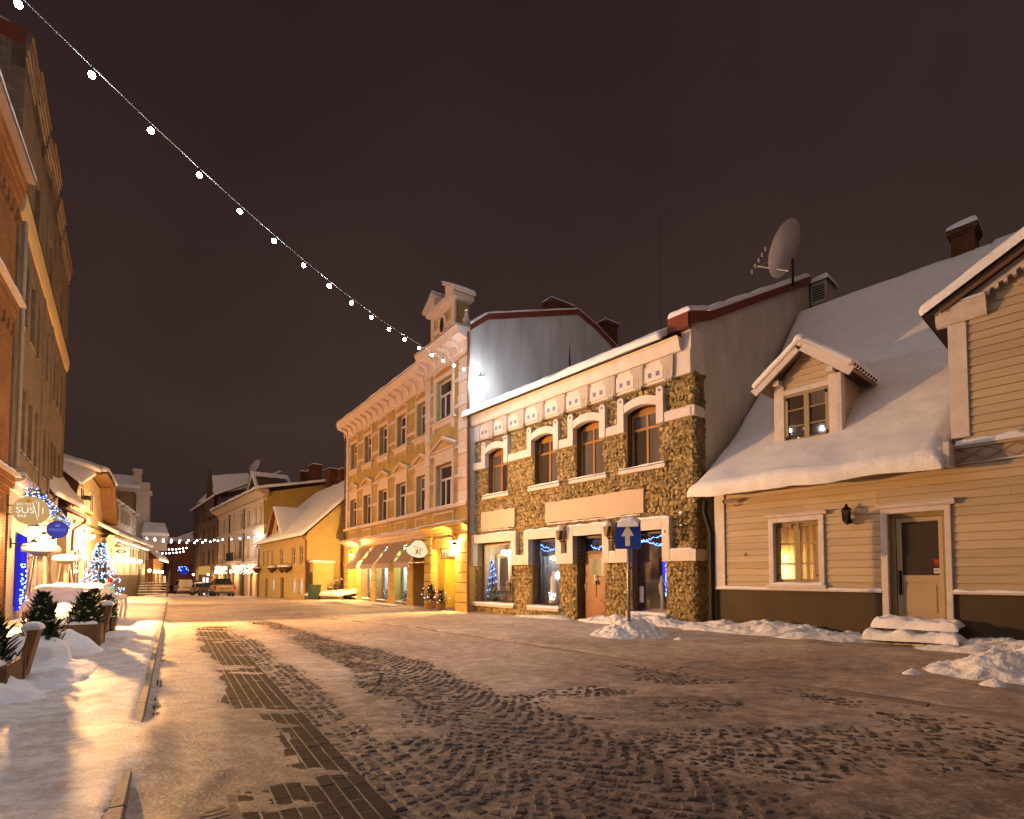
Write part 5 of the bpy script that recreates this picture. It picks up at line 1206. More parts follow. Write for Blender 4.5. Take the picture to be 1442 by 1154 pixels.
MB().box(14.95, 15.6, 1.9, 1.95, -.1, 2.6).build('lit_doorway', emit('lit_doorway', (.85, .92, 1.0), 1.2), yb)
for i in range(9): # keystones of the flat arch
    x0 = 13.35+i*.255; MB().prism([(x0, 2.72), (x0+.24, 2.72), (x0+.24+(i-4)*.03, 3.16), (x0+(i-4)*.03, 3.16)], AP-.06, AP+.2).build('voussoir', YST, yb)
# awnings
AWN = None
m_, nt_, b_ = _new('striped_awning'); tc_ = nt_.nodes.new('ShaderNodeTexCoord'); sx_ = nt_.nodes.new('ShaderNodeSeparateXYZ'); w_ = nt_.nodes.new('ShaderNodeMath'); w_.operation = 'MULTIPLY'; w_.inputs[1].default_value = 6.5; fr_ = nt_.nodes.new('ShaderNodeMath'); fr_.operation = 'FRACT'; gt_ = nt_.nodes.new('ShaderNodeMath'); gt_.operation = 'GREATER_THAN'; gt_.inputs[1].default_value = .5; mx_ = nt_.nodes.new('ShaderNodeMixRGB')
nt_.links.new(tc_.outputs['Object'], sx_.inputs[0]); nt_.links.new(sx_.outputs['X'], w_.inputs[0]); nt_.links.new(w_.outputs[0], fr_.inputs[0]); nt_.links.new(fr_.outputs[0], gt_.inputs[0]); nt_.links.new(gt_.outputs[0], mx_.inputs[0])
mx_.inputs[1].default_value = (.24, .15, .12, 1); mx_.inputs[2].default_value = (.38, .26, .20, 1); nt_.links.new(mx_.outputs[0], b_.inputs['Base Color']); b_.inputs['Roughness'].default_value = .9
AWN = m_
for k, (a, b) in enumerate(((3.2, 5.12), (5.78, 7.74), (8.24, 10.18), (10.82, 12.6))):
    aw = MB(); aw.add([(a, -.12, 3.26), (b, -.12, 3.26), (b, -1.05, 2.09), (a, -1.05, 2.09), (a, -.10, 3.24), (b, -.10, 3.24), (b, -1.04, 2.06), (a, -1.04, 2.06)], [(0, 1, 2, 3), (4, 7, 6, 5), (0, 4, 5, 1), (1, 5, 6, 2), (2, 6, 7, 3), (3, 7, 4, 0)])
    aw = aw.build('awning', AWN, yb)
    MB().box(a, b, -1.065, -1.05, 1.84, 2.09).build('valance', mat('valance_pink', (.46, .33, .28), (.40, .28, .23)), aw)
    for x_ in (a+.04, b-.04): MB().tube([(x_, -1.03, 2.06), (x_, -.1, 2.12)], .014, 5).build('arm', WTRIM, aw)
# cornice with modillions
def cornice(x0, x1, y, dz, nm='cornice'):
    MB().prismx([(y+.02, 10.82+dz), (y-.06, 10.82+dz), (y-.06, 11.0+dz), (y-.10, 11.04+dz), (y-.14, 11.4+dz), (y-.55, 11.52+dz), (y-.60, 11.70+dz), (y-.66, 11.86+dz), (y+.02, 11.9+dz)], x0, x1).build(nm, PINK, yb)
    MB().box(x0-.02, x1+.02, y-.69, y+.0, 11.861+dz, 11.885+dz).build('cornice_flashing', DARKRED, yb); ledge_snow(yb, x0, x1, y-.68, y+.05, 11.885+dz, .09, seed=int(x0)+130)
cornice(-.45, AX-.02, 0, 0); cornice(AX-.02, YL+.04, AP, .28)
modm = MB().prismx([(0, 10.98), (-.09, 10.98), (-.13, 11.1), (-.20, 11.26), (-.40, 11.36), (-.50, 11.40), (-.50, 11.50), (0, 11.50)], -.09, .09).mesh('modillion', PINK)
for i in range(14): place('modillion', modm, yb, (.35 + i*.905, -.04, 0))
for x_ in (12.85, 13.7, 14.4, 15.1, 15.95): place('modillion', modm, yb, (x_, AP-.04, .28))
# scroll gable
g = MB(); g.prism([(13.30, 12.1), (15.70, 12.1), (15.55, 12.4), (15.48, 12.8), (15.46, 13.9), (13.44, 13.9), (13.42, 12.8), (13.36, 12.4)], AP-.1, .55); sg = g.build('scroll_gable', YB, yb)
for x0, x1 in ((13.28, 13.62), (15.28, 15.62)): MB().bbox(x0, x1, AP-.16, AP-.05, 12.15, 13.9).build('pilaster', PINK, sg)
MB().bbox(13.62, 15.28, AP-.15, AP-.05, 12.85, 13.1).build('band', PINK, sg); MB().bbox(13.3, 15.6, AP-.15, AP-.05, 13.62, 13.9).build('band', PINK, sg)
o_ = MB(); o_.prism([(14.45+.40*math.cos(t), 13.12+.50*math.sin(t)) for t in np.linspace(0, 6.28, 21)[:-1]], AP-.18, AP-.05); o_.build('oval_surround', PINK, sg); MB().prism([(14.45+.20*math.cos(t), 13.10+.36*math.sin(t)) for t in np.linspace(0, 6.28, 21)[:-1]], AP-.187, AP-.17).build('oval_pane', DGLASS, sg)
MB().box(13.1, 15.8, AP-.34, .6, 13.9, 14.12).build('gable_cornice', PINK, sg)
p_ = MB(); slab(p_, (12.95, 14.1), (13.95, 14.72), AP-.42, .62, .14); slab(p_, (15.9, 14.1), (14.9, 14.72), AP-.42, .62, .14); p_.prism([(15.0, 14.12), (15.7, 14.12), (15.7, 14.3), (15.0, 14.62)], AP-.3, .55); p_.prism([(13.15, 14.12), (13.9, 14.12), (13.9, 14.55)], AP-.3, .55); p_.build('broken_pediment', PINK, sg)
snow(sg, (12.92, AP-.45, 14.24), (13.95, AP-.45, 14.88), (13.95, .6, 14.88), (12.92, .6, 14.24), .08, nx=8, ny=8, seed=5); snow(sg, (15.95, AP-.45, 14.24), (14.85, AP-.45, 14.88), (14.85, .6, 14.88), (15.95, .6, 14.24), .08, nx=8, ny=8, seed=6)
for x_ in (13.0, 16.0):
    MB().lathe([(.18, 0), (.2, .1), (.1, .16), (.13, .4), (.2, .55), (.08, .75), (.1, .85), (.02, 1.0)], 10, (x_, .1, 12.25)).build('urn', TRIM, sg, True)
    MB().box(x_-.22, x_+.22, -.12, .32, 12.1, 12.25).build('urn_base', TRIM, sg)
    MB().ico((x_, .1, 13.25), .12, (1, 1, .5)).build('snow', SNOW, sg, True)
# chimneys
cb = brick('chimney_brick', (.22, .075, .028), (.15, .05, .02), (.05, .03, .02))
for y0, y1, z0, z1, x0, x1 in ((4.6, 6.0, 13.6, 15.02, 15.9, 16.5), (8.3, 9.2, 12.8, 15.0, 15.7, 16.5)):
    m = MB(); m.box(x0, x1, y0, y1, z0, z1-.15); m.box(x0-.06, x1+.06, y0-.06, y1+.06, z1-.15, z1); c_ = m.build('chimney', cb, yb)
    snow(c_, (x0-.08, y0-.08, z1), (x1+.08, y0-.08, z1), (x1+.08, y1+.08, z1), (x0-.08, y1+.08, z1), .1, nx=8, ny=8, seed=int(y0))
MB().tube([(YL+.10, AP-.10, 11.9), (YL+.10, AP-.08, -.1)], .06, 8).build('downpipe', PIPE, yb); MB().tube([(-.12, -.1, 11.4), (-.12, -.08, -.1)], .05, 8).build('downpipe', PIPE, yb)
# steps in the pavement
fs = thing('pavement_step', 'low broken stone step in the snow before the yellow building door', 'step', yb.matrix_basis @ Vector((10.2, -1.25, -.17)), AY)
MB().bbox(-1.3, 1.0, -.2, .25, 0, .13).build('slab', MATS['stone_base'], fs); ledge_snow(fs, -1.3, 1.0, -.15, .25, .13, .05, seed=9)
# lamps and signs of the yellow building
def gooseneck(x, d, z, lab, power):
    t = thing('wall_lamp', lab, 'lamp', yb.matrix_basis @ Vector((x, -.1, z)), AY, 'lit wall lamps of the yellow building')
    MB().tube([(0, 0, .12), (0, -.3, .34), (0, -.55, .3), (0, -d, .12)], .018, 6).build('arm', IRON, t)
    MB().lathe([(.02, .18), (.10, .08), (.19, .0), (.19, -.02), (.08, .0)], 14, (0, -d, 0)).build('shade', mat('lamp_shade', (.5, .36, .12), rough=.5), t)
    MB().ico((0, -d, -.07), .08).build('bulb', BULB, t, True)
    warm_light('lamp_light', (0, -d, -.22), power, (1, .56, .17), .08, t)
    return t
gooseneck(2.86, .50, 2.85, 'lit gooseneck lamp on the second pier at the far end of the yellow building', 1300)
t = gooseneck(15.75, .32, 2.98, 'big bright lantern over the passage at the right end of the yellow building', 1500)
lg = thing('lantern_box', 'glowing square lantern mounted on the right pier above the box sign', 'lantern', yb.matrix_basis @ Vector((16.05, -.5, 2.55)), AY)
m = MB(); m.box(-.13, .13, -.13, .13, -.2, .22); m.build('glass', emit('lantern_glass', (1, .78, .42), 6), lg)
m = MB()
for sx in (-1, 1):
    for sy in (-1, 1): m.box(sx*.14-.012, sx*.14+.012, sy*.14-.012, sy*.14+.012, -.22, .24)
m.build('cage', IRON, lg); MB().lathe([(.2, .22), (.12, .32), (.03, .38), (.02, .46)], 8).build('cap', IRON, lg); MB().tube([(0, .0, -.2), (0, .1, -.42), (0, .28, -.5)], .015, 5).build('bracket', IRON, lg)
bs = thing('box_sign', 'dark hanging box sign with pale letters under the right lantern', 'sign', yb.matrix_basis @ Vector((15.62, -.55, 2.37)), AY)
MB().box(-.05, .05, -.36, .36, -.2, .2).build('box', mat('sign_brown', (.035, .020, .006), rough=.7), bs)
LET = mat('pale_lettering', (.75, .7, .6)); LETG = emit('pale_letter_glow', (1, .88, .65), 1.3)  # pale letters get an added glow to stand out beside the lantern
place('lettering', text_mesh('TILL', .30, LETG), bs, (.056, .0, 0), (R(90), 0, R(90)))
MB().tube([(0, .36, .24), (0, -.40, .24)], .015, 5).build('bracket', IRON, bs); MB().tube([(0, .3, -.22), (0, .42, -.45), (0, .47, -.7)], .015, 5).build('scroll', IRON, bs)
wsn = thing('shop_sign', 'glowing cream hat shaped hanging sign with a small crest by the shop door', 'sign', yb.matrix_basis @ Vector((12.95, -.80, 2.66)), AY)
pts = [(-.54, .0), (-.44, -.16), (-.2, -.30), (.1, -.36), (.35, -.32), (.52, -.16), (.54, -.02), (.46, .14), (.36, .36), (.2, .46), (-.05, .47), (-.2, .36), (-.32, .22), (-.48, .14)]
m = MB().prismx(pts, -.05, .05); m.build('panel', emit('sign_glow', (1, .84, .50), .95), wsn)
m = MB(); m.prismx([(-.12, -.2), (-.05, -.06), (-.12, .04), (-.02, .02), (.04, .06), (.06, -.2), (.02, -.1), (-.04, -.2)], .05, .056); m.build('crest', mat('crest_brown', (.10, .05, .01)), wsn)
m = MB(); m.prismx([(.1, -.2), (.14, -.2), (.18, .06), (.12, .02)], .05, .056); m.build('crest', MATS['crest_brown'], wsn); MB().prismx([(-.30, .18), (-.05, .13), (.2, .06), (.46, -.05), (.2, .09), (-.05, .16)], .05, .055).build('fold_line', MATS['crest_brown'], wsn)
MB().tube([(0, .8, .5), (0, -.3, .5)], .016, 5).build('bracket', IRON, wsn)
# potted firs and flower boxes
def potted(x, y, s, lab, parentT=yb, grp='potted firs with lights by the yellow building'):
    t = thing('potted_fir', lab, 'potted plant', parentT.matrix_basis @ Vector((x, y, -.13)), AY, grp)
    MB().lathe([(.17*s, 0), (.22*s, .26*s), (.24*s, .27*s), (.2*s, .28*s)], 14).build('pot', mat('terracotta', (.42, .22, .06), rough=.7), t)
    m = MB()
    for i in range(320):
        h_ = rnd.random(); an = rnd.uniform(0, 6.28); rr = (1-h_*.75)*.34*s*rnd.uniform(.3, 1)
        p = Vector((rr*math.cos(an), rr*math.sin(an), .28*s+h_*.62*s)); d_ = Vector((math.cos(an), math.sin(an), rnd.uniform(.1, 1.2))).normalized()*.13*s; q = Vector((-math.sin(an), math.cos(an), 0))*.022*s
        m.add([p-q, p+q, p+d_], [(0, 1, 2)])
    m.build('foliage', mat('fir_needles', (.022, .05, .022), (.04, .07, .03)), t); MB().tube([(0, 0, .2*s), (0, 0, .8*s)], .025*s, 5, .008).build('stem', WOODDARK, t)
    fairy(t, [(.3*s*rnd.uniform(-1, 1), .3*s*rnd.uniform(-1, 1), .33*s+rnd.random()*.5*s) for _ in range(14)], WLED, .010*s)
potted(13.62, -.40, 1.25, 'taller potted fir with white lights left in front of the passage'); potted(14.75, -.45, 1.0, 'lower potted fir with white lights right in front of the passage')
for x, k in ((4.6, 'first'), (7.2, 'second'), (9.7, 'third')): potted(x, .12, .85, 'small potted fir on the sill of the %s lit shop window' % k)
# ------------------------------------------------------------------ left side: brick buildings
B0 = (-14.672, 15.5); AB = R(126.451)
TANB = brick('tan_brick', (.27, .20, .135), (.21, .155, .10), (.13, .10, .075), .26, .078, .012, .6)
ORB = brick('orange_brick', (.32, .135, .040), (.24, .10, .03), (.14, .08, .04), .26, .078, .012, .6)
bb = thing('tan_brick_building', 'tall tan brick building with a cream band and stepped parapet on the left', 'building', (B0[0], B0[1], 0), AB)
BX0, BX1 = -1.3, 13.3
grp = []
for c0 in (0.1, ):
    pass
def wins(z0, z1, xs): return [(x, x+w, z0, z1) for x, w in xs]
row2 = wins(5.2, 7.2, ((.2, .75), (1.55, 1.0), (3.15, .65), (5.55, .75), (8.2, .6), (9.3, .8), (11.2, .6)))
row3 = wins(9.0, 11.0, ((.1, .75), (1.35, 1.0), (2.95, .65), (5.5, .75), (8.2, .6), (9.5, .8), (11.2, .6)))
row4 = wins(12.75, 14.6, ((1.4, 1.1), (5.7, .7), (9.9, .8)))
shopw = [(-.05, 1.5, .45, 2.75), (2.2, 3.3, -.2, 2.6), (4.0, 6.0, .5, 2.7), (7.0, 8.0, -.2, 2.6), (8.8, 12, .5, 2.7)]
m = facade(MB(), BX0, BX1, -.6, 4.1, shopw, 0, .35); m.build('shop_front', mat('shop_front_paint', (.42, .36, .30), (.36, .31, .26), rough=.7), bb)
m = facade(MB(), BX0, BX1, 4.1, 16.6, row2+row3+row4, 0, .5)
m.quad((BX0, 0, -.6), (BX0, 12, -.6), (BX0, 12, 17.4), (BX0, 0, 16.6)); m.quad((BX1, 0, -.6), (BX1, 12, -.6), (BX1, 12, 16.6), (BX1, 0, 16.6)); m.quad((BX0, .3, 16.6), (BX1, .3, 16.6), (BX1, 12, 16.6), (BX0, 12, 16.6))
m.build('wall', TANB, bb)
for r_ in (row2, row3, row4):
    for a, b, c, d in r_:
        window(bb, a+.02, b-.02, c+.02, d-.02, .40, mat('grey_frame', (.22, .18, .14)), DGLASS, vb=((a+b)/2,) if b-a > .7 else (), hb=(c+(d-c)*.65,), fw=.06)
        MB().bbox(a-.06, b+.06, -.045, .15, c-.07, c).build('sill', TANB, bb)
        if r_ is row2: ledge_snow(bb, a-.05, b+.05, -.045, .1, c, .03, seed=int(a*3))
for x in (4.5, 7.2, 12.9): MB().bbox(x, x+.4, -.035, .02, 4.4, 16.0).build('pilaster', TANB, bb)
MB().prismx([(.02, 11.75), (-.05, 11.75), (-.11, 11.95), (-.14, 12.32), (.02, 12.36)], BX0+.02, BX1+.1).build('cream_band', mat('cream_band', (.58, .42, .20), (.50, .36, .16)), bb)
MB().box(BX0, BX1+.1, -.16, .02, 12.36, 12.40).build('band_flashing', IRON, bb)
# corbelled parapet in steps
xs_ = [BX0, .6, 3.3, 4.6, 6.3, 7.3, 9.3, BX1]; hs = [17.0, 17.5, 17.2, 17.9, 17.9, 17.3, 17.0]
for i in range(7):
    for k in range(3): MB().box(xs_[i], xs_[i+1]-.003, -.04-.04*k, .3, hs[i]-.75+.22*k, hs[i]-.75+.22*(k+1)-.002).build('corbel_course', TANB, bb)
    MB().box(xs_[i], xs_[i+1]-.003, .0, .3, 15.9, hs[i]-.75).build('parapet', TANB, bb)
    MB().box(xs_[i]-.02, xs_[i+1]+.01, -.17, .36, hs[i]-.09, hs[i]-.04).build('coping', mat('brown_coping', (.16, .095, .055)), bb); ledge_snow(bb, xs_[i], xs_[i+1], -.15, .3, hs[i]-.04, .05, seed=i+5)
snow(bb, (BX0-.1, .3, 17.0), (BX0-.1, 12, 17.9), (BX0+.3, 12, 17.9), (BX0+.3, .3, 17.0), .1, nx=20, ny=5, seed=3)
MB().box(BX0-.12, BX0+.25, .0, 12, 16.6, 17.0).build('side_coping', DARKRED, bb)
MB().tube([(BX0+.25, -.1, 11.6), (BX0+.25, -.1, 4.5)], .06, 8).build('downpipe', mat('pale_pipe', (.35, .28, .2)), bb)
# shop front
MB().prismx([(.02, 3.85), (-.10, 3.85), (-.12, 4.05), (-.30, 4.12), (-.32, 4.22), (.02, 4.26)], BX0, BX1).build('fascia_cornice', TRIM, bb); ledge_snow(bb, BX0, BX1, -.33, 0, 4.25, .08, seed=77)
for a, b, c, d in shopw:
    window(bb, a+.03, b-.03, c+.02, d-.02, .2, mat('shop_frame_wood', (.25, .13, .06)), GLASS, vb=((a+b)/2,) if b-a > 1.3 else (), fw=.07, name='shop_window' if c > 0 else 'shop_door')
m = MB(); m.box(BX0+.02, BX1-.02, 1.6, 1.65, -.2, 3.8); m.box(BX0+.02, BX1-.02, .36, 1.6, 3.6, 3.65); m.build('shop_interior', mat('warm_interior', (.5, .32, .16), rough=.9), bb)
MB().box(-.10, 1.50, -.10, -.03, .42, 2.68).build('blue_lit_panel', curtain('blue_panel', (.05, .045, 1.0), .75, 2), bb)
fairy(bb, [(rnd.uniform(.1, 1.4), -.13, .5 + rnd.random()**1.6*1.3) for _ in range(60)], BLUE, .022)
for x in (3.0, 5.0, 7.5, 10.5): warm_light('shop_light', bb.matrix_basis @ Vector((x, .9, 2.8)), 70, (1, .68, .36), .1)
# garland along the fascia
gl = thing('garland', 'fir garland with blue lights hanging along the shop fascia on the left', 'garland', bb.matrix_basis @ Vector((0, -.42, 3.95)), AB)
m = MB(); lights = []; sn_ = MB()
for i in range(1500):
    x = -1.2 + rnd.random()**1.2*13.5; sag = -.16*abs(math.sin(x*1.1)); rr = .16
    v = Vector((rnd.gauss(0, 1), rnd.gauss(0, 1), rnd.gauss(0, 1))).normalized(); p = Vector((x, 0, sag)) + v*rr*rnd.uniform(.2, 1); q = v.orthogonal().normalized()*.022
    m.add([p-q, p+q, p+v*.12], [(0, 1, 2)])
    if i % 9 == 0: lights.append(p+v*.06)
    if i % 16 == 0 and v.z > .2: sn_.ico(p, .06, (1.4, 1, .6))
m.build('needles', MATS['fir_needles'], gl); fairy(gl, lights, BLUE, .02); tag(sn_.build('snow', SNOW, gl, True), kind='stuff')
# big sushi sign, second round sign
def round_sign(x, d, z, r_, face, lab, frame_to):
    t = thing('round_sign', lab, 'sign', bb.matrix_basis @ Vector((x, -d, z)), AB)
    n = 32
    MB().prismx([(r_*math.cos(2*math.pi*k/n), r_*math.sin(2*math.pi*k/n)) for k in range(n)], -.03, .03).build('disc', face, t)
    for zz in (.12, -.12): MB().tube([(0, r_*.9, zz), (0, frame_to, zz)], .014, 5).build('bracket', IRON, t)
    return t
SG = emit('sushi_ochre_glow', (.61, .36, .13), .95)  # sign face glows in place of lamplight falling on or through it
WL = emit('white_letter_glow', (1.0, .93, .80), 1.05)  # white letters carry the same added glow
t = round_sign(-1.9, .52, 3.22, .39, SG, 'round ochre hanging sign reading go to sushi bar', .6)
def put(txt, size, y, z, me=WL, nm='lettering'): place(nm, text_mesh(txt, size, me), t, (-.034, y, z), (R(90), 0, R(-90)))
put('GO TO', .095, .15, .16); put('SUS', .235, .115, .0); put('I', .235, -.245, .0); put('BAR', .105, .17, -.155)
for y0, z0, y1, z1 in ((-.035, .22, -.15, -.26), (-.155, .25, -.165, -.16)):
    MB().prismx([(y0+.012, z0), (y0-.012, z0), (y1-.006, z1), (y1+.006, z1)], -.04, -.03).build('chopstick', WL, t)
MB().prismx([(-.09, .30), (-.11, .25), (-.125, .22), (-.10, .23)], -.04, -.03).build('chopstick_tip', WL, t)
MB().prismx([(.05+.05*math.cos(k), .27+.05*math.sin(k)) for k in np.linspace(0, 6.2, 10)], -.038, -.03).build('yellow_mark', mat('yellow_mark', (.6, .42, .03)), t)
t = round_sign(3.0, .70, 3.06, .30, emit('violet_sign', (.085, .075, .42), .75), 'smaller round violet hanging sign with pale lettering', .5)
VL = emit('violet_letter', (.22, .24, .85), .85); put('PRIEDE', .145, 0, -.02, VL)
MB().prismx([(-.06, .10), (-.05, .18), (-.02, .15), (.0, .2), (.02, .15), (.05, .18), (.06, .10)], -.037, -.03).build('crown_mark', VL, t)
# wall lamps of the shop
def wall_lamp(root, x, d, z, lab, power, grp_, col=(1, .50, .17), az=0, br=.10, spot=None):
    l = thing('wall_lamp', lab, 'lamp', root.matrix_basis @ Vector((x, -.02, z)), az, grp_)
    MB().tube([(0, 0, -.35), (0, -d*.6, -.42), (0, -d, -.25), (0, -d, -.12)], .02, 6).build('arm', IRON, l); MB().box(-.05, .05, -.03, 0, -.5, -.2).build('back_plate', IRON, l)
    MB().lathe([(.05, -.13), (.09, -.06), (.11, .08), (.05, .14)], 12, (0, -d, 0)).build('glass', emit('lamp_glass', (1.0, .80, .46), 40), l, True); MB().lathe([(.13, .13), (.06, .2), (.015, .25)], 10, (0, -d, 0)).build('cap', IRON, l)
    if spot:   # added back plate and aimed spot, put in to spare the wall
        warm_light('lamp_light', (0, -d-.17, .0), power*.03, col, br, l)
        sl = bpy.data.lights.new('lamp_light', 'SPOT'); sl.energy = power; sl.color = col; sl.shadow_soft_size = br; sl.spot_size = R(118); sl.spot_blend = .5
        so = bpy.data.objects.new('lamp_light', sl); COL.objects.link(so); so.location = l.matrix_basis @ Vector((0, -d-.17, 0)); so.rotation_euler = Vector(spot).to_track_quat('-Z', 'Y').to_euler()
        so.parent = l; so.matrix_parent_inverse = l.matrix_basis.inverted()
        MB().lathe([(.16, -.16), (.17, .0), (.16, .16)], 12, (0, -d+.02, 0), cap=False).add([], []).build('added_back_plate', IRON, l) if False else MB().box(-.16, .16, -d+.12, -d+.14, -.18, .2).build('added_back_plate', IRON, l)
    else: warm_light('lamp_light', (0, -d-.17, .0), power, col, br, l)
    return l
wall_lamp(bb, -1.0, .50, 2.72, 'very bright wall lamp below the ochre round sign', 14000, 'lit lamps of the left shops', az=AB, spot=(.94, -.33, -.06))
wall_lamp(bb, 3.7, .26, 2.75, 'bright wall lamp beside the violet round sign', 900, 'lit lamps of the left shops', az=AB)
wall_lamp(bb, 6.6, .26, 2.75, 'bright wall lamp right of the violet sign', 1200, 'lit lamps of the left shops', az=AB)
wall_lamp(bb, 1.75, .2, 2.4, 'yellow lit lamp behind the near patio heater', 80, 'lit lamps of the left shops', az=AB)
# orange brick building at the frame edge
OD = np.array([-.5447, .8386]); OR = np.array(B0) + np.array([-.59414, .80436])*(-2.15) + np.array([.8044, .5941])*.06
AO = math.atan2(OD[1], OD[0])
ob = thing('orange_brick_building', 'corbelled orange brick building at the far left edge', 'building', (OR[0], OR[1], 0), AO)
hO = [(-3.6, -2.4, 6.0, 8.2), (-3.6, -2.4, 9.3, 11.4), (-3.6, -2.4, .4, 2.6)]
m = facade(MB(), -9, 0, -.6, 12.2, hO, 0, .3); m.quad((0, 0, -.6), (0, 8, -.6), (0, 8, 12.2), (0, 0, 12.2)); m.build('wall', ORB, ob)
for h in hO: window(ob, h[0]+.02, h[1]-.02, h[2], h[3], .2, mat('grey_frame', (.22, .18, .14)), DGLASS, vb=((h[0]+h[1])/2,), fw=.08)
for k in range(4): MB().box(-9, .02+.02*k, -.04-.045*k, .05, 11.2+.24*k, 11.2+.24*(k+1)-.003).build('corbel_course', ORB, ob)
for i in range(20): MB().box(-.3-i*.44, -.08-i*.44, -.09, .0, 10.85, 11.2).build('corbel', ORB, ob)
for z0 in (8.1,):
    for k in range(3): MB().box(-9, .02+.02*k, -.03-.04*k, .05, z0+.2*k, z0+.2*(k+1)-.003).build('corbel_course', ORB, ob)
    for i in range(20): MB().box(-.25-i*.44, -.05-i*.44, -.08, .0, z0-.3, z0).build('corbel', ORB, ob)
    MB().box(-9, .08, -.24, .05, z0+.6, z0+.66).build('ledge', TRIM, ob); ledge_snow(ob, -9, .08, -.24, 0, z0+.66, .06, seed=4)
for k in range(3): MB().box(-9, .02+.02*k, -.05-.05*k, .05, 3.6+.16*k, 3.6+.16*(k+1)-.003).build('corbel_course', ORB, ob)
MB().box(-9, .18, -.25, .05, 4.08, 4.14).build('ledge', TRIM, ob); ledge_snow(ob, -9, .18, -.25, 0, 4.14, .06, seed=14)
MB().prismx([(-.34, 12.16), (-.34, 12.26), (.1, 12.34), (.1, 12.2)], -9, .06).build('eave', mat('eave_board', (.3, .22, .18)), ob); snow(ob, (-9, -.36, 12.28), (.08, -.36, 12.28), (.08, 3, 13.6), (-9, 3, 13.6), .12, nx=30, ny=8, seed=6)

# ------------------------------------------------------------------ left side: cream house with hooded gable
G0 = (-22.53, 27.0); AG = R(119.62)
CREAM = mat('cream_plaster', (.56, .44, .28), (.50, .38, .23), scale=1.5, rough=.9, bump=.1)
SHING = mat('brown_shingle_soffit', (.115, .062, .026), (.075, .04, .017), scale=6, rough=.85, bump=.4)
gh = thing('cream_gabled_house', 'cream house with a brown hooded mansard gable and snowy roof on the left', 'house', (G0[0], G0[1], 0), AG)
wp = [(-1.6, -.6), (7.9, -.6), (7.75, 4.9), (6.4, 6.85), (3.6, 7.25), (1.1, 6.78), (-.55, 5.05), (-1.6, 4.9)]
MB().prism(wp, 0, .3).build('wall', CREAM, gh)
MB().quad((-1.6, 0, -.6), (-1.6, 9, -.6), (-1.6, 9, 5), (-1.6, 0, 5)).build('side_wall', CREAM, gh)
for a, b, c, d in ((.92, 1.98, 5.12, 6.25), (3.4, 4.58, 5.08, 6.25)):
    window(gh, a, b, c, d, -.03, WTRIM, mat('violet_window_glass', (.10, .09, .16), (.16, .14, .22), rough=.08, spec=.5), vb=((a+b)/2,), fw=.09, pane_y=.01)
hood = [((-.7, 4.9), (1.0, 6.9)), ((1.0, 6.9), (3.6, 7.4)), ((3.6, 7.4), (6.55, 7.0)), ((6.55, 7.0), (7.95, 4.7))]
for k_, (p, q) in enumerate(hood):
    m = MB(); slab(m, p, q, -.75 if k_ else -.06, 3.0, .16); o = m.build('gable_hood', SHING, gh)
MB().prism([(6.5, 6.95), (7.9, 4.75), (8.35, 4.75), (8.35, 7.0)], -.55, .4).build('hood_cheek', SHING, gh)
rfm = MB(); rfm.quad((-9, -.3, 4.85), (-.3, -.3, 4.85), (1.0, 2.4, 8.6), (-9, 2.4, 8.6)); rfm.quad((-9, 2.4, 8.6), (9.0, 2.4, 8.6), (9.0, 6, 10), (-9, 6, 10)); rfm.quad((-1.6, 0, 4.8), (-1.6, 6, 4.8), (-1.6, 6, 10), (-1.6, 2.4, 8.6))
rfo = rfm.build('roof', DARKRED, gh)
snow(rfo, (-6, -.4, 4.86), (-.45, -.4, 4.86), (2.6, 2.4, 8.75), (-6, 2.4, 8.75), .2, nx=20, ny=16, seed=51)
for (p, q), sd_ in zip(hood[1:3], (52, 53)):
    snow(rfo, (p[0]-.1, -.85, p[1]+.15), (p[0]-.1, 2.8, p[1]+1.2), (q[0]+.1, 2.8, q[1]+1.2), (q[0]+.1, -.85, q[1]+.15), .22, nx=10, ny=14, seed=sd_)
snow(rfo, (.2, -.2, 6.2), (1.4, -.8, 7.15), (2.6, 2.6, 8.8), (.9, 2.6, 8.6), .15, nx=8, ny=8, seed=57)
MB().prismx([(-.1, 4.5), (-.6, 4.25), (-.6, 4.33), (-.05, 4.66)], -2.4, -.75).build('porch_roof', DARKRED, gh); snow(gh, (-2.4, -.64, 4.33), (-.75, -.64, 4.33), (-.75, -.05, 4.68), (-2.4, -.05, 4.68), .10, nx=12, ny=6, seed=58)
MB().tube([(-.8, -.6, 4.3), (-.9, -.5, 4.1), (-1.5, -.2, 3.7), (-1.5, -.15, 0)], .06, 8).build('downpipe', PIPE, gh)
MB().box(2.1, 3.8, -.06, 0, 4.42, 4.85).build('name_board', mat('board_grey', (.34, .32, .28)), gh); MB().box(2.5, 3.4, -.075, -.06, 4.5, 4.75).build('name_panel', mat('board_pale', (.52, .48, .42)), gh)
MB().box(-.4, 7.7, -.12, 0, 4.05, 4.2).build('string_course', CREAM, gh)
for a, b in ((-.2, 1.2), (2.2, 3.4), (4.6, 6.6)):
    window(gh, a, b, .5 if a > 4 else -.1, 2.9, -.04, WTRIM, clear_glass(), fw=.1, pane_y=.01, vb=((a+b)/2,), name='shop_window')
    MB().box(a+.1, b-.1, -.02, -.01, .6, 2.8).build('lit_blind', curtain('warm_blind', (1, .62, .28), .85, 4), gh)
wall_lamp(gh, .05, .35, 3.55, 'bright lamp on the cream house wall, left of the pair', 2000, 'lit lamps of the left shops', az=AG); wall_lamp(gh, 2.3, .35, 3.6, 'bright lamp on the cream house wall, right of the pair', 2000, 'lit lamps of the left shops', az=AG)
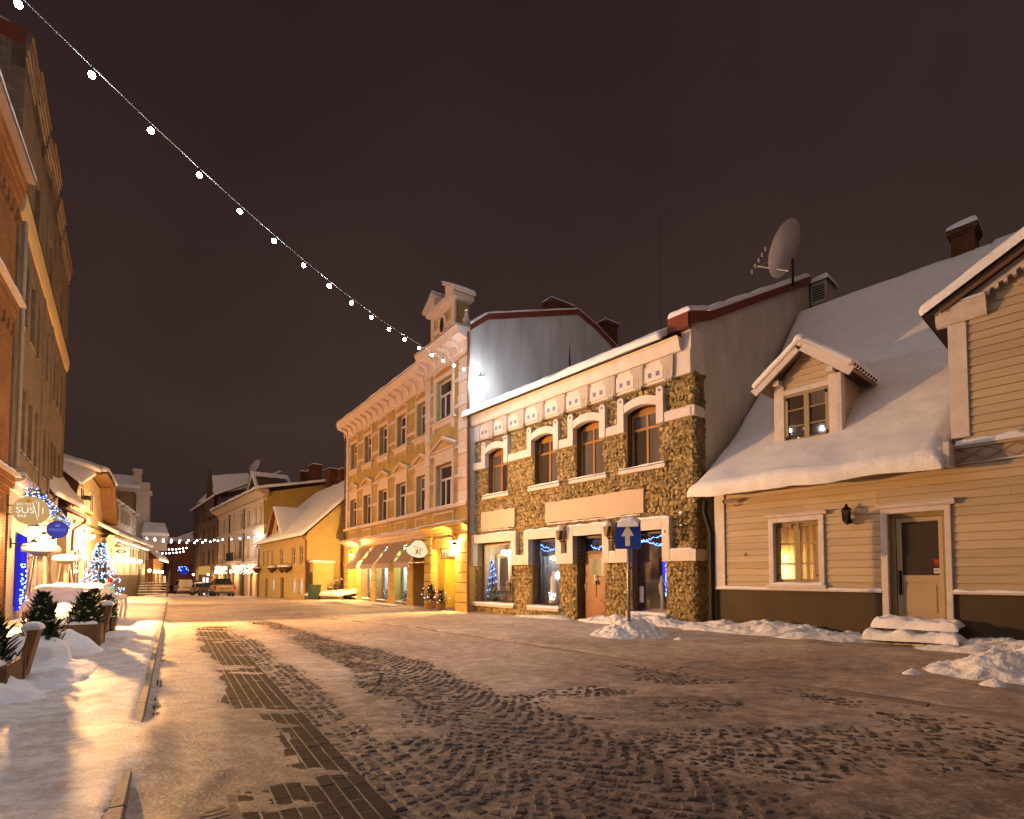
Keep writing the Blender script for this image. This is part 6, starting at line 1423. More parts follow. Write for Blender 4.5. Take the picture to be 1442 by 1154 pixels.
sp_ = thing('flood_lamp', 'small dark flood lamp box under the upper window of the cream house', 'lamp', gh.matrix_basis @ Vector((1.0, -.03, 5.6)), AG); MB().box(-.2, .25, -.4, -.1, -.12, .12).build('housing', IRON, sp_); MB().box(-.03, .03, -.1, .0, -.05, .05).build('bracket', IRON, sp_)
lt = thing('street_lantern', 'white glass lantern on a wall bracket beside the blue lit tree', 'lantern', gh.matrix_basis @ Vector((7.2, -.5, 3.6)), AG)
MB().lathe([(.16, -.35), (.24, .25), (.1, .4), (.02, .5)], 6).build('glass', mat('milk_glass', (.75, .66, .58), rough=.3), lt); MB().tube([(0, .5, .55), (0, .0, .6), (0, 0, .45)], .025, 6).build('bracket', IRON, lt)
hs_ = thing('hanging_sign', 'small square white hanging sign with a dark emblem near the blue lit tree', 'sign', gh.matrix_basis @ Vector((8.6, -.9, 2.95)), AG)
MB().box(-.03, .03, -.45, .45, -.4, .4).build('panel', mat('sign_pale', (.62, .56, .52)), hs_)
MB().prismx([(.24*math.cos(k)*1.2, .1+.12*math.sin(k)) for k in np.linspace(0, 6.2, 14)], -.045, -.03).build('emblem', IRON, hs_); MB().prismx([(.1*math.cos(k)*1.6, .1+.05*math.sin(k)) for k in np.linspace(0, 6.2, 10)], -.05, -.045).build('emblem_eye', MATS['sign_pale'], hs_); MB().box(-.04, -.03, -.25, .25, -.22, -.16).build('emblem_line', IRON, hs_); MB().tube([(0, .9, .45), (0, -.45, .45)], .02, 5).build('bracket', IRON, hs_)

# ------------------------------------------------------------------ left side: house with dormers and lit veranda
D0 = (-25.6, 33.5); AD = R(118.61)
dv = thing('veranda_house', 'low house with a row of dormers and a brightly lit wooden veranda', 'house', (D0[0], D0[1], 0), AD)
VL_ = 16.5
m = MB(); m.box(-.5, VL_, .0, .05, -.9, 1.5); m.build('veranda_base', WOODDARK, dv)
for i in range(34): MB().box(-.5+i*.5, -.04+i*.5, -.04, .0, -.9, 1.5).build('base_plank', WOODDARK, dv)
MB().box(-.5, VL_, 2.0, 2.1, -.9, 4.0).build('wall', CREAM, dv); MB().quad((-.5, 0, 3.8), (VL_, 0, 3.8), (VL_, 2, 4.2), (-.5, 2, 4.2)).build('veranda_ceiling', CREAM, dv); MB().quad((-.5, 0, .9), (VL_, 0, .9), (VL_, 2, .9), (-.5, 2, .9)).build('veranda_floor', WOODDARK, dv)
pale = mat('veranda_white', (.62, .54, .44), rough=.6)
for i in range(12):
    x = -.4 + i*1.5; MB().box(x, x+.14, -.02, .14, 1.5, 3.9).build('veranda_post', pale, dv)
for i in range(11):
    x = -.26 + i*1.5; MB().box(x, x+1.36, .02, .08, 2.35, 2.42).build('rail', pale, dv)
    w = MB(); w.box(x, x+1.36, .04, .06, 1.52, 2.35); w.build('veranda_panel', mat('veranda_panel', (.5, .42, .34)), dv); ledge_snow(dv, x, x+1.36, .0, .1, 2.42, .05, seed=i)
    MB().box(x+.02, x+1.34, .05, .055, 2.43, 3.75).build('pane', GLASS, dv)
    if i < 10: wn = MB().box(x+.2, x+1.2, 1.95, 2.0, 1.2, 3.2).build('inner_window', mat('inner_window', (.35, .24, .12)), dv)
MB().box(-.6, VL_+.1, -.25, .05, 3.85, 4.0).build('veranda_eave', pale, dv)
rfm = MB(); rfm.quad((-1, -.4, 4.0), (VL_+.2, -.4, 4.0), (VL_+.2, 2.6, 5.7), (-1, 2.6, 5.7)); rfo = rfm.build('roof', DARKRED, dv)
snow(rfo, (-1, -.5, 4.0), (VL_+.3, -.5, 4.0), (VL_+.3, 2.6, 5.8), (-1, 2.6, 5.8), .22, nx=40, ny=12, seed=71)
MB().box(7.5, 23, 1.55, 6, 4.5, 7.5).build('dormer_storey', pale, dv)
snow(dv, (7.3, 1.4, 7.5), (23.2, 1.4, 7.5), (23.2, 6.2, 8.4), (7.3, 6.2, 8.4), .2, nx=30, ny=10, seed=73)
for i, x in enumerate((9.6, 11.6, 14.0, 15.8, 17.6, 20.6)):
    w = window(dv, x, x+1.0, 5.95, 7.25, 1.46, pale, DGLASS, vb=(x+.5,), fw=.1)
    MB().prism([(x-.25, 7.35), (x+1.25, 7.35), (x+.5, 7.75)], 1.3, 1.6).build('dormer_pediment', pale, dv); snow(dv, (x-.3, 1.2, 7.4), (x+1.3, 1.2, 7.4), (x+1.1, 1.6, 7.75), (x-.1, 1.6, 7.75), .12, nx=8, ny=5, seed=i)
GLOBE = emit('globe_lamp', (1.0, .80, .48), 45)
for i, x in enumerate((.35, 2.7, 4.3, 6.5, 10.0)):
    g = thing('globe_lamp', 'warm globe lamp inside the lit veranda, %s from the left' % ('first', 'second', 'third', 'fourth', 'fifth')[i], 'lamp', dv.matrix_basis @ Vector((x, -.35, 2.58)), AD, 'globe lamps in the veranda')
    MB().ico((0, 0, 0), .17).build('globe', GLOBE, g, True); MB().tube([(0, 0, .16), (0, 0, 1.3)], .012, 4).build('cord', IRON, g)
    warm_light('lamp_light', (0, -.3, .05), 170, (1, .60, .24), .12, g)
fr_ = thing('roof_light_chain', 'chain of warm lights under the veranda eave', 'light chain', dv.matrix_basis @ Vector((0, -.28, 3.82)), AD); fairy(fr_, [(x, 0, -.05-.05*abs(math.sin(x*2))) for x in np.linspace(0, 16, 70)], WARMLED, .025); MB().tube([(x, 0, -.05*abs(math.sin(x*2))) for x in np.linspace(0, 16, 30)], .01, 4).build('wire', IRON, fr_)
es = thing('entrance_steps', 'flight of wooden steps with railings at the end of the veranda', 'steps', dv.matrix_basis @ Vector((12.0, -.6, -.55)), AD)
for i in range(7): MB().box(-1.4+i*.32, -1.12+i*.32 + .04, -1.6, .5, .0+i*.22, .06+i*.22).build('tread', WOODDARK, es); ledge_snow(es, -1.4+i*.32, -1.1+i*.32, -1.6, .5, .06+i*.22, .03, seed=i)
for yy in (-1.62, .5):
    MB().prism([(-1.5, 0), (-1.3, 0), (.9, 1.4), (.9, 1.6), (.7, 1.6)], yy, yy+.06).build('stringer', WOODDARK, es)
    MB().prism([(-1.5, .95), (-1.45, 1.02), (.9, 2.55), (.9, 2.45)], yy, yy+.06).build('handrail', WOODDARK, es)
    for i in range(6): MB().box(-1.4+i*.42, -1.34+i*.42, yy, yy+.05, .1+i*.27, 1.0+i*.27).build('baluster', WOODDARK, es)
wall_lamp(dv, 15.8, .4, 1.9, 'warm lamp by the veranda steps', 260, 'lit lamps of the left shops', az=AD)
# ------------------------------------------------------------------ right side further up: small yellow house
AH = math.atan2(-.793, .609)
YPL = mat('yellow_plaster', (.50, .36, .14), (.43, .30, .11), scale=1.4, rough=.9, bump=.1)
hy = thing('small_yellow_house', 'small yellow plaster house with a front gable and deep snowy roof', 'house', (-20.6, 44.5, 0), AH)
uw = [(-2.2, -1.4), (-.7, .0), (.85, 1.55), (3.6, 4.6), (6.95, 8.0), (9.0, 9.9)]
lwn = [(1.0, 2.1), (7.05, 8.1), (8.85, 9.85)]
hol = [(a, b, 2.25, 3.57) for a, b in uw] + [(a, b, .15, 1.24) for a, b in lwn] + [(3.8, 4.9, -.6, 1.3), (-1.3, -.3, -.6, 1.2)]
m = facade(MB(), -3.5, 10.84, -1.2, 4.4, hol, 0, .25); m.poly([(.4, 0, 4.4), (5.05, 0, 4.4), (2.6, 0, 6.8)])
m.poly([(10.84, 0, -1.2), (10.84, 10, -1.2), (10.84, 10, 4.4), (10.84, 5, 9.2), (10.84, 0, 4.4)]); m.quad((-3.5, 0, -1.2), (-3.5, 10, -1.2), (-3.5, 10, 4.4), (-3.5, 0, 4.4)); m.build('wall', YPL, hy)
for a, b in uw: window(hy, a+.02, b-.02, 2.27, 3.55, .12, WFR, DGLASS, vb=((a+b)/2,), hb=(2.9,), fw=.07)
for a, b in lwn:
    w = window(hy, a+.02, b-.02, .17, 1.12, .12, WFR, clear_glass(), fw=.06, vb=((a+b)/2,), arch=.1); MB().box(a, b, .24, .26, .1, 1.24).build('lit_blind', curtain('white_blind', (.95, .93, .90), 3.2, 9), hy)
MB().box(3.8, 4.9, .15, .2, -.8, 1.3).build('door', WOODDARK, hy); MB().box(-1.3, -.3, .15, .2, -.8, 1.2).build('door', WOODDARK, hy); MB().disc(2.75, 5.3, .22, -.03, .0, 14).build('round_window', DGLASS, hy)
MB().bbox(-3.6, 10.95, -.12, 0, 4.05, 4.25).build('cornice', YPL, hy); MB().bbox(-3.5, 10.9, -.06, 0, 1.75, 1.9).build('string_course', YPL, hy)
for k in range(9): MB().bbox(10.2, 10.9, -.05, .0, -.4+k*.5, .06+k*.5).build('quoin_block', YPL, hy)
rfm = MB(); rfm.quad((-3.8, -.35, 4.15), (11.1, -.35, 4.15), (11.1, 5, 9.3), (-3.8, 5, 9.3)); rfm.quad((-3.8, 5, 9.3), (11.1, 5, 9.3), (11.1, 10.4, 4.1), (-3.8, 10.4, 4.1)); rfm.quad((.1, -.3, 4.2), (2.6, -.3, 6.95), (2.6, 2.6, 6.95), (.1, -.1, 4.2)); rfm.quad((5.3, -.3, 4.2), (2.6, -.3, 6.95), (2.6, 2.6, 6.95), (5.3, -.1, 4.2))
rfo = rfm.build('roof', DARKRED, hy)
snow(rfo, (-3.9, -.45, 4.18), (11.2, -.45, 4.18), (11.2, 5, 9.35), (-3.9, 5, 9.35), .2, nx=30, ny=20, seed=81); snow(rfo, (5.4, -.35, 4.2), (2.6, -.35, 7.0), (2.6, 2.7, 7.05), (5.4, .2, 4.6), .16, nx=10, ny=10, seed=82); snow(rfo, (0, -.35, 4.2), (2.6, -.35, 7.0), (2.6, 2.7, 7.05), (0, .2, 4.6), .16, nx=10, ny=10, seed=83)
MB().tube([(10.95, -.3, 4.1), (11.0, -.15, 3.8), (11.0, -.12, -.5)], .07, 6).build('downpipe', PIPE, hy); MB().tube([(-3.2, -.3, 4.1), (-3.3, -.12, 3.8), (-3.3, -.12, -.8)], .07, 6).build('downpipe', PIPE, hy)
m = MB(); m.box(10.9, 11.75, .15, 1.5, -.6, 2.35); po = m.build('side_porch', YPL, hy); MB().prism([(11.0, -.6), (11.62, -.6), (11.62, 1.4)]+[(11.31+.31*math.cos(t), 1.4+.31*math.sin(t)) for t in np.linspace(.3, 2.8, 6)]+[(11.0, 1.4)], .12, .16).build('porch_door', WOODDARK, po); snow(po, (10.8, .05, 2.35), (11.85, .05, 2.35), (11.85, 1.6, 2.35), (10.8, 1.6, 2.35), .15, nx=8, ny=8, seed=3)
hinv = hy.matrix_basis.inverted()
for k, (pa, pb, yt, Z) in enumerate(((421, 428, 664, 56), (433, 451, 656, 53), (457, 471, 661, 50), (476, 487, 661, 48))):
    q0 = hinv @ Vector(((pa-721)/740*Z, Z, 0)); q1 = hinv @ Vector(((pb-721)/740*Z, Z, 0)); zt_ = 1.45+(811-yt)*Z/740; xa, xb = min(q0.x, q1.x), max(q0.x, q1.x); ya = q0.y
    xb = xa + (pb-pa)/740*Z*1.05
    m = MB(); m.box(xa, xb, ya, ya+.8, 5.5, zt_-.2); m.box(xa-.08, xb+.08, ya-.08, ya+.88, zt_-.2, zt_); c_ = m.build('chimney', cb, hy); snow(c_, (xa-.1, ya-.1, zt_), (xb+.1, ya-.1, zt_), (xb+.1, ya+.9, zt_), (xa-.1, ya+.9, zt_), .1, nx=6, ny=6, seed=k)
for i, (x, lb) in enumerate(((-2.9, 'at the far corner'), (2.6, 'below the small gable'), (5.7, 'between the upper windows'), (7.0, 'nearest the drainpipe'))):
    bk = thing('hanging_basket', 'dark hanging basket with snow on the yellow house wall, ' + lb, 'basket', hy.matrix_basis @ Vector((x, -.35, 1.95)), AH, 'hanging baskets of the small yellow house')
    MB().lathe([(.05, -.3), (.22, -.1), (.36, .1), (.36, .14)], 10).build('basket', WOODDARK, bk); MB().lathe([(.36, .14), (.28, .26), (.1, .32)], 10).build('snow', SNOW, bk, True); MB().tube([(0, .35, .35), (0, 0, .45), (0, 0, .15)], .02, 4).build('bracket', IRON, bk)
gw_ = thing('garden_wall', 'low rubble garden wall with snow between the two yellow houses', 'wall', (-12.9, 34.95, -.2), R(-30))
MB().box(-.9, 2.2, -.2, .2, -.1, .32).build('wall', MATS['stone_base'], gw_); snow(gw_, (-1.0, -.25, .32), (2.2, -.25, .32), (2.3, 2.2, .6), (-1.0, 2.2, .6), .2, nx=16, ny=10, seed=6)
bu = thing('bush', 'bare brown bush with snow behind the low garden wall', 'bush', (-11.9, 36.3, .2), 0)
m = MB(); sn_ = MB()
for i in range(260):
    p = Vector((rnd.uniform(-1, 1), rnd.uniform(-.5, .5), .1)); q = p + Vector((rnd.uniform(-.4, .4), rnd.uniform(-.4, .4), rnd.uniform(.4, 1.2))); w_ = Vector((.012, .012, 0)); m.add([p-w_, p+w_, q], [(0, 1, 2)])
    if i % 12 == 0: sn_.ico(q*.8+p*.2, .07, (1.3, 1.3, .6))
m.build('twigs', mat('bare_twigs', (.07, .045, .025)), bu); tag(sn_.build('snow', SNOW, bu, True), kind='stuff')
bn = thing('wheelie_bin', 'dark green wheelie bin standing beside the small yellow house', 'bin', (-13.0, 34.6, -.17), R(-50))
m = MB(); m.add([(-.26, -.28, .08), (.26, -.28, .08), (.26, .28, .08), (-.26, .28, .08), (-.32, -.34, .95), (.32, -.34, .95), (.32, .34, .95), (-.32, .34, .95)], [(0, 3, 2, 1), (0, 1, 5, 4), (1, 2, 6, 5), (2, 3, 7, 6), (3, 0, 4, 7), (4, 5, 6, 7)]); m.build('body', mat('bin_green', (.03, .055, .03), rough=.5), bn)
MB().prismx([(-.38, .95), (.36, .95), (.36, 1.04), (-.36, 1.0)], -.34, .34).build('lid', MATS['bin_green'], bn)
for s_ in (-1, 1): MB().lathe([(.12, -.03), (.12, .03)], 10).build('wheel', IRON, bn, False, (s_*.3, .3, .12), (0, R(90), 0))

# ------------------------------------------------------------------ cream townhouse
AC = math.atan2(-.77156, .63615)
TOWN = mat('cream_stucco', (.58, .46, .34), (.50, .39, .27), scale=2, rough=.85)
ct_ = thing('cream_townhouse', 'ornate cream three storey townhouse with balcony and a yellow side wall', 'building', (-34.97, 62.7, 0), AC)
r3 = [(2.1, 3.4), (4.5, 5.6), (7.2, 8.3), (10.4, 11.7), (13.4, 14.6), (16.2, 17.3), (17.9, 19.0)]; r2c = [(2.1, 3.6), (4.5, 5.6), (7.4, 8.8), (9.4, 11.6), (13.5, 14.6), (16.2, 17.3), (17.9, 19.0)]; r1c = [(2.7, 4.3), (6.5, 8.2), (10.3, 11.8), (14.2, 15.8), (17.0, 19.0)]
hol = [(a, b, 6.35, 7.95) for a, b in r3] + [(a, b, 3.2, 5.0) for a, b in r2c] + [(a, b, -.6, 2.0) for a, b in r1c]
m = facade(MB(), 0, 20.35, -1.8, 8.6, hol, 0, .25); m.quad((0, 0, -1.8), (0, 12, -1.8), (0, 12, 9), (0, 0, 9)); m.build('wall', TOWN, ct_)
MB().poly([(20.35, 0, -1.5), (20.35, 14, -1.5), (20.35, 14, 9), (20.35, 8, 10.9), (20.35, -.3, 8.9)]).build('side_wall', mat('ochre_side_wall', (.36, .23, .055), (.27, .17, .04), scale=1.2, rough=.95), ct_)
for k, (a, b, c, d) in enumerate(hol):
    if c > 0: window(ct_, a+.02, b-.02, c+.02, d-.02, .15, mat('brown_frame', (.16, .09, .05)), DGLASS, vb=((a+b)/2,), hb=(c+(d-c)*.65,), fw=.08)
    else: window(ct_, a+.02, b-.02, c+.02, d-.02, .15, mat('brown_frame', (.16, .09, .05)), DGLASS if k % 2 else clear_glass(), vb=((a+b)/2,), fw=.1, name='shop_window')
    if c > 0: m = MB(); m.bbox(a-.2, a, -.07, .02, c, d); m.bbox(b, b+.2, -.07, .02, c, d); m.bbox(a-.25, b+.25, -.12, .02, d, d+.2); m.build('window_surround', TOWN, ct_)
for a, b in ((2.7, 4.3), (10.3, 11.8)): MB().box(a, b, .3, .33, -.5, 2.0).build('lit_blind', curtain('pinkish_blind', (1, .72, .62), .55, 5), ct_)
for z0, d_ in ((2.45, .3), (5.75, .22), (8.2, .2)): MB().bbox(-.2, 20.4, -d_, 0, z0, z0+.28).build('string_course', TOWN, ct_); ledge_snow(ct_, -.2, 20.4, -d_, 0, z0+.28, .05, seed=int(z0))
for x0 in (0, 1.55, 6.0, 12.2, 15.4, 19.6):
    for k in range(15):
        if x0 in (0, 19.6) or k > 5: MB().bbox(x0, x0+.6, -.08, .02, -.8+k*.6, -.25+k*.6, .02).build('quoin_block', TOWN, ct_)
MB().prismx([(.02, 8.55), (-.25, 8.6), (-.85, 8.95), (-.9, 9.15), (.02, 9.2)], -.6, 20.9).build('eave_cornice', mat('eave_tan', (.36, .25, .15)), ct_)
rfm = MB(); rfm.quad((-.6, -.9, 9.15), (20.6, -.9, 9.15), (20.6, 8, 11.0), (-.6, 8, 11.0)); rfo = rfm.build('roof', DARKRED, ct_); snow(rfo, (-.7, -1.0, 9.15), (20.5, -1.0, 9.15), (20.5, 8, 11.1), (-.7, 8, 11.1), .25, nx=34, ny=14, seed=91)
m = MB(); m.prism([(8.6, 9.3), (13.6, 9.3), (13.2, 11.2), (11.1, 12.2), (9.0, 11.2)], 1.0, 4); dm_ = m.build('roof_dormer', WOODDARK, ct_); snow(dm_, (8.4, .7, 9.6), (11.1, .7, 12.3), (11.1, 4.5, 12.3), (8.4, 4.5, 9.6), .2, nx=8, ny=8, seed=1); snow(dm_, (14.0, .7, 9.6), (11.1, .7, 12.3), (11.1, 4.5, 12.3), (14.0, 4.5, 9.6), .2, nx=8, ny=8, seed=2)
for x, y in ((3.0, 4.0), (16, 5)): m = MB().box(x, x+1.2, y, y+1, 9.5, 12.2); c_ = m.build('chimney', cb, ct_); snow(c_, (x-.1, y-.1, 12.2), (x+1.3, y-.1, 12.2), (x+1.3, y+1.1, 12.2), (x-.1, y+1.1, 12.2), .12, nx=6, ny=6, seed=3)
bl = MB().box(8.8, 12.2, -1.0, 0, 2.75, 2.95).build('balcony', TOWN, ct_)
for i in range(18): MB().box(8.85+i*.19, 8.88+i*.19, -.98, -.95, 2.95, 3.75).build('baluster', IRON, bl)
MB().box(8.8, 12.2, -1.0, -.94, 3.75, 3.82).build('rail', IRON, bl)
for x in (5.9, 12.6): MB().tube([(x, -.12, 8.6), (x, -.12, -1)], .09, 6).build('downpipe', mat('dark_pipe', (.07, .05, .035)), ct_)
ic = thing('icicle_lights', 'curtain of warm white icicle lights on the ledge of the cream townhouse', 'light chain', ct_.matrix_basis @ Vector((0, -.42, 2.5)), AC)
fairy(ic, [(x, rnd.uniform(-.05, .05), -rnd.random()**1.5*.9) for x in np.linspace(.2, 19.5, 330) if not 6.5 < x < 9.2], emit('icicle_led', (1, .78, .58), 7), .032); MB().tube([(0, 0, .02), (19.8, 0, .02)], .02, 4).build('wire', IRON, ic)
cl = wall_lamp(ct_, 19.2, .4, 5.3, 'very bright white flood lamp on the cream townhouse corner', 130, None, (1, .9, .78), AC)

# ------------------------------------------------------------------ dark art nouveau building, far block
AA = math.atan2(-.7806, .625)
DKW = mat('dark_brown_plaster', (.11, .072, .05), (.075, .05, .035), scale=2, rough=.9)
da = thing('dark_corner_building', 'dark brown building with a tall curved gable and turret beyond the townhouse', 'building', (-48.5, 80, 0), AA)
hol = [(x, x+1.3, z, z+1.9) for z in (2.9, 6.0, 8.9) for x in (3.0, 8.4, 12.6, 15.8)]
m = facade(MB(), -1, 20.5, -2.5, 11.3, hol, 0, .3); m.quad((-1, 0, -2.5), (-1, 12, -2.5), (-1, 12, 11), (-1, 0, 11)); m.poly([(11.4, -.3, 9), (18.4, -.3, 9), (18.2, -.3, 11.4), (17.0, -.3, 12.2), (16.2, -.3, 14.2), (14.6, -.3, 15.6), (13.2, -.3, 14.6), (12.4, -.3, 12.4), (11.4, -.3, 11.4)]); m.build('wall', DKW, da)
for k, h in enumerate(hol):
    lit = k == 1
    w = window(da, h[0]+.02, h[1]-.02, h[2], h[3], .15, WOODDARK, DGLASS if not lit else clear_glass(), fw=.1)
    if lit: MB().box(h[0], h[1], .26, .28, h[2], h[3]).build('blue_lit_blind', curtain('blue_blind', (.08, .10, 1), 1.3, 2), da)
MB().lathe([(2.0, -2.4), (2.0, 11.6), (2.3, 11.8), (1.8, 12.4), (1.1, 13.2), (.3, 14.2)], 10, (6.2, 1.7, 0)).build('turret', DKW, da); MB().lathe([(2.35, 11.85), (1.85, 12.5), (1.15, 13.3), (.35, 14.3)], 10, (6.2, 1.7, 0)).build('snow', SNOW, da, True)
m = MB(); m.quad((-1, -.5, 11.3), (20.5, -.5, 11.3), (20.5, 7, 15), (-1, 7, 15)); rfo = m.build('roof', DARKRED, da); snow(rfo, (10.5, -.5, 11.3), (20.8, -.5, 11.3), (20.8, 7, 15), (10.5, 7, 15), .25, nx=14, ny=10, seed=4); snow(rfo, (-1, -.5, 11.3), (10.5, -.5, 11.3), (10.5, 7, 15), (-1, 7, 15), .25, nx=14, ny=10, seed=5); snow(rfo, (16.4, -.35, 14.2), (18.3, -.35, 11.6), (18.3, 4, 13), (16.4, 4, 15), .3, nx=8, ny=8, seed=7)
for x_, p_ in ((4.0, 350), (16.5, 350)): wall_lamp(da, x_, .5, 1.6, 'added warm fill lamp on the dark corner building, ' + ('left of the glowing canopy' if x_ < 10 else 'right of the glowing canopy'), p_, 'added fill lamps of the dark corner building', az=AA)  # lamps added to brighten the dark far street
for x_, p_ in ((1.2, 300), (9.0, 300), (16.0, 300)): wall_lamp(ct_, x_, .5, 1.9, 'added warm fill lamp on the ground floor of the cream townhouse, %s' % {1.2: 'far end', 9.0: 'under the balcony', 16.0: 'near end'}[x_], p_, 'added fill lamps of the cream townhouse', az=AC)  # added lamps that warm up the townhouse front
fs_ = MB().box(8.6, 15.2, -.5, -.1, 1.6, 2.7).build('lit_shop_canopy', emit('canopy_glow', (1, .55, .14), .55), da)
for x in (9.5, 12.2): MB().box(x, x+1.3, -.12, 0, -2, 1.2).build('lit_shop_window', curtain('cold_shop_glow', (.85, .88, 1), 1.5, 2), da)
dsh = thing('satellite_dish', 'small pale dish on the roof of the dark corner building', 'satellite dish', da.matrix_basis @ Vector((19.5, 4, 13.4)), AA); MB().lathe([(0, .2), (.5, .15), (1.0, 0)], 14, cap=False).build('reflector', MATS['dish_enamel'], dsh, True, (0, 0, 2.2), (R(60), R(40), 0)); MB().tube([(0, 0, 0), (0, 0, 2.2)], .06, 5).build('mast', IRON, dsh)
fb = thing('red_lit_house', 'narrow far house lit reddish with a bright sign beyond the dark building', 'house', (-60, 92, -1.8), R(-50))
m = facade(MB(), -4, 6, 0, 9, [(x, x+1.2, z, z+1.8) for z in (4.0, 6.6) for x in (-3, -.5, 2.2)], 0, .2); m.quad((6, 0, 0), (6, 10, 0), (6, 10, 9), (6, 0, 9)); m.build('wall', mat('red_lit_wall', (.30, .12, .075)), fb)  # wall colour stands in for the reddish light on this house
for z in (4.0, 6.6):
    for x in (-3, -.5, 2.2): window(fb, x, x+1.2, z, z+1.8, .1, WOODDARK, DGLASS, fw=.1)
snow(fb, (-4.4, -.5, 9), (6.4, -.5, 9), (6.4, 5, 11.5), (-4.4, 5, 11.5), .3, nx=12, ny=8, seed=3)
bsg = thing('blue_light_sign', 'blue lit star sign hanging over the far street', 'sign', (-51.5, 82.5, 2.3), R(-10)); MB().box(-.6, .6, -.1, .1, -.65, .65).build('panel', emit('blue_sign', (.03, .06, .7), .5), bsg); fairy(bsg, [(rnd.uniform(-.9, 1.1), -.15, rnd.uniform(-.1, .6)) for _ in range(14)], BLUE, .05); MB().tube([(0, 0, .75), (3.2, .6, .9)], .05, 4).build('bracket', IRON, bsg)
for i, (px, Z, h, c) in enumerate(((247, 128, 8.5, (.16, .10, .075)), (256, 120, 9.5, (.14, .09, .07)), (233, 118, 10, (.15, .10, .08)), (262, 150, 13, (.10, .07, .06)))):
    X = (px-721)/740*Z; b_ = thing('far_house', ['far dim house closing the end of the street', 'far house right of the street end', 'far house left of the street end', 'tall far block behind the street end'][i], 'house', (X, Z, -2.6), R(20-10*i), 'far houses at the street end')
    m = MB(); m.box(-4, 4, 0, 8, 0, h); m.build('wall', mat('far_wall_%d' % i, c), b_); m = MB().prismx([(-.4, h), (8.4, h), (4, h+3)], -4.3, 4.3); r_ = m.build('roof', SNOW, b_)
    for x in (-2.8, -.4, 2.0):
        for z in (2.5, 5.2): MB().box(x, x+1.0, -.08, .02, z, z+1.5).build('window', DGLASS if (x, z) != (-.4, 2.5) else curtain('far_lit', (1, .7, .35), 1.2, 2), b_)
# ------------------------------------------------------------------ left far: tower-chimney building and lit ochre house
tb = thing('grey_tower_building', 'tall building with a stepped white chimney stack behind the veranda house', 'building', (-44.5, 55.3, -.8), R(33))
m = MB(); m.box(0, 5.0, 0, 9, 0, 11.4); m.build('wall', mat('tower_ochre', (.30, .21, .12), (.24, .165, .09), scale=2), tb)
m = MB(); m.box(-3, 4.3, -.6, 8, 11.4, 11.75); m.build('eave', TRIM, tb); snow(tb, (-3.2, -.7, 11.75), (4.3, -.7, 11.75), (3.6, 3, 13.4), (-3.2, 3, 13.4), .3, nx=12, ny=8, seed=2)
m = MB(); m.box(3.9, 5.1, -.4, .9, 4, 12.5); m.box(3.75, 5.3, -.5, 1.0, 11.2, 11.6); m.box(3.6, 4.3, -.3, .8, 12.5, 13.7); m.box(3.5, 4.4, -.35, .85, 13.7, 13.85); st_ = m.build('chimney_stack', TRIM, tb); snow(st_, (3.5, -.4, 13.85), (4.4, -.4, 13.85), (4.4, .9, 13.85), (3.5, .9, 13.85), .1, nx=6, ny=6, seed=1)
m = MB(); m.box(4.6, 6.9, -3.0, 0, 6.2, 6.5); m.box(4.7, 6.8, -2.9, 0, 5.0, 6.2); by = m.build('bay', TRIM, tb); snow(by, (4.5, -3.1, 6.5), (7.0, -3.1, 6.5), (6.6, -.5, 7.9), (4.6, -.5, 7.9), .3, nx=10, ny=8, seed=9)
for z in (3.0, 6.2, 8.8): window(tb, 1.0, 2.2, z, z+1.6, -.05, WOODDARK, DGLASS, fw=.1, pane_y=.01)
oh = thing('ochre_far_house', 'lit ochre timber house with eave lights beyond the veranda', 'house', (-42.4, 62, -.95), R(120))
m = MB(); m.box(0, 16, 0, 7, 0, 4.5); m.build('wall', mat('ochre_timber', (.40, .23, .07), (.32, .18, .055), scale=3), oh)
for i in range(32): MB().box(i*.5, i*.5+.44, -.04, 0, 0, 4.5).build('board', MATS['ochre_timber'], oh)
for i in range(5): window(oh, 1.2+i*3, 2.6+i*3, 1.2, 3.2, -.09, WFR, DGLASS, fw=.1, pane_y=.01, vb=(1.9+i*3,))
m = MB().prismx([(-.5, 4.4), (7.5, 4.4), (3.5, 8.4)], -.5, 16.5); m.build('roof', DARKRED, oh); snow(oh, (-.6, -.6, 4.45), (16.6, -.6, 4.45), (16.6, 3.5, 8.6), (-.6, 3.5, 8.6), .25, nx=20, ny=10, seed=5); snow(oh, (-.6, -.5, 4.45), (-.6, 3.5, 8.5), (-.3, 3.5, 8.5), (-.3, -.5, 4.5), .2, nx=5, ny=5, seed=5)
fairy(oh, [(x, -.65, 4.3) for x in np.linspace(0, 16, 50)], WARMLED, .04)
wall_lamp(oh, 3.0, .4, 2.9, 'left of two warm lamps on the ochre far house', 420, 'lamps of the ochre far house', az=R(120)); wall_lamp(oh, 9.0, .4, 2.9, 'right of two warm lamps on the ochre far house', 420, 'lamps of the ochre far house', az=R(120))

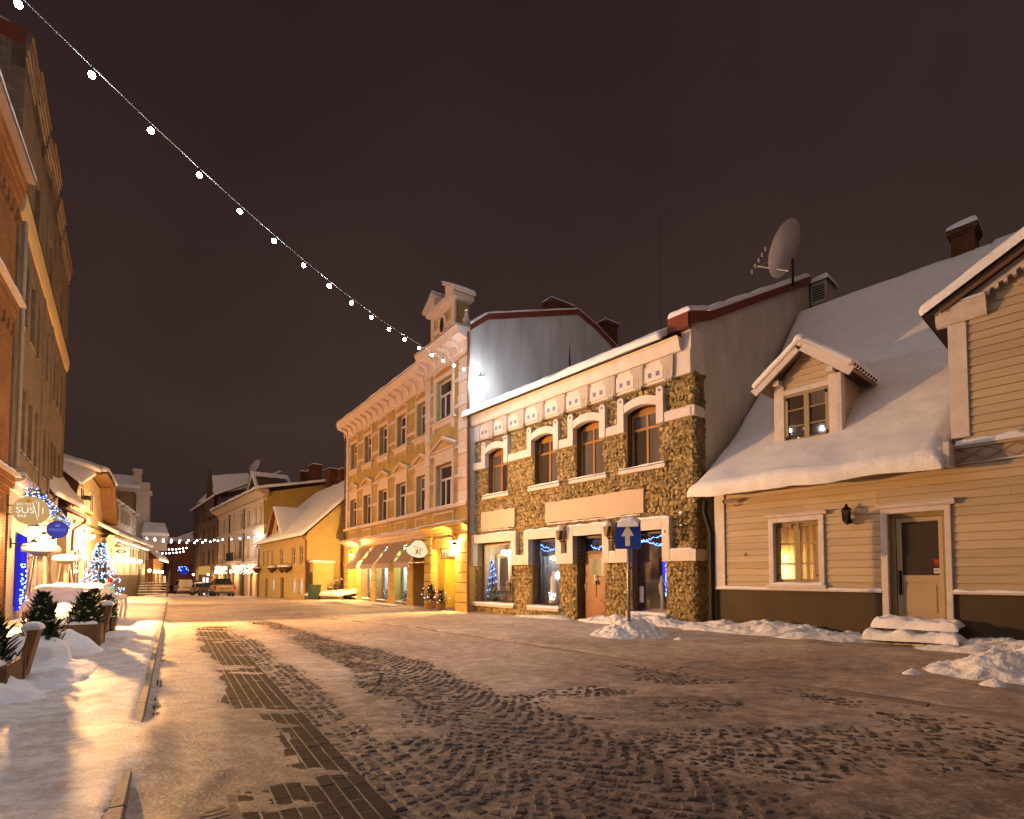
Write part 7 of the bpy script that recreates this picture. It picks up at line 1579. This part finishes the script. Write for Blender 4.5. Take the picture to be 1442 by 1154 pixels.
# ------------------------------------------------------------------ vehicles
TYRE = mat('tyre', (.012, .012, .012), rough=.8); RIM = mat('rim', (.35, .35, .36), rough=.3, metal=.9); CGLASS = mat('car_glass', (.02, .02, .022), rough=.05, spec=.6)
REDL = mat('tail_light', (.35, .01, .01), rough=.2); HEADL = mat('head_light', (.7, .7, .72), rough=.1)
def loft(prof, W, inset=.08):
    mb = MB(); n = len(prof); cx = sum(p[0] for p in prof)/n; cz = sum(p[1] for p in prof)/n
    secs = [(-W/2, 1-inset), (-W/2+.10, 1), (W/2-.10, 1), (W/2, 1-inset)]
    V = []
    for y, k in secs: V += [(cx+(x-cx)*(1-(1-k)*.5), y, cz+(z-cz)*k) for x, z in prof]
    F = []
    for s in range(3): F += [(s*n+i, s*n+(i+1) % n, (s+1)*n+(i+1) % n, (s+1)*n+i) for i in range(n)]
    F += [tuple(range(n-1, -1, -1)), tuple(range(3*n, 4*n))]
    return mb.add(V, F)
def cabin(prof, W, top):
    """greenhouse: narrower at the top"""
    mb = MB(); n = len(prof); z0 = min(p[1] for p in prof); z1 = max(p[1] for p in prof); V = []
    for s in (-1, 1):
        V += [(x, s*(W/2 - (W/2-top/2)*(z-z0)/(z1-z0)), z) for x, z in prof]
    F = [tuple(range(n-1, -1, -1)), tuple(range(n, 2*n))] + [(i, (i+1) % n, n+(i+1) % n, n+i) for i in range(n)]
    return mb.add(V, F)
def vehicle(name, lab, cat, loc, rz, paint, body, cab, W, wheels, R_, rear_glass, tail, plate, grp='parked vehicles', roofsnow=None):
    t = thing(name, lab, cat, loc, rz, grp)
    pm = mat('paint_' + name + lab[:6].replace(' ', '_'), paint, tuple(c*.8 for c in paint), scale=3, rough=.35, spec=.5, bump=.05)
    loft(body, W).build('body', pm, t)
    c_ = cabin(cab, W*.94, W*.76).build('cabin', pm, t)
    xs = [p[0] for p in cab]; z0 = min(p[1] for p in cab); z1 = max(p[1] for p in cab)
    for s in (-1, 1):
        pts = [(x*.94+sum(xs)/len(xs)*.06, z0+.04+(z-z0)*.80) for x, z in cab]; V = [(x, s*(W*.47-(W*.47-W*.38)*(z-z0)/(z1-z0)+.012), z) for x, z in pts]
        MB().poly(V).build('side_window', CGLASS, c_)
    (xa, za), (xb, zb), w1, w2 = rear_glass
    MB().add([(xa-.015, -w1, za), (xa-.015, w1, za), (xb-.015, w2, zb), (xb-.015, -w2, zb)], [(0, 1, 2, 3)]).build('rear_window', CGLASS, c_)
    xf = max(xs); f1 = [p for p in cab if p[1] < z0+.01][-1]
    for wx in wheels:
        for s in (-1, 1):
            w = MB().lathe([(R_*.6, -.1), (R_, -.09), (R_, .09), (R_*.6, .1)], 16).build('wheel', TYRE, t, False, (wx, s*(W/2-.08), R_), (R(90), 0, 0)); MB().lathe([(.0, -.105), (R_*.62, -.105), (R_*.62, .105), (0, .105)], 12, cap=False).build('rim', RIM, w)
    for s in (-1, 1):
        MB().box(tail[0]-.03, tail[0]+.06, s*tail[1]-.09, s*tail[1]+.09, tail[2], tail[3]).build('tail_light', REDL, t)
        MB().box(max(p[0] for p in body)-.1, max(p[0] for p in body)+.01, s*W*.36-.14, s*W*.36+.14, .62, .78).build('head_light', HEADL, t)
    MB().box(plate[0]-.02, plate[0]+.02, -.26, .26, plate[1], plate[1]+.12).build('number_plate', mat('plate_white', (.6, .58, .55)), t); MB().box(plate[0]-.03, plate[0]+.05, -W*.45, W*.45, .36, .56).build('bumper', mat('bumper', (.06, .055, .05), rough=.5), t)
    if roofsnow: x0, x1, zz = roofsnow; snow(t, (x0, -W*.36, zz), (x1, -W*.36, zz), (x1, W*.36, zz), (x0, W*.36, zz), .07, nx=8, ny=6, seed=int(abs(loc[0])))
    return t
def gpos(px, Z): X = (px-721)/740*Z; return (X, Z, float(gz(Z))+.05)
pk = vehicle('pickup_truck', 'pale gold double cab pickup parked with its tailgate to us', 'pickup', gpos(313.5, 53), RZST+.02, (.40, .28, .12), [(-2.5, .55), (2.5, .5), (2.6, .75), (2.5, 1.05), (1.1, 1.15), (-2.5, 1.15)], [(-.75, 1.13), (1.35, 1.13), (.65, 1.78), (-.6, 1.78)], 1.8, (-1.55, 1.55), .40, ((-.75, 1.2), (-.62, 1.72), .72, .64), (-2.5, .82, .75, 1.1), (-2.52, .62))
MB().box(-2.54, -2.5, -.72, .72, .62, 1.12).build('tailgate', MATS[[k for k in MATS if k.startswith('paint_pickup')][0]], pk); MB().tube([(-.85, -.75, 1.15), (-.85, -.7, 1.75), (-.85, .7, 1.75), (-.85, .75, 1.15)], .04, 6).build('roll_bar', IRON, pk); MB().box(-2.56, -2.54, -.5, .5, .84, .90).build('tailgate_strip', IRON, pk)
vehicle('parked_car', 'silver estate car parked behind the pickup', 'car', gpos(283, 62), RZST+.05, (.32, .25, .17), [(-2.1, .4), (2.1, .4), (2.15, .65), (1.9, .82), (1.0, .95), (-2.05, .98), (-2.15, .7)], [(-1.9, .95), (1.15, .95), (.4, 1.46), (-1.5, 1.48)], 1.76, (-1.3, 1.35), .32, ((-1.92, 1.0), (-1.55, 1.42), .68, .58), (-2.1, .76, .7, .95), (-2.16, .62), roofsnow=(-1.5, .3, 1.48))
vehicle('parked_car', 'dark hatchback squeezed between the pickup and the silver car', 'car', gpos(295, 57.5), RZST+.05, (.05, .045, .045), [(-1.9, .4), (1.95, .4), (2.0, .65), (1.7, .84), (.9, .95), (-1.85, .98), (-1.95, .7)], [(-1.75, .95), (1.0, .95), (.3, 1.46), (-1.2, 1.48)], 1.74, (-1.2, 1.25), .31, ((-1.76, 1.0), (-1.25, 1.42), .66, .56), (-1.9, .74, .72, .98), (-1.96, .6))
vn = vehicle('delivery_van', 'white delivery van stopped in the street with its rear doors to us', 'van', gpos(259, 77), RZST+.10, (.55, .46, .38), [(-2.5, .45), (2.5, .45), (2.55, .8), (2.3, 1.1), (1.6, 1.25), (1.5, 1.3), (-2.5, 1.3)], [(-2.5, 1.28), (1.75, 1.28), (1.0, 2.1), (-2.45, 2.15)], 1.95, (-1.6, 1.6), .34, ((-2.52, 1.5), (-2.5, 1.95), .01, .01), (-2.5, .88, .9, 1.3), (-2.52, .7))
MB().box(-2.53, -2.51, -.012, .012, .6, 2.05).build('door_gap', IRON, vn); MB().box(-2.54, -2.51, -.55, .35, 1.0, 1.08).build('door_print', IRON, vn)
vehicle('parked_car', 'dark sedan driving away at the far end of the street', 'car', gpos(235, 88), RZST+.12, (.035, .02, .015), [(-2.1, .4), (2.1, .4), (2.15, .65), (1.9, .85), (1.0, .95), (-1.4, 1.0), (-2.05, .98), (-2.15, .7)], [(-1.5, .97), (1.15, .95), (.4, 1.44), (-.9, 1.46)], 1.78, (-1.3, 1.35), .32, ((-1.5, 1.0), (-.95, 1.42), .7, .58), (-2.1, .76, .75, .95), (-2.16, .6), roofsnow=(-.9, .3, 1.46))
# ------------------------------------------------------------------ one-way sign
sg_ = thing('one_way_sign', 'blue square road sign with a white up arrow on a grey post', 'road sign', (2.72, 12.27, 0), R(-26))
MB().tube([(0, 0, -.1), (0, 0, 2.66)], .042, 12).build('post', ZINC, sg_, True)
def rrect(w, h, r_, n=5):
    pts = []
    for cx_, cz_, a0 in ((w-r_, h-r_, 0), (-w+r_, h-r_, 90), (-w+r_, -h+r_, 180), (w-r_, -h+r_, 270)):
        pts += [(cx_+r_*math.cos(R(a0+90*k/n)), cz_+r_*math.sin(R(a0+90*k/n))) for k in range(n+1)]
    return pts
pl = MB().prism([(x, 2.39+z) for x, z in rrect(.30, .315, .04)], -.062, -.05).build('plate', mat('sign_back', (.4, .4, .42), rough=.4, metal=.6), sg_)
MB().prism([(x, 2.39+z) for x, z in rrect(.297, .312, .038)], -.066, -.0625).build('blue_face', mat('sign_blue', (.005, .035, .36), (.004, .03, .30), rough=.45), sg_)
MB().prism([(-.055, 2.14), (.055, 2.14), (.055, 2.37), (.15, 2.37), (.0, 2.64), (-.15, 2.37), (-.055, 2.37)], -.070, -.0665).build('arrow', mat('sign_white', (.62, .60, .58), rough=.5), sg_)
MB().tube([(-.12, -.03, 2.5), (.12, -.03, 2.5)], .02, 6).build('clamp', ZINC, sg_); MB().tube([(-.12, -.03, 2.25), (.12, -.03, 2.25)], .02, 6).build('clamp', ZINC, sg_)
snow(sg_, (-.22, -.16, 2.64), (.28, -.16, 2.64), (.28, .12, 2.70), (-.22, .12, 2.70), .12, nx=14, ny=10, seed=8, lump=.6, round_=.12, freq=4, sag=.06)
# ------------------------------------------------------------------ string lights
LED = emit('street_bulb', (.86, .91, 1.0), 130)
def string(lab, pts, r_, wire_up, grp_, power=0, every=1, col=(.80, .88, 1), mt=LED, wr=.006):
    t = thing('string_lights', lab, 'string lights', pts[0], 0, grp_)
    o0 = Vector(pts[0]); loc = [Vector(p)-o0 for p in pts]
    wire = []
    for i, p in enumerate(loc): wire.append(p + Vector((0, 0, wire_up)))
    MB().tube(wire, wr, 5).build('wire', mat('string_wire', (.10, .10, .10), rough=.5), t)
    me = MB().lathe([(r_*math.sin(R(q)), -r_*math.cos(R(q))) for q in (8, 35, 60, 90, 120, 145, 172)], 10).mesh('bulb', mt, True)
    sock = MB().tube([(0, 0, r_*.8), (0, 0, wire_up)], .012, 4).mesh('holder', IRON)
    for i, p in enumerate(loc):
        place('bulb', me, t, p); place('holder', sock, t, p)
        if power and i % every == 0: warm_light('bulb_light', p - Vector((0, 0, r_+.05)), power*every, col, .05, t)
    return t
E_ = np.array([-1.335, 22.37, 10.12]); v_ = np.array([-.29271, -.86820, .00729]); cq = .01076
pts = [tuple(E_ + v_*k + np.array([0, 0, cq*k*(k-24)])) for k in range(1, 26)]
string('string of bright white bulbs crossing the sky from the upper left to the yellow building', pts, .045, .13, 'string lights over the street', 62, 2)
wb = thing('wall_bracket', 'iron eye bracket holding the string lights on the grey firewall', 'bracket', yb.matrix_basis @ Vector((YL+.01, .35, 10.15)), AY); MB().tube([(0, 0, 0), (.22, -.05, 0), (.3, -.1, .05)], .02, 5).build('arm', IRON, wb); MB().tube([(.1, -.25, -.05), (.1, .2, .05)], .012, 4).build('cross_bar', IRON, wb)
warm_light('bulb_light', yb.matrix_basis @ Vector((YL+.55, .1, 10.05)), 40, (.86, .92, 1), .06, None)
def cross(lab, pxa, Za, pxb, Zb, ya, yb_, sag, n, r_=.07, power=0):
    A = np.array([(pxa-721)/740*Za, Za, 1.45+(811-ya)*Za/740]); B_ = np.array([(pxb-721)/740*Zb, Zb, 1.45+(811-yb_)*Zb/740])
    pts = [tuple(A+(B_-A)*t - np.array([0, 0, sag*4*t*(1-t)])) for t in np.linspace(0, 1, n)]
    string(lab, pts, r_, .12, 'string lights over the street', power, 6, mt=emit('far_bulb', (.9, .93, 1.0), 24), wr=.012)
cross('far string of white bulbs crossing the street in front of the cream townhouse', 205, 50, 374, 49, 758, 754, .35, 15, .07, 14)
cross('second far string of white bulbs just below the first', 206, 53, 306, 55, 759, 762, .30, 10, .07)
cross('lower far string of white bulbs beyond the veranda house', 207, 66, 262, 68, 772, 772, .2, 12, .08)
cross('lowest far string of white bulbs at the end of the street', 208, 72, 258, 74, 778, 777, .2, 11, .08)
cross('faint string of bulbs above the parked van', 243, 95, 262, 96, 798, 797, .2, 9, .1)
# ------------------------------------------------------------------ terrace on the left pavement
PLK = varied('weathered_planks', (.24, .135, .06), (.16, .09, .04), rough=.8, bump=.35, bscale=30, var=.25, scale=6)
def thuja(t, h, r_, seed, z0=0.0, n=1500, snowy=.5):
    rs = random.Random(seed); m = MB(); s_ = MB()
    MB().tube([(0, 0, 0), (0, 0, z0+h*.9)], .03, 6, .008).build('trunk', WOODDARK, t)
    for i in range(n):
        u = rs.random()**1.15; an = rs.uniform(0, 6.283); lobe = 1+.22*math.sin(an*3+u*9+seed)+.12*math.sin(an*7-u*17)
        rr = r_*(1-u)**.75*lobe*(.35+.65*rs.random()**.5); rr *= .65+.35*min(1, u*5)
        p = Vector((rr*math.cos(an), rr*math.sin(an), z0+u*h)); d = Vector((math.cos(an)*.55, math.sin(an)*.55, rs.uniform(.4, 1.1))).normalized()
        L = rs.uniform(.05, .11)
        if rs.random() < .16: rr *= rs.uniform(1.1, 1.4); p = Vector((rr*math.cos(an), rr*math.sin(an), z0+u*h)); L *= 1.5
        w = Vector((-math.sin(an+rs.uniform(-.8, .8)), math.cos(an+rs.uniform(-.8, .8)), rs.uniform(-.3, .3)))*rs.uniform(.012, .024)
        m.add([p-w, p+w, p+d*L+w*.6, p+d*L*1.35, p+d*L-w*.6], [(0, 1, 2, 3, 4)])
        if rs.random() < snowy*.10 and rr > r_*(1-u)**.75*.45: s_.ico(p+Vector((math.cos(an), math.sin(an), .4))*.03, rs.uniform(.010, .034), (rs.uniform(.8, 1.7), rs.uniform(.8, 1.7), rs.uniform(.5, .9)))
    c_ = m.build('crown', mat('thuja_green', (.020, .042, .016), (.042, .062, .022), scale=12, rough=.75), t)
    if s_.v: tag(s_.build('snow', SNOW, t, True), kind='stuff')
def planter(lab, a, o, h, L, seed, tree_h, tree_r, treelab, end=True, box=True):
    x, y, z = P(a, o, .12); t = thing('wooden_planter', lab, 'planter', (x, y, z), RZST-math.pi/2, 'planters on the left pavement')
    W = .46
    for k in range(2):
        z0 = .03+k*h/2
        for sy in (-1, 1): MB().box(-W/2, W/2, sy*L/2-.02, sy*L/2+.02, z0, z0+h/2-.012).build('plank', PLK, t)
        for sx in (-1, 1): MB().box(sx*W/2-.02, sx*W/2+.02, -L/2+.02, L/2-.02, z0, z0+h/2-.012).build('plank', PLK, t)
    for sx in (-1, 1):
        for sy in (-1, 1): MB().box(sx*(W/2+.005)-.03, sx*(W/2+.005)+.03, sy*(L/2+.005)-.03, sy*(L/2+.005)+.03, -.1, h+.01).build('corner_post', PLK, t)
    MB().box(-W/2+.02, W/2-.02, -L/2+.02, L/2-.02, h-.12, h-.06).build('soil', mat('soil', (.03, .02, .015)), t)
    snow(t, (-W/2+.01, -L/2, h-.05), (W/2-.01, -L/2, h-.05), (W/2-.01, L/2, h-.05), (-W/2+.01, L/2, h-.05), .13, nx=12, ny=12, seed=seed, lump=.6, round_=.1, freq=4)
    if end:
        e_ = MB(); e_.add([(.12, L/2+.06, -.1), (.20, L/2+.06, -.1), (.36, L/2+.06, h+.32), (.27, L/2+.06, h+.34), (.12, L/2+.34, -.1), (.20, L/2+.34, -.1), (.36, L/2+.34, h+.32), (.27, L/2+.34, h+.34)], [(0, 1, 2, 3), (7, 6, 5, 4), (0, 4, 5, 1), (1, 5, 6, 2), (2, 6, 7, 3), (3, 7, 4, 0)]); e_.build('leaning_board', PLK, t)
        snow(t, (.20, L/2+.05, h+.32), (.38, L/2+.05, h+.32), (.38, L/2+.36, h+.32), (.20, L/2+.36, h+.32), .09, nx=8, ny=8, seed=seed+2, round_=.07)
    tr = thing('thuja_shrub', treelab, 'shrub', (x, y, z+h-.08), 0.4*seed, 'thuja shrubs on the left pavement')
    thuja(tr, tree_h, tree_r, seed, 0, int(2000*tree_r/.3), 1.0)
    return t
planter('nearest weathered plank planter with a leaning board at the left edge', 7.95, -1.70, .36, .8, 3, .66, .21, 'dark thuja in the nearest planter at the left edge')
planter('plank planter in the middle with snow heaped in front of it', 12.7, -1.36, .42, .75, 5, .60, .26, 'snow dusted thuja in the middle plank planter')
planter('third plank planter beyond the snow heap', 14.9, -1.45, .42, .6, 7, .62, .21, 'small thuja in the planter before the white deer', False)
planter('long low plank planter at the back of the terrace', 10.9, -2.75, .40, 2.4, 9, .35, .3, 'low snowy shrub in the long planter at the back', False)
x, y, z = P(10.45, -1.62, .12); tr = thing('thuja_shrub', 'thuja standing in a block of snow between the first two planters', 'shrub', (x, y, z), 0, 'thuja shrubs on the left pavement'); thuja(tr, .78, .22, 15, .22, 1700, 1.0)
MB().lathe([(.17, 0), (.22, .3), (.2, .31)], 14).build('pot', mat('dark_pot', (.05, .035, .03)), tr)
o = mound('snow_heap', 'thick block of snow around the thuja pot', x-.02, y-.12, .46, .38, .42, .3, 61, 34, .25, SNOW, power=.28)
x, y, z = P(15.35, -1.25, .12); pt = thing('plant_pot', 'black tapered plant pot with snow beside the third planter', 'pot', (x, y, z)); MB().lathe([(.15, 0), (.21, .38), (.19, .38), (.17, .33)], 4 if False else 14).build('pot', mat('black_pot', (.02, .018, .017), rough=.5), pt); MB().lathe([(.19, .34), (.17, .42), (.06, .47)], 12).build('snow', SNOW, pt, True); thuja(pt, .45, .2, 33, .36, 700, .8)
mound('snow_heap', 'pointed heap of snow in front of the middle planter', *P(11.7, -1.45)[:2], .50, .42, .42, .5, 63, 34, .3, SNOW, power=.8)
mound('snow_heap', 'low snow beside the nearest planter', *P(7.6, -1.95)[:2], .75, .6, .34, .5, 65, 34, .4, SNOW, power=.7)
mound('snow_heap', 'snow heap left of the middle planter', *P(12.2, -1.95)[:2], .5, .5, .42, .5, 67, 30, .3, SNOW, power=.6)
mound('snow_heap', 'trampled snow at the foot of the far planter', *P(14.6, -.95)[:2], .9, .32, .12, RZST, 69, 30, .8, HEAP, power=.6)
mound('snow_heap', 'trampled snow spilling onto the pavement by the near planter', *P(9.2, -1.25)[:2], 1.3, .4, .12, RZST, 70, 34, .8, HEAP, power=.6)
# big snowed-in table mass
tm = thing('snowed_table', 'terrace tables completely buried under thick layered snow', 'table', P(19.4, -2.35, .12), RZST-math.pi/2)
for k in range(3):
    w_, l_, z0 = .85-.06*k, 1.7-.15*k, .50+.17*k
    V, F = snow_patch((-w_, -l_, z0), (w_, -l_, z0), (w_, l_, z0), (-w_, l_, z0), .28, nx=24, ny=36, seed=90+k, lump=.35, round_=.26, sag=.05, freq=1.5); place('snow_layer', np_mesh('snow_layer', V, F, SNOW, True), tm)
MB().box(-.7, .7, -1.9, 1.9, .42, .5).build('table_top', PLK, tm)
for sx in (-.6, .6):
    for sy in (-1.7, 1.7): MB().box(sx-.05, sx+.05, sy-.05, sy+.05, -.1, .42).build('leg', PLK, tm)
mound('snow_heap', 'rounded snow filling the space below the buried tables', *P(17.6, -2.3)[:2], 1.5, .8, .55, RZST, 72, 40, .25, SNOW, power=.45)
# shrubs with snow behind the first planter
for i, (a, o, lb) in enumerate(((9.6, -2.9, 'snow laden low shrub at the left edge behind the nearest planter'), (10.6, -2.6, 'snow laden low shrub left of the near patio heater'), (11.6, -2.7, 'snow laden low shrub in front of the near patio heater'))):
    t = thing('snowy_shrub', lb, 'shrub', P(a, o, .45), i, 'snow laden shrubs of the terrace'); thuja(t, .35, .42, 40+i, 0, 900, 2.6)
# patio heaters
def heater(a, o, lab, H_=2.25):
    x, y, z = P(a, o, .12); t = thing('patio_heater', lab, 'patio heater', (x, y, z), RZST, 'pyramid patio heaters')
    b0, b1 = .30, .15; ST = mat('brushed_steel', (.26, .23, .20), (.20, .18, .16), scale=8, rough=.4, metal=.8)
    for sx in (-1, 1):
        for sy in (-1, 1): MB().tube([(sx*b0, sy*b0, 0), (sx*b0, sy*b0, .55), (sx*b1, sy*b1, H_-.25)], .022, 5).build('leg', ST, t)
    MB().box(-b0-.02, b0+.02, -b0-.02, b0+.02, 0, .10).build('base', ST, t); m = MB(); m.add([(-b0, -b0, .1), (b0, -b0, .1), (b0, b0, .1), (-b0, b0, .1), (-.24, -.24, .72), (.24, -.24, .72), (.24, .24, .72), (-.24, .24, .72)], [(0, 1, 5, 4), (1, 2, 6, 5), (2, 3, 7, 6), (3, 0, 4, 7), (4, 5, 6, 7)]); m.build('gas_housing', ST, t)
    MB().tube([(0, 0, .72), (0, 0, H_-.25)], .075, 12, cap=False).build('glass_tube', mat('heater_tube', (.42, .36, .30), rough=.12, spec=.6), t, True)
    for zz, r_ in ((1.05, .225), (1.5, .19), (1.9, .16)): m = MB(); m.tube([(-r_, -r_, zz), (r_, -r_, zz), (r_, r_, zz), (-r_, r_, zz), (-r_, -r_, zz)], .008, 4); m.build('guard_bar', ST, t)
    MB().lathe([(.17, H_-.27), (.46, H_-.16), (.46, H_-.13), (.1, H_-.06)], 4).build('hood', ST, t, False, None, (0, 0, R(45))); MB().lathe([(.47, H_-.14), (.49, H_-.05), (.42, H_+.08), (.2, H_+.14), (.02, H_+.15)], 18).build('snow', SNOW, t, True)
heater(21.2, -3.39, 'near pyramid patio heater with a snow capped hood below the ochre sign')
heater(28.6, -3.75, 'farther pyramid patio heater with a snow capped hood')
# lit christmas tree
cx_ = gh.matrix_basis @ Vector((-.3, -1.15, -.15)); xt = thing('christmas_tree', 'tall christmas tree covered in cold blue white lights on the left pavement', 'tree', cx_, 0)
m = MB(); li = []; lw = []
for i in range(2600):
    u = rnd.random()**1.1; an = rnd.uniform(0, 6.28); rr = (1-u)*.95*(.35+.65*rnd.random()**.5)*(1+.2*math.sin(u*40)); p = Vector((rr*math.cos(an), rr*math.sin(an), .35+u*2.95)); d = Vector((math.cos(an), math.sin(an), -.15)).normalized()*.2; w = Vector((-math.sin(an), math.cos(an), .2))*.03
    m.add([p-w, p+w, p+d], [(0, 1, 2)])
    if i % 6 == 0: (li if i % 4 else lw).append(p+d*.9)
m.build('crown', MATS['fir_needles'], xt); MB().tube([(0, 0, 0), (0, 0, 3.2)], .06, 6, .01).build('trunk', WOODDARK, xt); fairy(xt, li, emit('ice_blue_led', (.10, .32, 1), 9), .026); fairy(xt, lw, emit('ice_white_led', (.55, .75, 1), 9), .024)
warm_light('tree_light', cx_ + Vector((.9, -.6, 1.5)), 60, (.3, .5, 1), .5)
gc_ = thing('light_ball', 'wire ball of pale lights hanging beside the violet sign', 'decoration', bb.matrix_basis @ Vector((6.3, -1.1, 2.35)), AB); m = MB()
for k in range(5): m.tube([(.2*math.cos(t)*math.cos(k*.63), .2*math.cos(t)*math.sin(k*.63), .2*math.sin(t)) for t in np.linspace(0, 6.28, 14)], .008, 4)
m.build('wire', IRON, gc_); fairy(gc_, [tuple(Vector((rnd.gauss(0, 1), rnd.gauss(0, 1), rnd.gauss(0, 1))).normalized()*.2) for _ in range(26)], WLED, .016); MB().tube([(0, 0, .2), (0, 0, .9)], .008, 4).build('cord', IRON, gc_)
# white deer with a red hat
dq = thing('deer_figure', 'slender white deer figure with a red hat standing on the left pavement', 'figure', P(21.0, -1.45, .12), RZST+math.pi-.5)
DW = mat('deer_white', (.78, .70, .70), (.68, .60, .62), scale=9, rough=.7, bump=.5)
body = MB(); body.tube([(-.30, 0, .72), (-.2, 0, .74), (0, 0, .72), (.18, 0, .76), (.28, 0, .86), (.33, 0, 1.05), (.36, 0, 1.16), (.48, 0, 1.17), (.54, 0, 1.14)], .095, 10, .05); body.build('body', DW, dq, True)
for sx, sy in ((-.24, -.07), (-.24, .07), (.17, -.07), (.17, .07)): MB().tube([(sx, sy, .72), (sx+(.03 if sx > 0 else -.05), sy, .40), (sx+(.0 if sx > 0 else -.01), sy, .2), (sx, sy, -.02)], .05, 7, .024).build('leg', DW, dq, True)
for sy in (-1, 1):
    MB().tube([(.36, sy*.05, 1.22), (.32, sy*.14, 1.3), (.30, sy*.17, 1.34)], .022, 5, .006).build('ear', DW, dq)
MB().lathe([(.075, 0), (.07, .05), (.02, .17)], 10, (.40, 0, 1.2)).build('hat', mat('red_hat', (.45, .03, .02), rough=.9), dq, True); MB().ico((.40, 0, 1.39), .03).build('hat_bobble', SNOW, dq, True); MB().tube([(-.32, 0, .76), (-.40, 0, .70)], .02, 5).build('tail', DW, dq); MB().lathe([(.075, -.02), (.08, .02)], 10, (.33, 0, 1.02)).build('green_scarf', emit('green_led', (.05, .8, .35), 1.2), dq)
# little steps before the veranda
ls = thing('stone_steps', 'three low dark stone steps on the pavement before the veranda', 'steps', P(31.6, -2.35, .05), RZST)
for k in range(3): MB().bbox(-1.1, 1.1, .0+k*.32, .34+k*.32, -.2, .12+.14*k).build('step', MATS['stone_base'], ls); ledge_snow(ls, -1.1, 1.1, .02+k*.32, .3+k*.32, .12+.14*k, .04, seed=k)
